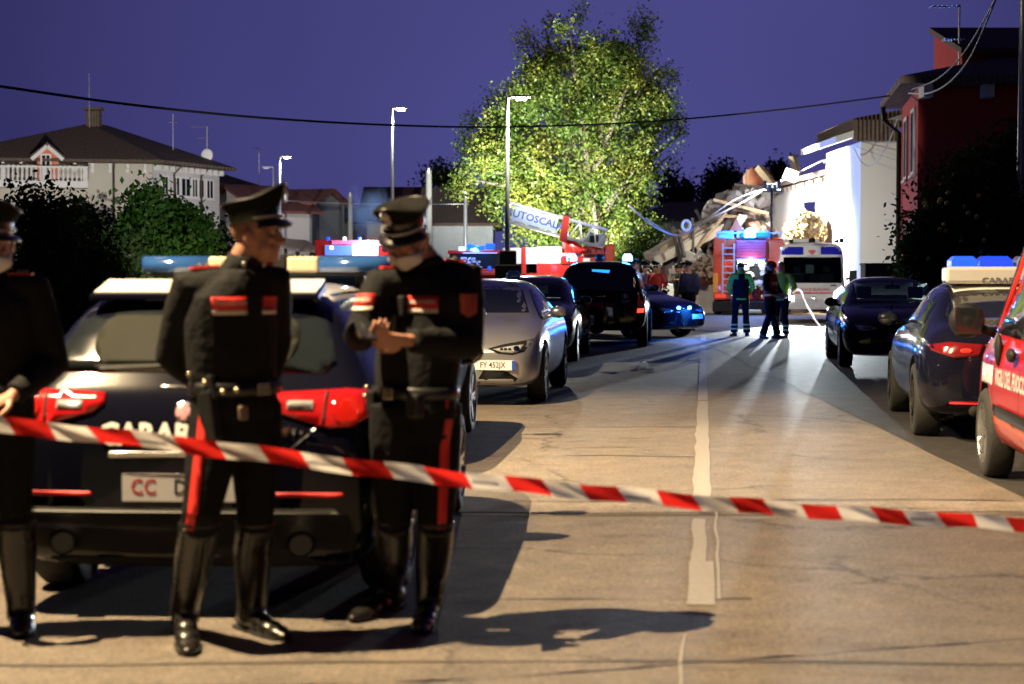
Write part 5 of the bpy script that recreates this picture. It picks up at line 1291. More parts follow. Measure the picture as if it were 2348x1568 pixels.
# turntable ladder truck
lt = empty('ladder_truck', gx(1300, 66), 0, 'red turntable ladder truck with its boom lying out to the left', 'fire engine', 'fire engines at the scene')
Q = lambda x, y, D: at(x, y, D) - Vector(lt.location)
D = 66; k_ = D / FPX
def lbox(name, xa, xb, ya, yb, m, d0=0, d1=2.2, bev=.03):
    a = Q(xa, yb, D); b = Q(xb, ya, D)
    return MB().box(((a.x + b.x) / 2, (d0 + d1) / 2, (a.z + b.z) / 2), (b.x - a.x, d1 - d0, b.z - a.z)).build(name, m, lt, bevel=bev)
M_white_panel = mat('white_body_panel', (.78, .76, .72), .5)
lbox('chassis', 1180, 1410, 628, 655, P_red, 0, 2.4); lbox('white_body', 1232, 1288, 566, 604, M_white_panel, -.02, 2.3); lbox('body', 1180, 1400, 603, 630, P_red, 0, 2.4)
lbox('rear_body', 1285, 1405, 588, 606, P_red, -.05, 2.4); lbox('cab', 1152, 1232, 568, 628, P_white, .0, 2.4); lbox('cab_stripe', 1195, 1206, 566, 630, P_red, -.03, .1)
lbox('turret', 1290, 1322, 548, 592, P_red, .2, 1.6, .1); lbox('control_box', 1336, 1386, 566, 600, P_red, -.1, 1.2); lbox('grey_band', 1338, 1385, 583, 589, M_arch, -.13, 0, .0); lbox('grey_band', 1286, 1318, 580, 587, mat('grey_band', (.25, .25, .26), .5), -.06, .2, .0)
lbox('outrigger', 1386, 1408, 560, 603, P_orange, -.2, .6, .06); lbox('cabin_side', 1345, 1388, 536, 567, mat('blue_grey_panel', (.25, .3, .42), .4), .1, 1.2); lbox('dark_opening', 1352, 1372, 540, 556, M_arch, .05, .2, 0)
for i in (0, 1): lbox('dark_slot', 1353 + i * 12, 1355 + i * 12, 571, 579, M_arch, -.14, 0, 0)
lbox('number_patch', 1336, 1352, 592, 601, P_white, -.14, 0, 0)
b0, b1 = Q(1386, 548, 66), Q(1163, 486, 65); dr = (b1 - b0)
side = Vector((dr.z, 0, -dr.x)).normalized(); side = side if side.z > 0 else -side
bo = MB(); wdt = [.5, .5]
for sy in (-.35, .35):
    for s_ in (-.34, .34): bo.bar(b0 + side * s_ + Vector((0, sy, 0)), b1 + side * s_ + Vector((0, sy, 0)), .09, .09)
    for i in range(14):
        p0, p1 = b0 + dr * (i / 14), b0 + dr * ((i + 1) / 14)
        bo.bar(p0 + side * (-.34 if i % 2 else .34) + Vector((0, sy, 0)), p1 + side * (.34 if i % 2 else -.34) + Vector((0, sy, 0)), .05, .05)
boom = bo.build('ladder_boom', M_alu, lt)
for i in range(15):
    p = b0 + dr * (i / 15) + side * .34; MB().bar(p + Vector((0, -.35, 0)), p + Vector((0, .35, 0)), .04, .04).build('rung', M_alu, boom)
pnl = MB().rings([[b0 + dr * a + side * s_ + Vector((0, d_, 0)) for a, s_ in ((.50, -.26), (.95, -.26), (.95, .26), (.50, .26))] for d_ in (-.42, -.38)]).build('name_panel', mat('pale_blue_panel', (.45, .55, .75), .5), boom)
u_ = -dr.normalized(); bm = text_mesh('AUTOSCALA', .38, .01, 1.05)
M_ = Matrix((u_, side, u_.cross(side))).transposed().to_4x4(); M_.translation = b0 + dr * .72 + Vector((0, -.43, 0)); bmesh.ops.transform(bm, matrix=M_, verts=bm.verts); me = bpy.data.meshes.new('lettering'); bm.to_mesh(me); bm.free(); me.materials.append(mat('blue_letters', (.05, .08, .3), .5)); put('lettering', me, pnl)
MB().rings([[b0 + dr * a + side * s_ + Vector((0, d_, 0)) for a, s_ in ((.36, -.55), (.44, -.5), (.46, .42), (.40, .42))] for d_ in (-.46, .46)]).build('boom_bracket', P_red, lt)
MB().tube([Q(1310, 556, 65.5), Q(1330, 575, 65.5), Q(1345, 572, 65.3)], .16, 8).build('hydraulic_hose', P_red, lt, True)
light('spill_or_fill_light', 'POINT', Q(1262, 556, 66) + Vector((0, -.8, .1)), 260, (1, .97, .9), size=.06, parent=lt)  # added light without a lamp, brightens the white body panel
for xx in (1215, 1300, 1380):
    wheel(lt, Q(xx, 626, 66).x, .2, .48, .28, -1, 6).rotation_euler = (0, 0, -PI / 2)
# engine with a row of blue beacons
e3 = empty('fire_engine', gx(1105, 60), 0, 'fire engine half hidden by the masked officer, blue beacons along its roof', 'fire engine', 'fire engines at the scene')
Q3 = lambda x, y, D=60: at(x, y, D) - Vector(e3.location)
def b3(t, Qf, name, xa, xb, ya, yb, m, d0=0, d1=2.2, bev=.03):
    a = Qf(xa, yb); b = Qf(xb, ya)
    return MB().box(((a.x + b.x) / 2, (d0 + d1) / 2, (a.z + b.z) / 2), (b.x - a.x, d1 - d0, b.z - a.z)).build(name, m, t, bevel=bev)
b3(e3, Q3, 'body', 1030, 1180, 580, 622, M_trim, .05, 2.4); b3(e3, Q3, 'roof', 1026, 1182, 574, 582, P_red, 0, 2.4); b3(e3, Q3, 'lower_body', 1030, 1182, 616, 670, P_red, 0, 2.4)
b3(e3, Q3, 'windscreen', 1036, 1140, 584, 614, M_glass, .0, .1, 0); b3(e3, Q3, 'white_strip', 1060, 1140, 579, 581, P_white, -.03, .05, 0); b3(e3, Q3, 'bumper_bar', 1030, 1182, 622, 632, mat('dark_red_bumper', (.30, .01, .01), .4), -.2, .1)
for xa, xb, ya, yb, m_ in ((1052, 1066, 566, 574, M_cyan), (1070, 1088, 560, 572, M_blue), (1090, 1110, 563, 573, M_blue), (1112, 1134, 558, 572, M_blue), (1078, 1098, 568, 573, M_cyan), (1118, 1126, 610, 620, M_blue)):
    b3(e3, Q3, 'beacon', xa, xb, ya, yb, m_, .0 if ya < 600 else -.1, .3)
gm = MB()
for k in range(26): a = Q3(random.uniform(1062, 1100), random.uniform(592, 614)); gm.box((a.x, -.03, a.z), (random.uniform(.03, .22), .05, random.uniform(.03, .1)))
gm.build('stowed_gear', M_gear, e3)
light('blue_beacon_light', 'POINT', Q3(1090, 545) + Vector((0, -.4, 0)), 200, (.03, .2, 1.0), size=.1, parent=e3)
for xx in (1060, 1160): wheel(e3, Q3(xx, 626).x, .1, .46, .28, -1, 6).rotation_euler = (0, 0, -PI / 2)
# dazzling rescue vehicle between the two caps
e4 = empty('rescue_truck', gx(815, 75), 0, 'rescue truck between the officers with dazzling white and blue lights', 'fire engine', 'fire engines at the scene')
Q4 = lambda x, y, D=75: at(x, y, D) - Vector(e4.location)
M_flare = mat('white_flare_glow', (.9, .9, .9), .3, emit=(.95, .90, 1.0), es=3.0)  # glowing panels paint the white flare of the truck lights
M_pinkl = mat('pink_flare_glow', (.6, .15, .3), .4, emit=(1.0, .25, .55), es=.35)  # emission paints pink flare on a panel that is no lamp
b3(e4, Q4, 'body', 722, 905, 550, 660, P_red, .05, 2.4); b3(e4, Q4, 'flare_panel', 808, 866, 560, 586, M_flare, -.02, .1, 0); b3(e4, Q4, 'flare_panel', 850, 902, 553, 562, M_flare, -.05, .1, 0)
b3(e4, Q4, 'blue_window', 745, 806, 562, 586, mat('blue_lit_window', (.1, .2, .7), .2, emit=(.10, .22, 1.0), es=1.0), -.01, .1, 0); b3(e4, Q4, 'pink_flare_panel', 760, 900, 551, 560, M_pinkl, .0, .1, 0); b3(e4, Q4, 'lower_panel', 722, 905, 588, 612, mat('grey_lower_panel', (.16, .16, .2), .5), -.02, .1, 0)
for xa, m_ in ((748, M_blue), (786, M_flare), (820, M_blue), (884, M_flare)): b3(e4, Q4, 'roof_lamp', xa, xa + 7, 543, 551, m_, .0, .3)
b3(e4, Q4, 'round_lamp', 756, 764, 564, 572, M_flare, -.06, .0)
for q_ in (875, 884, 892): b3(e4, Q4, 'grille_bar', q_, q_ + 5, 565, 575, M_trim, -.03, .1, 0)
light('spill_or_fill_light', 'POINT', Q4(845, 545) + Vector((0, -.6, 0)), 260, (.75, .75, 1.0), size=.15, parent=e4)
for xx in (750, 870): wheel(e4, Q4(xx, 626).x, .1, .46, .28, -1, 6).rotation_euler = (0, 0, -PI / 2)

# ---------------------------------------------------------------- flood lights of the rescue, with added unseen ones
tw = empty('flood_tower', gx(1768, 63.5), 0, 'tall telescopic flood light mast with dark lamp heads behind the fire engine', 'flood light')
zt_ = zpix(432, 63.5)
MB().tube([(0, 0, 0), (0, 0, zt_)], [.07, .05], 8).build('mast', M_black, tw, True)
for x in (-.26, -.09, .10, .26):
    hm = MB().box((x, .06, zt_ + (.12 if abs(x) > .2 else .0)), (.13, .16, .30)).box((x, .06, zt_ - .1), (.2, .14, .08)).build('lamp_head', M_black, tw, bevel=.02)
    MB().box((x, .15, zt_ + .05), (.11, .02, .22)).build('lamp_glass', M_head, hm)
MB().bar((-.34, 0, zt_ - .02), (.34, 0, zt_ - .02), .06, .06).build('crossbar', M_black, tw)
light('flood_or_fill_beam', 'SPOT', (0, .3, zt_), 5500, (1.0, .97, .88), Vector((3.4, .9, -.7)) + Vector((0, 0, zt_)), .15, 135, .4, tw)
light('flood_or_fill_beam', 'SPOT', (-.2, .3, zt_), 800, (1.0, .96, .88), Vector((-2.2, 4.5, -1.2)) + Vector((0, 0, zt_)), .15, 110, .6, tw)
fl = empty('flood_or_fill_light', gx(1178, 71), 0, 'portable flood light behind the lamp post, dazzling the foot of the tree', 'flood light')
fz = zpix(585, 71)
for a in (0, 2.1, 4.2): MB().tube([(math.cos(a) * .5, math.sin(a) * .5, 0), (0, 0, fz * .6)], .025, 6).build('leg', M_black, fl)
MB().tube([(0, 0, fz * .5), (0, 0, fz)], .03, 8).build('mast', M_black, fl)
MB().box((0, 0, fz), (.5, .18, .36), (R(-40), 0, 0)).build('lamp_head', M_black, fl, bevel=.02)
MB().box((.04, .10, fz + .06), (.44, .02, .30), (R(-40), 0, 0)).build('lamp_glass', M_head, fl)
light('flood_or_fill_beam', 'SPOT', (0.1, .3, fz + .25), 42000, (.97, 1.0, .88), Vector((2.2, 3.0, fz + 4.0)), .2, 140, .6, fl)
f2 = empty('flood_or_fill_light', gx(1385, 47.5), 0, 'added unseen flood light on a low tripod behind the police off-roader, brightening the tree', 'flood light')
for a in (0, 2.1, 4.2): MB().tube([(math.cos(a) * .5, math.sin(a) * .5, 0), (0, 0, .7)], .025, 6).build('leg', M_black, f2)
MB().box((0, 0, .95), (.5, .18, .36), (R(-40), 0, 0)).build('lamp_head', M_black, f2, bevel=.02)
light('flood_or_fill_beam', 'SPOT', (0, .3, 1.2), 25000, (1.0, .98, .86), Vector((-.6, 30.3, 9.9)), .2, 23, .5, f2)  # added beam from an unseen lamp, brightens the big tree
f3 = empty('flood_or_fill_light', (-3.9, 24, 0), 0, 'added unseen light behind the police hatchback brightening the green saplings', 'flood light')
MB().tube([(0, 0, 0), (0, 0, 1.2)], .03, 8).build('mast', M_black, f3)
MB().box((0, 0, 1.25), (.3, .14, .22), (R(-30), 0, R(20))).build('lamp_head', M_black, f3, bevel=.02)
light('flood_or_fill_beam', 'SPOT', (-.05, .2, 1.35), 1300, (1.0, .95, .75), Vector((-2.3, 6.6, 3.0)), .1, 50, .7, f3)  # added beam, no lamp seen; brightens the saplings
g2 = empty('added_villa_light', (-15.5, 62, 0), 0, 'added unseen light behind the dark shrubs, brightening the villa', 'flood light')
MB().tube([(0, 0, 0), (0, 0, 1.0)], .04, 8).build('mast', M_black, g2)
MB().box((0, 0, 1.05), (.4, .2, .3), (R(-15), 0, 0)).build('lamp_head', M_black, g2)
light('added_villa_beam', 'SPOT', (-.05, .35, 1.15), 32000, (1.0, .96, .90), Vector((-9, 33, 5.0)), .08, 75, .7, g2)  # added beam, no lamp seen; brightens the villa walls
# ================================================================= PEOPLE
M_skin = mat('skin', (.48, .23, .15), .5, vary=.12, scale=18, tint=(.56, .28, .19))
M_skin2 = mat('skin_shaved', (.30, .16, .11), .55, vary=.15, scale=30)
M_cloth = mat('black_uniform_cloth', (.013, .0135, .014), .8, vary=.3, scale=9, bump=.5, bscale=22, spec=.12)
M_cloth2 = mat('black_trousers', (.0085, .009, .010), .8, vary=.3, scale=9, bump=.5, bscale=20, spec=.1)
M_boot = mat('black_leather', (.010, .009, .008), .28, vary=.3, scale=7, bump=.25, bscale=22, coat=.2)
M_belt = mat('black_belt_leather', (.012, .012, .012), .35)
M_capf = mat('dark_cap_cloth', (.011, .0112, .0100), .85, vary=.2, scale=20, spec=.04)
M_peak = mat('glossy_cap_peak', (.012, .012, .012), .3, coat=.4)
M_silver = mat('silver_braid', (.55, .53, .48), .35, .6)
M_redband = mat('red_trouser_stripe', (.62, .02, .012), .6, vary=.1)
M_cream = mat('cream_reflective_band', (.72, .66, .56), .45)
M_mask = mat('white_face_mask', (.86, .84, .82), .8, vary=.05)
M_hair = mat('short_dark_hair', (.02, .015, .012), .8, bump=.4, bscale=80)
M_eye = mat('eye_white', (.6, .56, .52), .3)
M_iris = mat('dark_iris', (.02, .014, .01), .2)
M_brass = mat('brass_button', (.60, .52, .38), .25, .9)
V3 = Vector
def lerp(a, b, t): return a + (b - a) * t
def hand(mb, wrist, direction, palm_n, size=1.0, curl=.5, side=1, spread=.18, thumb=.6):
    """palm, four bent fingers and a thumb; direction points along the fingers, palm_n out of the palm"""
    d = direction.normalized(); n = (palm_n - d * palm_n.dot(d)).normalized(); s = d.cross(n) * side
    k = size
    for f in (0, .33, .66, 1):
        mb.ell(wrist + d * (.012 + .075 * f) * k, (.001 + .040 * k * (.75 + .25 * f), .034 * k, .017 * k), Matrix((s, d, n)).transposed(), 12)
    tip0 = wrist + d * .092 * k
    for i, (off, l) in enumerate(((-.032, .060), (-.011, .072), (.011, .070), (.031, .056))):
        p = tip0 + s * off * k; pts = [wrist + d * .05 * k + s * off * .8 * k, p]; a = curl * .6
        dd = (d + s * off * spread * 8).normalized()
        for j, seg in enumerate((.44, .32, .26)):
            a2 = a * (j + .8)
            v = dd * math.cos(a2) + n * math.sin(a2); p = p + v * l * seg * 1.25 * k; pts.append(p)
        mb.tube(pts, [.0100 * k, .0095 * k, .0088 * k, .0080 * k, .0068 * k], 8)
        mb.ell(pts[-1], (.0068 * k,) * 3, n=8)
    p = wrist + d * .025 * k - s * .030 * k
    t1 = p + (d * .65 - s * .6 + n * .35 * thumb).normalized() * .036 * k; t2 = t1 + (d * .9 - s * .15 + n * .5 * thumb).normalized() * .030 * k; t3 = t2 + (d * .95 + n * .45 * thumb).normalized() * .022 * k
    mb.tube([p, t1, t2, t3], [.015 * k, .0115 * k, .0105 * k, .008 * k], 8); mb.ell(t3, (.008 * k,) * 3, n=8)
def head_parts(mb, H, M):
    """skull, jaw, nose, ears, brow, lips; H centre of the head, face towards M @ +Y"""
    E = lambda c, r, rot=None: mb.ell(H + M @ V3(c), r, M @ Euler(rot).to_matrix() if rot else M, 14)
    E((0, -.012, .035), (.074, .096, .085)); E((0, .015, -.010), (.066, .076, .085)); E((0, .030, -.060), (.054, .060, .052)); E((0, .062, -.090), (.026, .026, .022))
    for s in (-1, 1):
        E((s * .045, .045, -.052), (.022, .035, .035)); E((s * .038, .070, -.018), (.024, .018, .018)); E((s * .030, .080, .030), (.024, .012, .009))
        E((s * .077, -.012, -.008), (.009, .022, .033), (0, 0, s * .35)); E((s * .082, -.016, .006), (.008, .014, .018)); E((s * .013, .097, -.032), (.009, .011, .008))
    mb.tube([H + M @ V3((0, .084, .022)), H + M @ V3((0, .097, -.008)), H + M @ V3((0, .108, -.028)), H + M @ V3((0, .094, -.040))], [.010, .011, .014, .008], 8)
    E((0, .083, -.058), (.024, .011, .006)); E((0, .082, -.068), (.021, .011, .0065)); E((0, .070, -.045), (.034, .022, .020))
def make_person(name, label, cat, loc, rz, J, vox, group=None, skin=None):
    """J: joints in local metres (front is +Y, the person's right is +X). Builds the body; clothes are added by the caller"""
    t = empty(name, loc, rz, label, cat, group)
    P = Person(); P.t = t; P.J = J; P.vox = vox
    P.M = Euler((R(J.get('nod', 0)), R(J.get('tilt', 0)), R(J.get('turn', 0))), 'XYZ').to_matrix()
    # nod is applied after the turn
    P.M = Matrix.Rotation(R(J.get('turn', 0)), 3, 'Z') @ Matrix.Rotation(R(-J.get('nod', 0)), 3, 'X') @ Matrix.Rotation(R(J.get('tilt', 0)), 3, 'Y')
    mb = MB()
    pel, wa, chs, nk, H = [V3(J[q]) for q in ('pelvis', 'waist', 'chest', 'neck', 'head')]
    head_parts(mb, H, P.M)
    mb.tube([nk + V3((0, -.01, -.06)), lerp(nk, H, .25) + V3((0, -.01, 0)), H + P.M @ V3((0, -.02, -.03))], [.066, .058, .060], 14)
    torso(mb, J, .94)
    for s in ('R', 'L'):
        sh, el, wr = [V3(J[q + s]) for q in ('sh', 'el', 'wr')]
        mb.tube([lerp(chs, sh, .5), sh, lerp(sh, el, .5), el, lerp(el, wr, .4), wr], [.055, .053, .046, .038, .036, .026], 10)
        hd = V3(J['hd' + s]); hn = V3(J['hn' + s])
        hand(mb, wr + hd.normalized() * .005, hd, hn, 1.0, J.get('curl' + s, .5), 1 if s == 'R' else -1)
        hp, kn, an, toe = [V3(J[q + s]) for q in ('hp', 'kn', 'an', 'toe')]
        mb.tube([hp, lerp(hp, kn, .4), kn, lerp(kn, an, .35), an], [.082, .075, .052, .052, .036], 10)
    me = remesh(mb, 'body', min(vox, .0062) if vox < .012 else vox, 2)
    me.materials.append(skin or M_skin)
    P.body = put('body', me, t, True)
    return P
class Person: pass
def torso(mb, J, k=1.0, extra=0.0, low=-.06, top=True):
    pel, wa, chs, nk = [V3(J[q]) for q in ('pelvis', 'waist', 'chest', 'neck')]
    Mx = Matrix.Rotation(R(J.get('twist', 0)), 3, 'Z')
    rows = [(pel + V3((0, 0, low)), .172, .120), (lerp(pel, wa, .4), .168, .116), (wa, .164 + extra * .5, .112 + extra * .5), (lerp(wa, chs, .5), .176 + extra * .3, .120 + extra * .4), (chs, .188, .124), (lerp(chs, nk, .45), .190, .112), (lerp(chs, nk, .75), .135, .088), (nk + V3((0, 0, -.01)), .075, .066)]
    N = 20
    mb.rings([[c + Mx @ V3((math.cos(2 * PI * q / N) * (a * k + extra), math.sin(2 * PI * q / N) * (b * k + extra), 0)) for q in range(N)] for c, a, b in rows])
def jacket(P, m=None, sleeve=1.0, extra=.012, collar=True, low=-.10, name='jacket'):
    J = P.J; mb = MB(); torso(mb, J, 1.0, extra, low)
    nk = V3(J['neck']); chs = V3(J['chest'])
    for s in ('R', 'L'):
        sh, el, wr = [V3(J[q + s]) for q in ('sh', 'el', 'wr')]
        e2 = lerp(el, wr, .93)
        mb.tube([lerp(chs, sh, .35) + V3((0, 0, .03)), lerp(nk, sh, .7) + V3((0, 0, -.02)), sh, lerp(sh, el, .35), lerp(sh, el, .75), el, lerp(el, wr, .3), lerp(el, wr, .65), e2], [q * sleeve for q in (.078, .080, .077, .072, .065, .062, .060, .053, .047)], 14)
        rnd = random.Random(int(abs(sh.x * 1000)))
        for f in (.25, .45, .62, .8):   # folds on the sleeve
            c = lerp(sh, el, f); d = (el - sh).normalized(); mb.tube([c + d * -.05 + V3((rnd.uniform(-.03, .03), rnd.uniform(.02, .05), 0)), c + V3((0, .052, 0)), c + d * .05 + V3((rnd.uniform(-.03, .03), .03, 0))], [.010, .020, .010], 6)
        for f in (.12, .35, .58):
            c = lerp(el, wr, f); d = (wr - el).normalized(); x = d.cross(V3((0, 0, 1)));  mb.tube([c + V3((0, 0, .040)) - x * .045, c + V3((0, 0, .050)), c + V3((0, 0, .030)) + x * .045], [.012, .020, .012], 6)
    me = remesh(mb, name, max(P.vox, .011), 4)
    me.materials.append(m or M_cloth); P.jbvh = bvh_of(me)
    P.jack = put(name, me, P.t, True)
    if collar:
        N = 20; cb = MB(); H = V3(J['head']); ax = (H - nk).normalized()
        cb.rings([[nk + ax * h_ + V3((math.cos(2 * PI * q / N) * r_, math.sin(2 * PI * q / N) * r_ * .95 - .004, .016 * math.sin(2 * PI * q / N + PI))) for q in range(N)] for h_, r_ in ((-.03, .088), (.01, .078), (.055, .074), (.058, .068), (.02, .066))], caps=False)
        cb.build('collar', m or M_cloth, P.jack, True)
    return P.jack
def trousers(P, m=None, k=1.0, low=None, name='trousers', flare=0.0):
    J = P.J; mb = MB(); pel = V3(J['pelvis'])
    N = 18
    mb.rings([[pel + V3((math.cos(2 * PI * q / N) * a * k, math.sin(2 * PI * q / N) * b * k, z)) for q in range(N)] for z, a, b in ((-.14, .150, .120), (-.05, .172, .126), (.05, .172, .124), (.12, .164, .116))])
    for s in ('R', 'L'):
        hp, kn, an = [V3(J[q + s]) for q in ('hp', 'kn', 'an')]
        end = an if low is None else lerp(kn, an, low)
        mb.tube([hp + V3((0, 0, .05)), lerp(hp, kn, .25), lerp(hp, kn, .65), kn, lerp(kn, end, .5), end], [q * k for q in (.098, .098, .084, .070, .066 + flare, .062 + flare * 1.6)], 14)
        mb.tube([kn + V3((-.04, .045, .03)), kn + V3((0, .062, 0)), kn + V3((.04, .045, .02))], [.012, .02, .012], 6)
    me = remesh(mb, name, max(P.vox, .011), 4); me.materials.append(m or M_cloth2); P.tbvh = bvh_of(me)
    P.trou = put(name, me, P.t, True); return P.trou
def boots(P, m=None, tall=True):
    J = P.J
    for s in ('R', 'L'):
        kn, an, toe = [V3(J[q + s]) for q in ('kn', 'an', 'toe')]
        mb = MB(); d = (toe - an); d.z = 0; d.normalize(); lat = V3((d.y, -d.x, 0))
        if tall:
            top = lerp(kn, an, .12)
            mb.tube([top + d * .005, lerp(top, an, .3) - d * .012, lerp(top, an, .65) - d * .006, an + V3((0, 0, .03)), an + V3((0, 0, -.045))], [.079, .082, .071, .062, .060], 18)
        else: mb.tube([an + V3((0, 0, .12)), an, an + V3((0, 0, -.045))], [.052, .05, .05], 12)
        toe2 = V3((toe.x, toe.y, 0)); hb = V3((an.x, an.y, 0)) - d * .055; z = an.z - .085
        B3 = Matrix((lat, d, V3((0, 0, 1)))).transposed()
        mb.ell(hb + V3((0, 0, z + .048)), (.040, .050, .046), B3, 14); L = (toe2 - hb).length
        for f, w_, hh in ((.02, .048, .085), (.2, .050, .082), (.42, .052, .070), (.65, .055, .056), (.85, .051, .045), (.98, .038, .034)):
            mb.ell(hb + d * L * f + V3((0, 0, z + hh * .62)), (w_, .055, hh * .62), B3, 14)
        me = remesh(mb, 'boot', max(P.vox, .009), 3); me.materials.append(m or M_boot)
        bo = put('boot', me, P.t, True)
        so = MB(); pr = [(-.044, 0), (-.036, -.046), (.036, -.046), (.044, 0), (.043, L * .3), (.052, L * .68), (.040, L * .98), (.012, L * 1.07), (-.02, L * 1.06), (-.046, L * .95), (-.053, L * .68), (-.043, L * .3)]
        so.rings([[hb + lat * x + d * y + V3((0, 0, z + zz)) for x, y in pr] for zz in (0, .016)]); so.build('sole', M_rubber, bo)
        if tall:
            N = 18; cu = MB(); cu.rings([[top + d * .005 + V3((math.cos(2 * PI * q / N) * r_, math.sin(2 * PI * q / N) * r_, zz)) for q in range(N)] for zz, r_ in ((-.012, .082), (.004, .084), (.008, .081))], caps=False); cu.build('boot_cuff', M_belt, bo, True)
def officer_cap(P, m=None, badge=True):
    H = V3(P.J['head']); M = P.M; N = 32
    M = M @ Matrix.Rotation(R(P.J.get('cap', 0)), 3, 'X')
    T = lambda x, y, z: H + M @ V3((x, y - .006, z))
    def ring(rx, ry, z, lift=0.0, yo=0.0):
        return [T(math.cos(2 * PI * q / N) * rx, math.sin(2 * PI * q / N) * ry + yo, z + lift * max(0, math.sin(2 * PI * q / N)) ** 2 - lift * .15 * max(0, -math.sin(2 * PI * q / N))) for q in range(N)]
    cb = MB(); cb.rings([ring(.079, .102, .052), ring(.083, .106, .060), ring(.084, .107, .098, .01)], caps=False)
    band = cb.build('cap_band', M_peak, P.t, True)
    cr = MB(); cr.rings([ring(.083, .106, .096, .012), ring(.096, .118, .110, .030, .004), ring(.113, .134, .134, .053, .006), ring(.117, .138, .142, .056, .006), ring(.104, .124, .146, .052, .004), ring(.055, .065, .146, .036, 0), ring(.005, .006, .146, .018, 0)])
    crown = cr.build('cap_crown', m or M_capf, P.t, True)
    pip = MB(); pip.tube([Vector(q) for q in ring(.118, .139, .141, .056, .006)] + [Vector(ring(.118, .139, .141, .056, .006)[0])], .004, 6, caps=False); pip.build('cap_piping', M_peak, crown, True)
    pk = MB(); rows = []
    for r_, dz in ((0, 0), (.018, -.006), (.036, -.016), (.052, -.030)):
        rows.append([T(math.cos(a) * (.084 + r_ * .75) * (1 if r_ < .05 else .97), math.sin(a) * (.107 + r_), .060 + dz - .012 * (1 - math.sin(a))) for a in [R(18 + 144 * q / 20) for q in range(21)]])
    pk.rings(rows, caps=False, closed=False); b = pk.build('cap_peak', M_peak, P.t, True)
    so = b.modifiers.new('s', 'SOLIDIFY'); so.thickness = .004
    st = MB(); st.tube([T(math.cos(a) * .090, math.sin(a) * .115, .068) for a in [R(12 + 156 * q / 20) for q in range(21)]], [.008] * 21, 6); st.build('cap_strap', M_silver, P.t, True)
    if badge:
        fb = MB(); c = T(0, .135, .135); fb.ell(c, (.016, .008, .016), M, 10)
        for a, l in ((-30, .034), (-12, .044), (6, .046), (24, .040), (42, .030)): fb.tube([c, c + M @ V3((math.sin(R(a)) * l * .6, .008, math.cos(R(a)) * l * .7 + .006)), c + M @ V3((math.sin(R(a + 14)) * l, .012, math.cos(R(a + 14)) * l + .008))], [.008, .006, .002], 6)
        fb.build('flame_badge', M_silver, crown, True)
def hair_cap(P, m=M_hair, low=.0, k=1.035):
    H = V3(P.J['head']); mb = MB(); mb.ell((0, 0, 0), (.076 * k, .098 * k, .088 * k), n=20)
    vs = [v for v in mb.v]
    bm = bmesh.new(); 
    me = mb.mesh('hair'); bm.from_mesh(me)
    bmesh.ops.delete(bm, geom=[v for v in bm.verts if v.co.z < low + max(0, v.co.y) * .75 - (.05 if v.co.y < -.02 else 0)], context='VERTS')
    bmesh.ops.transform(bm, matrix=Matrix.Translation(H + P.M @ V3((0, -.012, .035))) @ P.M.to_4x4(), verts=bm.verts)
    bm.to_mesh(me); bm.free(); me.materials.append(m); return put('hair', me, P.t, True)
def eyes(P):
    H = V3(P.J['head'])
    for s in (-1, 1):
        o = MB().ell(H + P.M @ V3((s * .031, .076, .012)), (.0125, .0125, .0085), P.M, 10).build('eye', M_eye, P.t, True)
        MB().ell(H + P.M @ V3((s * .031, .0865, .012)), (.0055, .003, .0055), P.M, 8).build('iris', M_iris, o, True)
        MB().tube([H + P.M @ V3((s * .014, .094, .030)), H + P.M @ V3((s * .032, .094, .035)), H + P.M @ V3((s * .050, .080, .030))], [.004, .0045, .003], 6).build('eyebrow', M_hair, P.t, True)
def face_mask(P, drop=0.0):
    H = V3(P.J['head']); bv = bvh_of(P.body.data); rows = []
    for z in (-.030, -.045, -.060, -.078, -.096, -.108):
        row = []
        for q in range(13):
            a = R(-72 + 144 * q / 12); o = H + P.M @ V3((0, .01, z - drop)); d = P.M @ V3((math.sin(a), math.cos(a), 0))
            h_ = bv.ray_cast(o + d * .3, -d); r_ = (h_[0] - o).length if h_[0] is not None else .07
            bul = .010 + .012 * math.cos(a) * math.sin(PI * min(1, max(0, (z + .108) / .078)))
            row.append(o + d * (min(r_, .115) + bul * (.3 if abs(q - 6) > 5 else 1)))
        rows.append(row)
    mb = MB(); mb.rings(rows, caps=False, closed=False); b = mb.build('face_mask', M_mask, P.t, True)
    b.modifiers.new('s', 'SOLIDIFY').thickness = .003
    for s in (-1, 1):
        e_ = rows[0][0 if s < 0 else -1]; f_ = rows[-2][0 if s < 0 else -1]; ear = H + P.M @ V3((s * .084, -.035, .0))
        MB().tube([e_, lerp(e_, ear, .6) + P.M @ V3((s * .006, 0, .008)), ear + P.M @ V3((0, -.006, .01)), ear + P.M @ V3((0, -.006, -.02)), lerp(f_, ear, .5) + P.M @ V3((s * .006, 0, 0)), f_], .0028, 6).build('ear_loop', M_mask, b, True)
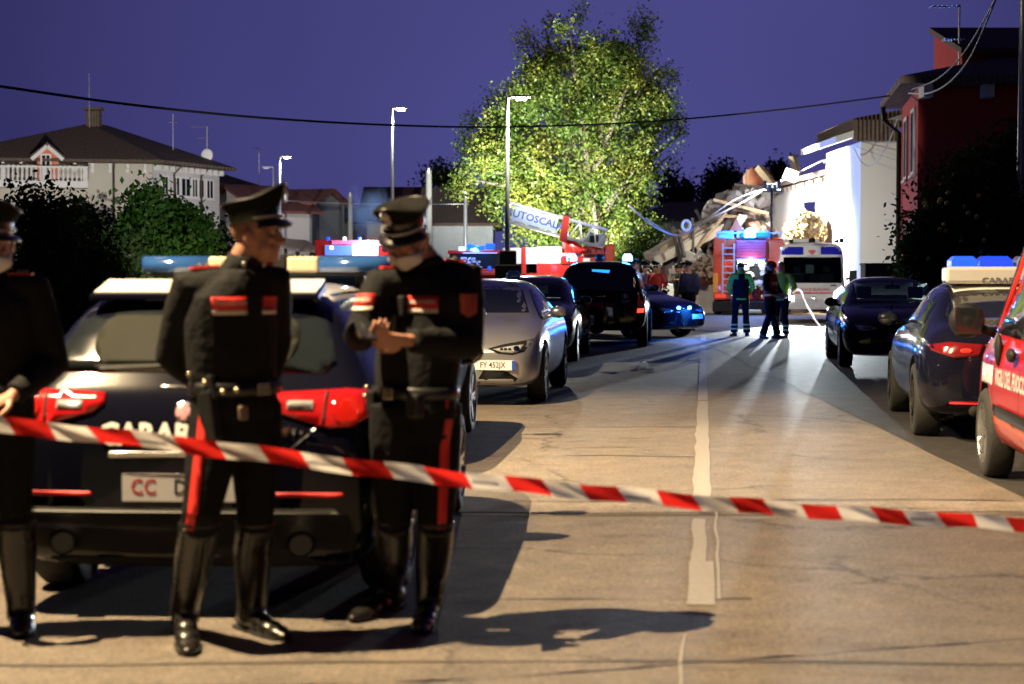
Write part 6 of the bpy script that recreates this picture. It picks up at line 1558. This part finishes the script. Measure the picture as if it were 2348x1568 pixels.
def band(P, u0, u1, z0, z1, label='CARABINIERI', yaw=0, lift=0.0):
    fr = (tuple(Matrix.Rotation(R(yaw), 3, 'Z') @ V3((-1, 0, 0))), (0, 0, 1), tuple(Matrix.Rotation(R(yaw), 3, 'Z') @ V3((0, 1, 0))))
    sl = lift
    pb = decal(P.jbvh, fr, [(u0, z0 + .018), (u1, z0 + .018 + sl), (u1, z1 + sl), (u0, z1)], 'red_chest_band', M_redband, P.jack, off=.005, cell=.03, far=1.0)
    decal(P.jbvh, fr, [(u0, z0), (u1, z0 + sl), (u1, z0 + .016 + sl), (u0, z0 + .016)], 'cream_piping', M_cream, P.jack, off=.006, cell=.03, far=1.0)
    if label:
        decal(P.jbvh, fr, None, 'lettering', M_cream, pb, off=.010, cell=.03, far=1.0, text=text_mesh(label, .021, .0004, .95), pos=((u0 + u1) / 2, (z0 + z1) / 2 + .010 + sl / 2), rot=math.atan2(sl, u1 - u0))
def stripe(P, s, front=0.0, to=1.0):
    """red stripe down the outer side of a trouser leg"""
    J = P.J; hp, kn, an = [V3(J[q + s]) for q in ('hp', 'kn', 'an')]; e_ = lerp(kn, an, .16)
    sg = 1 if s == 'R' else -1
    n = (V3((sg, 0, 0)) * math.cos(front) + V3((0, 1, 0)) * math.sin(front)).normalized(); u = V3((0, 0, 1)).cross(n)
    pts = [hp + V3((0, 0, .09)), lerp(hp, kn, .3), lerp(hp, kn, .65), kn, e_]
    pol = [(p.dot(u) - .021, p.z) for p in pts] + [(p.dot(u) + .021, p.z) for p in pts[::-1]]
    decal(P.tbvh, (tuple(u), (0, 0, 1), tuple(n)), pol, 'red_stripe', M_redband, P.trou, off=.004, cell=.04, far=1.0)
def epaulette(P, stars=2):
    J = P.J; nk = V3(J['neck'])
    for s in ('R', 'L'):
        sh = V3(J['sh' + s]); a, b = lerp(nk, sh, .45), lerp(nk, sh, 1.0)
        h_ = P.jbvh.ray_cast(a + V3((0, 0, .4)), V3((0, 0, -1))); h2 = P.jbvh.ray_cast(b + V3((0, 0, .4)), V3((0, 0, -1)))
        if h_[0] is None or h2[0] is None: continue
        p0, p1 = h_[0] + V3((0, 0, .006)), h2[0] + V3((0, 0, .006))
        ep = MB().bar(p0, p1, .058, .010).build('epaulette', M_redband, P.jack, bevel=.004)
        MB().bar(lerp(p0, p1, .04) + V3((0, 0, .004)), lerp(p0, p1, .96) + V3((0, 0, .004)), .046, .008).build('epaulette_cloth', M_cloth, ep)
        for k in range(stars):
            c = lerp(p0, p1, .45 + k * .26) + V3((0, 0, .011)); st = MB()
            for q in range(5): a_ = 2 * PI * q / 5; st.tube([c, c + V3((math.cos(a_) * .016, math.sin(a_) * .016, 0))], [.006, .001], 5)
            st.build('rank_star', M_brass, ep, True)
def belt(P, z=None):
    J = P.J; c = V3(J['pelvis']) + V3((0, 0, .055 if z is None else z)); N = 28
    mb = MB(); mb.rings([[c + V3((math.cos(2 * PI * q / N) * (.204 + e_), math.sin(2 * PI * q / N) * (.152 + e_), zz)) for q in range(N)] for zz, e_ in ((-.026, 0), (-.024, .006), (.024, .006), (.026, 0))], caps=False)
    b = mb.build('belt', M_belt, P.t, True)
    MB().box(c + V3((0, .162, 0)), (.065, .012, .05)).build('buckle', M_brass, b, bevel=.004)
    return c, b
def W2L(P, x, y, D):
    """pixel at a depth -> the person's local metres"""
    p = at(x, y, D) - V3(P if isinstance(P, V3) else P.t.location); return p
def local(loc, rz, x, y, D):
    p = at(x, y, D) - V3(loc); return Matrix.Rotation(-rz, 3, 'Z') @ p
def stand(**k):
    J = dict(pelvis=(0, 0, .96), waist=(0, 0, 1.10), chest=(0, .0, 1.30), neck=(0, -.02, 1.50), head=(0, .015, 1.635), hpR=(.092, 0, .93), hpL=(-.092, 0, .93), knR=(.105, .02, .51), knL=(-.105, .02, .51), anR=(.12, -.02, .09), anL=(-.12, -.02, .09), toeR=(.15, .15, .02), toeL=(-.15, .15, .02),
             shR=(.185, -.015, 1.435), shL=(-.185, -.015, 1.435), elR=(.25, -.05, 1.16), elL=(-.25, -.05, 1.16), wrR=(.25, .06, .93), wrL=(-.25, .06, .93), hdR=(0, .15, -1), hdL=(0, .15, -1), hnR=(-1, 0, 0), hnL=(1, 0, 0))
    J.update(k); return J

# ---------------------------------------------------------------- officer A: profile to the right, left of centre
lo = Vector((-1.13, 7.03, 0)); rz = R(180 + 52)
Lc = lambda x, y, D: tuple(local(lo, rz, x, y, D))
def foot(lo, rz, x, y, z):
    p = ground(x, y) - V3(lo); p = Matrix.Rotation(-rz, 3, 'Z') @ p; return (p.x, p.y, z)
J = stand(pelvis=Lc(540, 930, 7.04), waist=Lc(532, 850, 7.05), chest=Lc(527, 735, 7.06), neck=Lc(553, 612, 7.07), head=Lc(590, 540, 7.05),
          hpR=Lc(500, 950, 6.98), hpL=Lc(585, 950, 7.10), knR=Lc(462, 1170, 6.86), knL=Lc(585, 1170, 7.10), anR=Lc(425, 1430, 6.86), anL=Lc(575, 1425, 7.12),
          shR=Lc(437, 655, 6.98), shL=Lc(622, 640, 7.16), elR=Lc(392, 815, 7.06), elL=Lc(632, 780, 7.28), wrR=Lc(470, 880, 7.18), wrL=Lc(610, 880, 7.22),
          turn=28, nod=-2, tilt=0, cap=4, curlR=.8, curlL=.7)
J['anR'] = foot(lo, rz, 425, 1452, .09); J['anL'] = foot(lo, rz, 578, 1448, .09)
J['toeR'] = foot(lo, rz, 432, 1505, .02); J['toeL'] = foot(lo, rz, 650, 1470, .02)
dv = lambda x, y, z: tuple(Matrix.Rotation(-rz, 3, 'Z') @ V3((x, y, z)))
J['hdR'] = dv(.75, .35, -.5); J['hnR'] = dv(.2, -1, 0); J['hdL'] = dv(-.3, -.3, -.8); J['hnL'] = dv(-.6, .3, 0)
a = make_person('person', 'officer in black uniform and peaked cap, face in profile, hand at his belt', 'person', lo, rz, J, .008, 'officers at the tape', None)
jacket(a, extra=.026, low=-.05, sleeve=1.1); trousers(a, low=.5, k=1.12); boots(a); officer_cap(a); hair_cap(a, M_skin2, low=-.02, k=1.012); eyes(a)
band(a, -.155, -.03, 1.335, 1.405); band(a, .055, .155, 1.335, 1.405, None)
stripe(a, 'R', .35); epaulette(a); c_, bl_ = belt(a, .075)
hol = MB(); hol.box(c_ + V3((.185, .05, -.10)), (.05, .085, .20), (R(8), 0, 0)).box(c_ + V3((.185, .06, .01)), (.035, .05, .10), (R(20), 0, 0)).build('holster', M_belt, bl_, bevel=.012)
for p_ in (V3((.19, .03, .03)), V3((.16, .10, -.005)), V3((.12, .135, .0)), V3((.20, -.05, .06))): MB().ell(c_ + p_ + V3((.012, .012, 0)), (.012, .012, .012), n=8).build('belt_stud', M_brass, bl_, True)
MB().box(c_ + V3((.10, .15, -.09)), (.05, .02, .06)).build('key_pouch', mat('tan_pouch', (.22, .15, .09), .6), bl_, bevel=.01)
for s in (-1, 1): MB().ell(V3(J['neck']) + V3((s * .055, .075, .01)), (.012, .006, .012), n=8).build('collar_star', M_silver, a.jack, True)

# ---------------------------------------------------------------- officer B: facing left, head bowed over a phone
lo = Vector((-.42, 7.36, 0)); rz = R(180 - 42)
J = stand(pelvis=Lc(952, 930, 7.38), waist=Lc(955, 855, 7.40), chest=Lc(968, 725, 7.42), neck=Lc(985, 612, 7.42), head=Lc(935, 548, 7.34),
          hpR=Lc(905, 950, 7.34), hpL=Lc(1000, 950, 7.42), knR=Lc(905, 1170, 7.36), knL=Lc(1000, 1175, 7.34),
          shR=Lc(873, 655, 7.34), shL=Lc(1065, 630, 7.46), elR=Lc(835, 745, 7.18), elL=Lc(1075, 790, 7.32), wrR=Lc(836, 748, 7.02), wrL=Lc(932, 780, 7.05),
          turn=18, nod=28, tilt=0, cap=2, curlR=1.1, curlL=1.3)
J['anR'] = foot(lo, rz, 893, 1400, .09); J['anL'] = foot(lo, rz, 985, 1418, .09)
J['toeR'] = foot(lo, rz, 815, 1428, .02); J['toeL'] = foot(lo, rz, 965, 1455, .02)
dv = lambda x, y, z: tuple(Matrix.Rotation(-rz, 3, 'Z') @ V3((x, y, z)))
J['elR'] = Lc(822, 775, 7.26); J['wrR'] = Lc(828, 760, 7.05); 
J['hdR'] = dv(.55, -.75, -.1); J['hnR'] = dv(.2, .1, 1); J['hdL'] = dv(-.95, -.2, .0); J['hnL'] = dv(.15, .8, .35)
b_ = make_person('person', 'officer in black uniform with white mask and red sleeve badge, bowed over his phone', 'person', lo, rz, J, .008, 'officers at the tape')
jacket(b_, extra=.028, low=-.05, sleeve=1.08); trousers(b_, low=.5, k=1.12); boots(b_); officer_cap(b_); hair_cap(b_, M_hair, low=.0, k=1.015); eyes(b_); face_mask(b_)
band(b_, -.165, -.03, 1.345, 1.415); band(b_, .035, .165, 1.335, 1.405)
stripe(b_, 'L', .45); epaulette(b_, 1); c_, bl_ = belt(b_, .06)
fr = (tuple(V3((0, -1, 0))), (0, 0, 1), (-1, 0, 0)); shl, ell_ = V3(J['shL']), V3(J['elL']); cc = lerp(shl, ell_, .42)
n_ = V3((-.75, .65, 0)).normalized(); u_ = V3((0, 0, 1)).cross(n_)
sb = decal(b_.jbvh, (tuple(u_), (0, 0, 1), tuple(n_)), [(cc.dot(u_) + x, cc.z + z) for x, z in ((0, -.055), (.035, -.035), (.042, .045), (-.042, .045), (-.035, -.035))], 'sleeve_badge', mat('red_sleeve_badge', (.55, .10, .05), .6), b_.jack, off=.005, cell=.03, far=1)
for x, z, w in ((.10, .0, .05), (-.15, -.005, .07)): MB().box(c_ + V3((x, .15, z - .04)), (w, .05, .10)).build('belt_pouch', M_belt, bl_, bevel=.012)
for p_ in (V3((.13, .13, .02)), V3((.15, .12, -.02))): MB().ell(c_ + p_ + V3((.012, .02, 0)), (.011, .011, .011), n=8).build('belt_stud', M_brass, bl_, True)
MB().tube([V3(J['neck']) + V3((.02, .085, .0)), V3(J['chest']) + V3((.0, .165, .05)), V3(J['chest']) + V3((0, .17, -.10))], .012, 8).build('zip', M_peak, b_.jack, True)
MB().box(V3(J['chest']) + V3((-.03, .155, .045)), (.06, .04, .09)).build('radio_microphone', M_trim, b_.jack, bevel=.01)
ph = empty('phone', at(838, 758, 6.93), 0, 'dark phone held by the masked officer', 'phone')
MB().box((0, 0, 0), (.075, .145, .009), (R(28), R(8), R(20))).build('phone_body', M_peak, ph, bevel=.006)
MB().box((0.001, -.001, .0055), (.066, .13, .002), (R(28), R(8), R(20))).build('phone_screen', mat('phone_screen', (.02, .02, .025), .1), ph)

# ---------------------------------------------------------------- officer C: cut by the left edge
lo = Vector((-2.18, 7.25, 0)); rz = R(180 + 8)
J = stand(head=(-.03, .03, 1.61), neck=(0, -.02, 1.475), turn=8, nod=6, cap=3, elL=(-.27, -.02, 1.12), wrL=(-.12, .20, 1.0), hdL=(.6, .6, -.25), hnL=(0, -.3, -.6), elR=(.27, -.02, 1.12), wrR=(.12, .20, 1.0), hdR=(-.6, .6, -.25), hnR=(0, -.3, -.6), curlL=.9)
q_ = make_person('person', 'officer in black uniform and white mask half cut by the left edge', 'person', lo, rz, J, .008, 'officers at the tape')
jacket(q_, extra=.02); trousers(q_, low=.5); boots(q_); officer_cap(q_); hair_cap(q_); eyes(q_); face_mask(q_); epaulette(q_); belt(q_)

# ---------------------------------------------------------------- people near the ambulance
M_hiv = mat('hi_vis_green', (.20, .58, .10), .7, vary=.15, emit=None)
M_ems = mat('navy_rescue_cloth', (.008, .009, .018), .8, spec=.1)
M_vest = mat('red_vest', (.45, .025, .02), .7)
M_refl = mat('reflective_tape', (.70, .80, .40), .4)
def hoop(P, c, r, h, m, name):
    N = 16; MB().rings([[V3(c) + V3((math.cos(2 * PI * k / N) * r, math.sin(2 * PI * k / N) * r, z)) for k in range(N)] for z in (-h / 2, h / 2)], caps=False).build(name, m, P.trou, True)
def helmet(P, m):
    H = V3(P.J['head']); mb = MB(); mb.ell(H + P.M @ V3((0, -.01, .055)), (.105, .125, .095), P.M, 16); mb.ell(H + P.M @ V3((0, .01, .03)), (.118, .15, .02), P.M, 16); mb.build('helmet', m, P.t, True)
def ems(label, lo, rz, J, top, vest=None):
    P = make_person('person', label, 'person', lo, rz, J, .016, 'rescuers with the far tape'); jacket(P, top); trousers(P, M_ems, k=1.05, flare=.012); boots(P, M_belt, tall=False)
    for s in ('R', 'L'):
        for f in (.55, .78): hoop(P, lerp(V3(J['kn' + s]), V3(J['an' + s]), f), .086, .035, M_refl, 'reflective_band')
    return P
p0 = ground(1697, 771)
e1 = ems('rescuer in navy and bright green seen from behind beside the fire engine', p0, R(2), stand(anR=(.15, -.02, .09), anL=(-.15, -.02, .09), toeR=(.2, .15, .02), toeL=(-.2, .15, .02), knR=(.13, .02, .51), knL=(-.13, .02, .51), elR=(.29, -.02, 1.17), elL=(-.29, -.02, 1.17), wrR=(.20, .16, .98), wrL=(-.20, .16, .98)), M_hiv)
hair_cap(e1)
vs = MB(); torso(vs, e1.J, 1.0, .024, .02); me = remesh(vs, 'navy_panel', .016, 3); bm = bmesh.new(); bm.from_mesh(me); bmesh.ops.delete(bm, geom=[v for v in bm.verts if v.co.z > 1.36 and abs(v.co.x) > .085], context='VERTS'); bm.to_mesh(me); bm.free(); me.materials.append(M_ems); put('navy_panel', me, e1.t, True)
bg_ = MB().ell((0, 0, 0), (.13, .10, .15), n=12).build('red_bag', M_vest, None, True); bg_.location = p0 + V3((.40, .05, 1.0)); tag(bg_, 'red kit bag at the right hip of the green shouldered rescuer', 'bag')
p1 = ground(1765, 776)
J = stand(elR=(.27, .02, 1.15), wrR=(.10, .26, 1.02), elL=(-.27, .05, 1.15), wrL=(-.05, .30, .98), hdR=(-.4, .9, 0), hdL=(.4, .9, 0), nod=16, turn=10, anR=(.17, -.10, .09), anL=(-.17, .10, .09), toeR=(.22, .05, .02), toeL=(-.2, .26, .02))
e2 = make_person('person', 'rescuer in red vest and red helmet holding the end of the far tape', 'person', p1, R(180 + 55), J, .016, 'rescuers with the far tape')
jacket(e2, M_ems); trousers(e2, M_ems, k=1.05, flare=.014); boots(e2, M_belt, tall=False); helmet(e2, M_vest)
vs = MB(); torso(vs, J, 1.0, .026, -.02); me = remesh(vs, 'vest', .016, 3); me.materials.append(M_vest); put('vest', me, e2.t, True); e2.vbvh = bvh_of(me)
for z0, z1, mm in ((1.22, 1.30, M_cream), (1.05, 1.10, M_refl)): decal(e2.vbvh, 'F', rrect(-.15, z0, .12, z1, .005), 'reflective_patch', mm, e2.t, off=.006, cell=.05, far=1)
e3_ = ems('rescuer in bright green jacket half hidden behind the red vested one', ground(1790, 774), R(180 - 30), stand(nod=8, elL=(-.33, .0, 1.18), wrL=(-.30, .16, .98), elR=(.3, .05, 1.18), wrR=(.1, .25, 1.05)), mat('hi_vis_yellow_green', (.34, .60, .07), .7))
hair_cap(e3_)
# group behind the cars
grp = 'people talking in front of the ruin'
def far_person(label, x, ytop, D, rz, m, k=1.0, mt=None, hat=None, **kw):
    lo = gx(x, D); P = make_person('person', label, 'person', lo, rz, stand(**kw), .02, grp); jacket(P, m, k, collar=False); trousers(P, mt or M_ems, k=1.05); boots(P, M_belt, tall=False)
    if hat == 'cap': officer_cap(P, badge=False)
    elif hat == 'helmet': helmet(P, M_black)
    else: hair_cap(P)
    return P
far_person('man in dark clothes at the left end of the group by the ruin', 1458, 608, 50, R(200), M_cloth)
far_person('officer in purplish coat and flat cap beside the red jacketed rescuer', 1478, 605, 49, R(160), mat('purple_blue_coat', (.06, .05, .14), .7), hat='cap')
far_person('rescuer in a red jacket with a blue lit face near the ruin', 1503, 606, 47, R(150), M_vest, hat='cap', elL=(-.30, .0, 1.2), wrL=(-.35, .25, 1.1))
fp = far_person('firefighter in black with an orange band, face in profile', 1556, 602, 48, R(100), M_cloth, hat='helmet', nod=5)
decal(fp.jbvh, 'L', rrect(-.16, 1.30, .16, 1.34, .004), 'orange_band', M_reflor, fp.jack, off=.006, cell=.05, far=1); decal(fp.jbvh, 'R', rrect(-.16, 1.30, .16, 1.34, .004), 'orange_band', M_reflor, fp.jack, off=.006, cell=.05, far=1); decal(fp.jbvh, 'F', rrect(-.2, 1.30, .2, 1.34, .004), 'orange_band', M_reflor, fp.jack, off=.006, cell=.05, far=1)
far_person('officer in long dark blue coat and cap, right end of the group', 1578, 607, 45.5, R(20), mat('dark_blue_coat', (.015, .02, .07), .7), 1.1, hat='cap')
far_person('officer in dark cap behind the firefighter with the orange band', 1568, 607, 49.5, R(190), M_cloth, hat='cap')

# ================================================================= TAPES AND SMALL THINGS
M_tapew = thin('white_tape', (.85, .83, .80))
M_taper = thin('red_tape', (.78, .03, .025))
def tape(label, pts, w, stripe_len, slant, tw=None, red=None):
    """plastic tape with slanted red and white stripes, each stripe its own piece"""
    t = empty('barrier_tape', pts[0], 0, label, 'barrier tape'); o = V3(pts[0])
    N = 240; P = []; 
    def cat(f):
        n = len(pts) - 1; i = min(int(f * n), n - 1); u = f * n - i
        p0, p1, p2, p3 = pts[max(i - 1, 0)], pts[i], pts[i + 1], pts[min(i + 2, n)]
        return .5 * ((2 * p1) + (p2 - p0) * u + (2 * p0 - 5 * p1 + 4 * p2 - p3) * u * u + (3 * p1 - p0 - 3 * p2 + p3) * u ** 3)
    P = [cat(i / N) for i in range(N + 1)]
    S_ = [0]
    for i in range(N): S_.append(S_[-1] + (P[i + 1] - P[i]).length)
    tot = S_[-1]
    def pos(s):
        s = min(max(s, 0), tot); lo_, hi = 0, N
        while hi - lo_ > 1:
            m_ = (lo_ + hi) // 2
            if S_[m_] <= s: lo_ = m_
            else: hi = m_
        f = (s - S_[lo_]) / max(1e-9, S_[hi] - S_[lo_]); p = P[lo_].lerp(P[hi], f); d = (P[hi] - P[lo_]).normalized(); return p, d
    k = 0; s0 = -slant
    while s0 < tot:
        vs = []; fs = []; nseg = 8
        for j in range(nseg + 1):
            for q in range(5):
                f = q / 4; s = s0 + stripe_len * j / nseg + slant * (1 - f); p, d = pos(s)
                up = V3((0, 0, 1)); up = (up - d * up.dot(d)).normalized(); nn = d.cross(up)
                a_ = (tw(s / tot) if tw else 0); ww = up * math.cos(a_) + nn * math.sin(a_)
                vs.append(p + ww * (f - .5) * w + nn * (.010 * math.sin(s * 9 + f * 3) + .006 * math.sin(s * 23 + f * 5)) + up * .004 * math.sin(s * 13) - o)
        for j in range(nseg):
            for q in range(4): fs.append((j * 5 + q, (j + 1) * 5 + q, (j + 1) * 5 + q + 1, j * 5 + q + 1))
        b = MB().add(vs, fs).build('white_stripe' if k % 2 == 0 else 'red_stripe', M_tapew if k % 2 == 0 else (red or M_taper), t, True)
        if k % 2 == 0 and k % 4 == 0:
            p, d = pos(s0 + stripe_len * .55); up = V3((0, 0, 1)); up = (up - d * up.dot(d)).normalized(); nn = up.cross(d) * -1
            ux = d if d.x > 0 else -d
            nn = ux.cross(up)
            for r_, (ln, hh) in enumerate(((.7, .012),)):
                mb = MB()
                for q in range(9):
                    c = p + ux * ((q - 4) * .012) + nn * .012 - up * .004; mb.add([c - ux * .0045 - up * hh * .5 - o, c + ux * .0045 - up * hh * .5 - o, c + ux * .0045 + up * hh * .5 * (.7 + .3 * (q % 2)) - o, c - ux * .0045 + up * hh * .5 - o], [(0, 1, 2, 3)])
                mb.build('blue_print', mat('faint_blue_print', (.20, .24, .45), .5), b)
        s0 += stripe_len; k += 1
    return t
tp = [at(-60, 967, 6.35), at(0, 975, 6.35), at(300, 1005, 6.35), at(700, 1055, 6.4), at(1000, 1092, 6.5), at(1400, 1132, 6.7), at(1800, 1167, 6.9), at(2150, 1190, 7.1), at(2347, 1202, 7.2), at(2480, 1209, 7.3)]
tape('red and white barrier tape stretched across the road in front of the officers', tp, .058, .155, .05)
ap = [p1 + V3((-.25, -.28, .98)), p1 + V3((.02, -.36, 1.0)), p1 + V3((.30, -.30, .93)), p1 + V3((.62, -.2, 1.12)), p1 + V3((.80, -.3, .75)), p1 + V3((1.05, -.5, .30)), p1 + V3((1.30, -.7, .03)), p1 + V3((2.1, -.9, .015))]
tape('white and red tape hanging from the red vested rescuer down to the road', ap, .045, .16, .03, lambda f: .5 * math.sin(f * 9), thin('faded_red_tape', (.85, .60, .56)))
# crumpled paper on the road
pp = ground(1472, 851); mb = MB()
random.seed(9)
N = 9
N = 11
vs = [V3(((i - 5) * .036, (j - 5) * .022, .012 + .15 * max(0, 1 - abs(j - 5) / 3.2) * max(0, 1 - abs(i - 6) / 5.2) + .02 * abs(noise.noise(V3((i * .9, j * .8, 2)))))) for j in range(N) for i in range(N)]
mb.add(vs, [(j * N + i, j * N + i + 1, (j + 1) * N + i + 1, (j + 1) * N + i) for j in range(N - 1) for i in range(N - 1)])
o_ = mb.build('crumpled_paper', thin('white_paper', (.85, .84, .82), .6), None); o_.location = pp; tag(o_, 'crumpled white paper lying on the road by the centre line', 'litter')
# ---------------------------------------------------------------- poles and wires
def pole(label, x, ytop, D, r=.11, mt=None, cross_=False):
    t = empty('utility_pole', gx(x, D), 0, label, 'pole', 'utility poles down the street'); h_ = zpix(ytop, D)
    MB().tube([(0, 0, 0), (0, 0, h_)], [r * 1.3, r], 10).build('post', mt or M_pole, t, True)
    MB().tube([(0, -.1, h_ - .15), (0, -.1, h_ + .12)], .06, 8).build('insulator', M_white, t, True)
    if cross_: MB().bar((-.6, -.1, h_ - .3), (.6, -.1, h_ - .3), .08, .08).build('crossarm', mt or M_pole, t)
    return t
M_concp = mat('concrete_pole', (.36, .35, .33), .85)
pole('concrete utility pole right of the cream house', 804, 446, 108, .14, M_concp)
pole('tall concrete pole behind the masked officer cap', 983, 392, 84, .15, M_concp)
pole('thin pale pole in front of the farmhouse roof', 1067, 440, 82, .08)
def wire(label, pts, r=.012, m=None, n=24, name='overhead_cable'):
    P = []
    for i in range(len(pts) - 1):
        for k in range(n): P.append(None)
    N = n * (len(pts) - 1); out = []
    for i in range(N + 1):
        f = i / n; j = min(int(f), len(pts) - 2); u = f - j
        p0, p1_, p2, p3 = pts[max(j - 1, 0)], pts[j], pts[j + 1], pts[min(j + 2, len(pts) - 1)]
        out.append(.5 * ((2 * p1_) + (p2 - p0) * u + (2 * p0 - 5 * p1_ + 4 * p2 - p3) * u * u + (3 * p1_ - p0 - 3 * p2 + p3) * u ** 3))
    o = out[0].copy(); ob = MB().tube([p - o for p in out], r, 6).build(name, m or M_black, None, True); ob.location = o
    return tag(ob, label, 'cable')
wire('long black cable sagging across the whole sky before the big tree', [at(-60, 190, 24), at(0, 198, 24.5), at(300, 240, 27), at(600, 270, 30), at(900, 287, 33), at(1173, 291, 36), at(1500, 278, 39), at(1800, 250, 42), at(2060, 217, 45)], .022)
M_cab = mat('grey_cable', (.35, .34, .38), .5)
wire('pale cable swinging up from the red house eaves', [at(2082, 214, 40.5), at(2130, 213, 38), at(2180, 185, 36), at(2230, 120, 34), at(2290, -20, 32)], .018, M_cab)
wire('dark cable above the pale one at the red house', [at(2090, 205, 40.5), at(2150, 180, 38), at(2210, 120, 35.5), at(2275, 10, 32), at(2295, -40, 31)], .018)
wire('loop of cable hanging on the white house corner', [at(1957, 338, 59.6), at(1975, 372, 59.5), at(2000, 378, 58), at(2035, 330, 54), at(2058, 270, 48)], .018, M_cab)
wire('second thin cable across the white house front', [at(1960, 335, 59.6), at(2000, 350, 59.6), at(2056, 368, 59.6)], .012, M_cab)
wire('thick pale cable from the white house down across the ruin', [at(1889, 372, 65.5), at(1886, 368, 65), at(1830, 395, 65), at(1770, 425, 65), at(1690, 470, 64.5), at(1620, 505, 64), at(1560, 540, 63.5), at(1500, 520, 62), at(1440, 470, 60)], .032, M_cab)
wire('pale cable running beside the thick one over the ruin', [at(1770, 428, 65), at(1690, 455, 64.5), at(1600, 515, 64), at(1545, 538, 63.5), at(1480, 500, 62)], .022, M_cab)
rg = MB()
for q_ in range(3):
    rg.tube([(math.cos(2 * PI * k / 20) * (.16 - q_ * .02), q_ * .03, math.sin(2 * PI * k / 20) * (.20 - q_ * .02)) for k in range(21)], .035, 6)
o_ = rg.build('cable_coil', M_white, None, True); o_.location = at(1573, 517, 63.6); tag(o_, 'white coil of cable hanging on the wires before the ruin', 'cable coil')
bx = MB().box((0, 0, 0), (.5, .2, .42), (0, R(20), 0)).build('junction_box', M_white, None, bevel=.03); bx.location = at(1812, 402, 64.9); tag(bx, 'white junction box clipped on the thick cable above the ruin', 'junction box')
wire('thin pale wire between the far poles and the red roofed house', [at(655, 460, 103), at(804, 467, 106), at(983, 468, 84), at(1067, 468, 82)], .02, M_cab)
wb_ = MB().box((0, 0, .85), (1.5, .6, 1.7)).box((0, -.02, 1.72), (1.56, .7, .06)).build('dark_bin', M_trim, None, bevel=.03); wb_.location = gx(2045, 44); tag(wb_, 'dark box shaped bin between the white house and the fruit tree', 'bin')

# ================================================================= SMOKE drifting over the rescue truck
sm_ = bpy.data.materials.new('thin_smoke'); sm_.use_nodes = True; t = sm_.node_tree; t.nodes.clear()
o_ = t.nodes.new('ShaderNodeOutputMaterial'); v_ = t.nodes.new('ShaderNodeVolumePrincipled'); c_ = t.nodes.new('ShaderNodeTexCoord')
n_ = t.nodes.new('ShaderNodeTexNoise'); n_.inputs['Scale'].default_value = 1.3; n_.inputs['Detail'].default_value = 4
ln = t.nodes.new('ShaderNodeVectorMath'); ln.operation = 'LENGTH'
fa = t.nodes.new('ShaderNodeMapRange'); fa.inputs['From Min'].default_value = .3; fa.inputs['From Max'].default_value = 1.5; fa.inputs['To Min'].default_value = .32; fa.inputs['To Max'].default_value = -.1
mu = t.nodes.new('ShaderNodeMath'); mu.operation = 'ADD'; cl_ = t.nodes.new('ShaderNodeMath'); cl_.operation = 'SUBTRACT'; cl_.inputs[1].default_value = .52; cl_.use_clamp = True
t.links.new(c_.outputs['Object'], n_.inputs['Vector']); t.links.new(c_.outputs['Object'], ln.inputs[0]); t.links.new(ln.outputs['Value'], fa.inputs[0])
t.links.new(n_.outputs[0], mu.inputs[0]); t.links.new(fa.outputs[0], mu.inputs[1]); t.links.new(mu.outputs[0], cl_.inputs[0])
v_.inputs['Color'].default_value = (.75, .8, .9, 1); t.links.new(cl_.outputs[0], v_.inputs['Density']); t.links.new(v_.outputs[0], o_.inputs['Volume'])
sb_ = MB().ell((0, 0, 0), (1.6, 1.2, 1.6), n=16).build('smoke', sm_); sb_.location = at(848, 480, 78); tag(sb_, 'wisp of smoke catching blue light above the rescue truck', 'smoke', kind='stuff')
light('blue_beacon_light', 'POINT', Q4(850, 535) + Vector((0, 1.2, 0)), 500, (.25, .5, 1.0), size=.15, parent=e4)
S.cycles.volume_bounces = 0
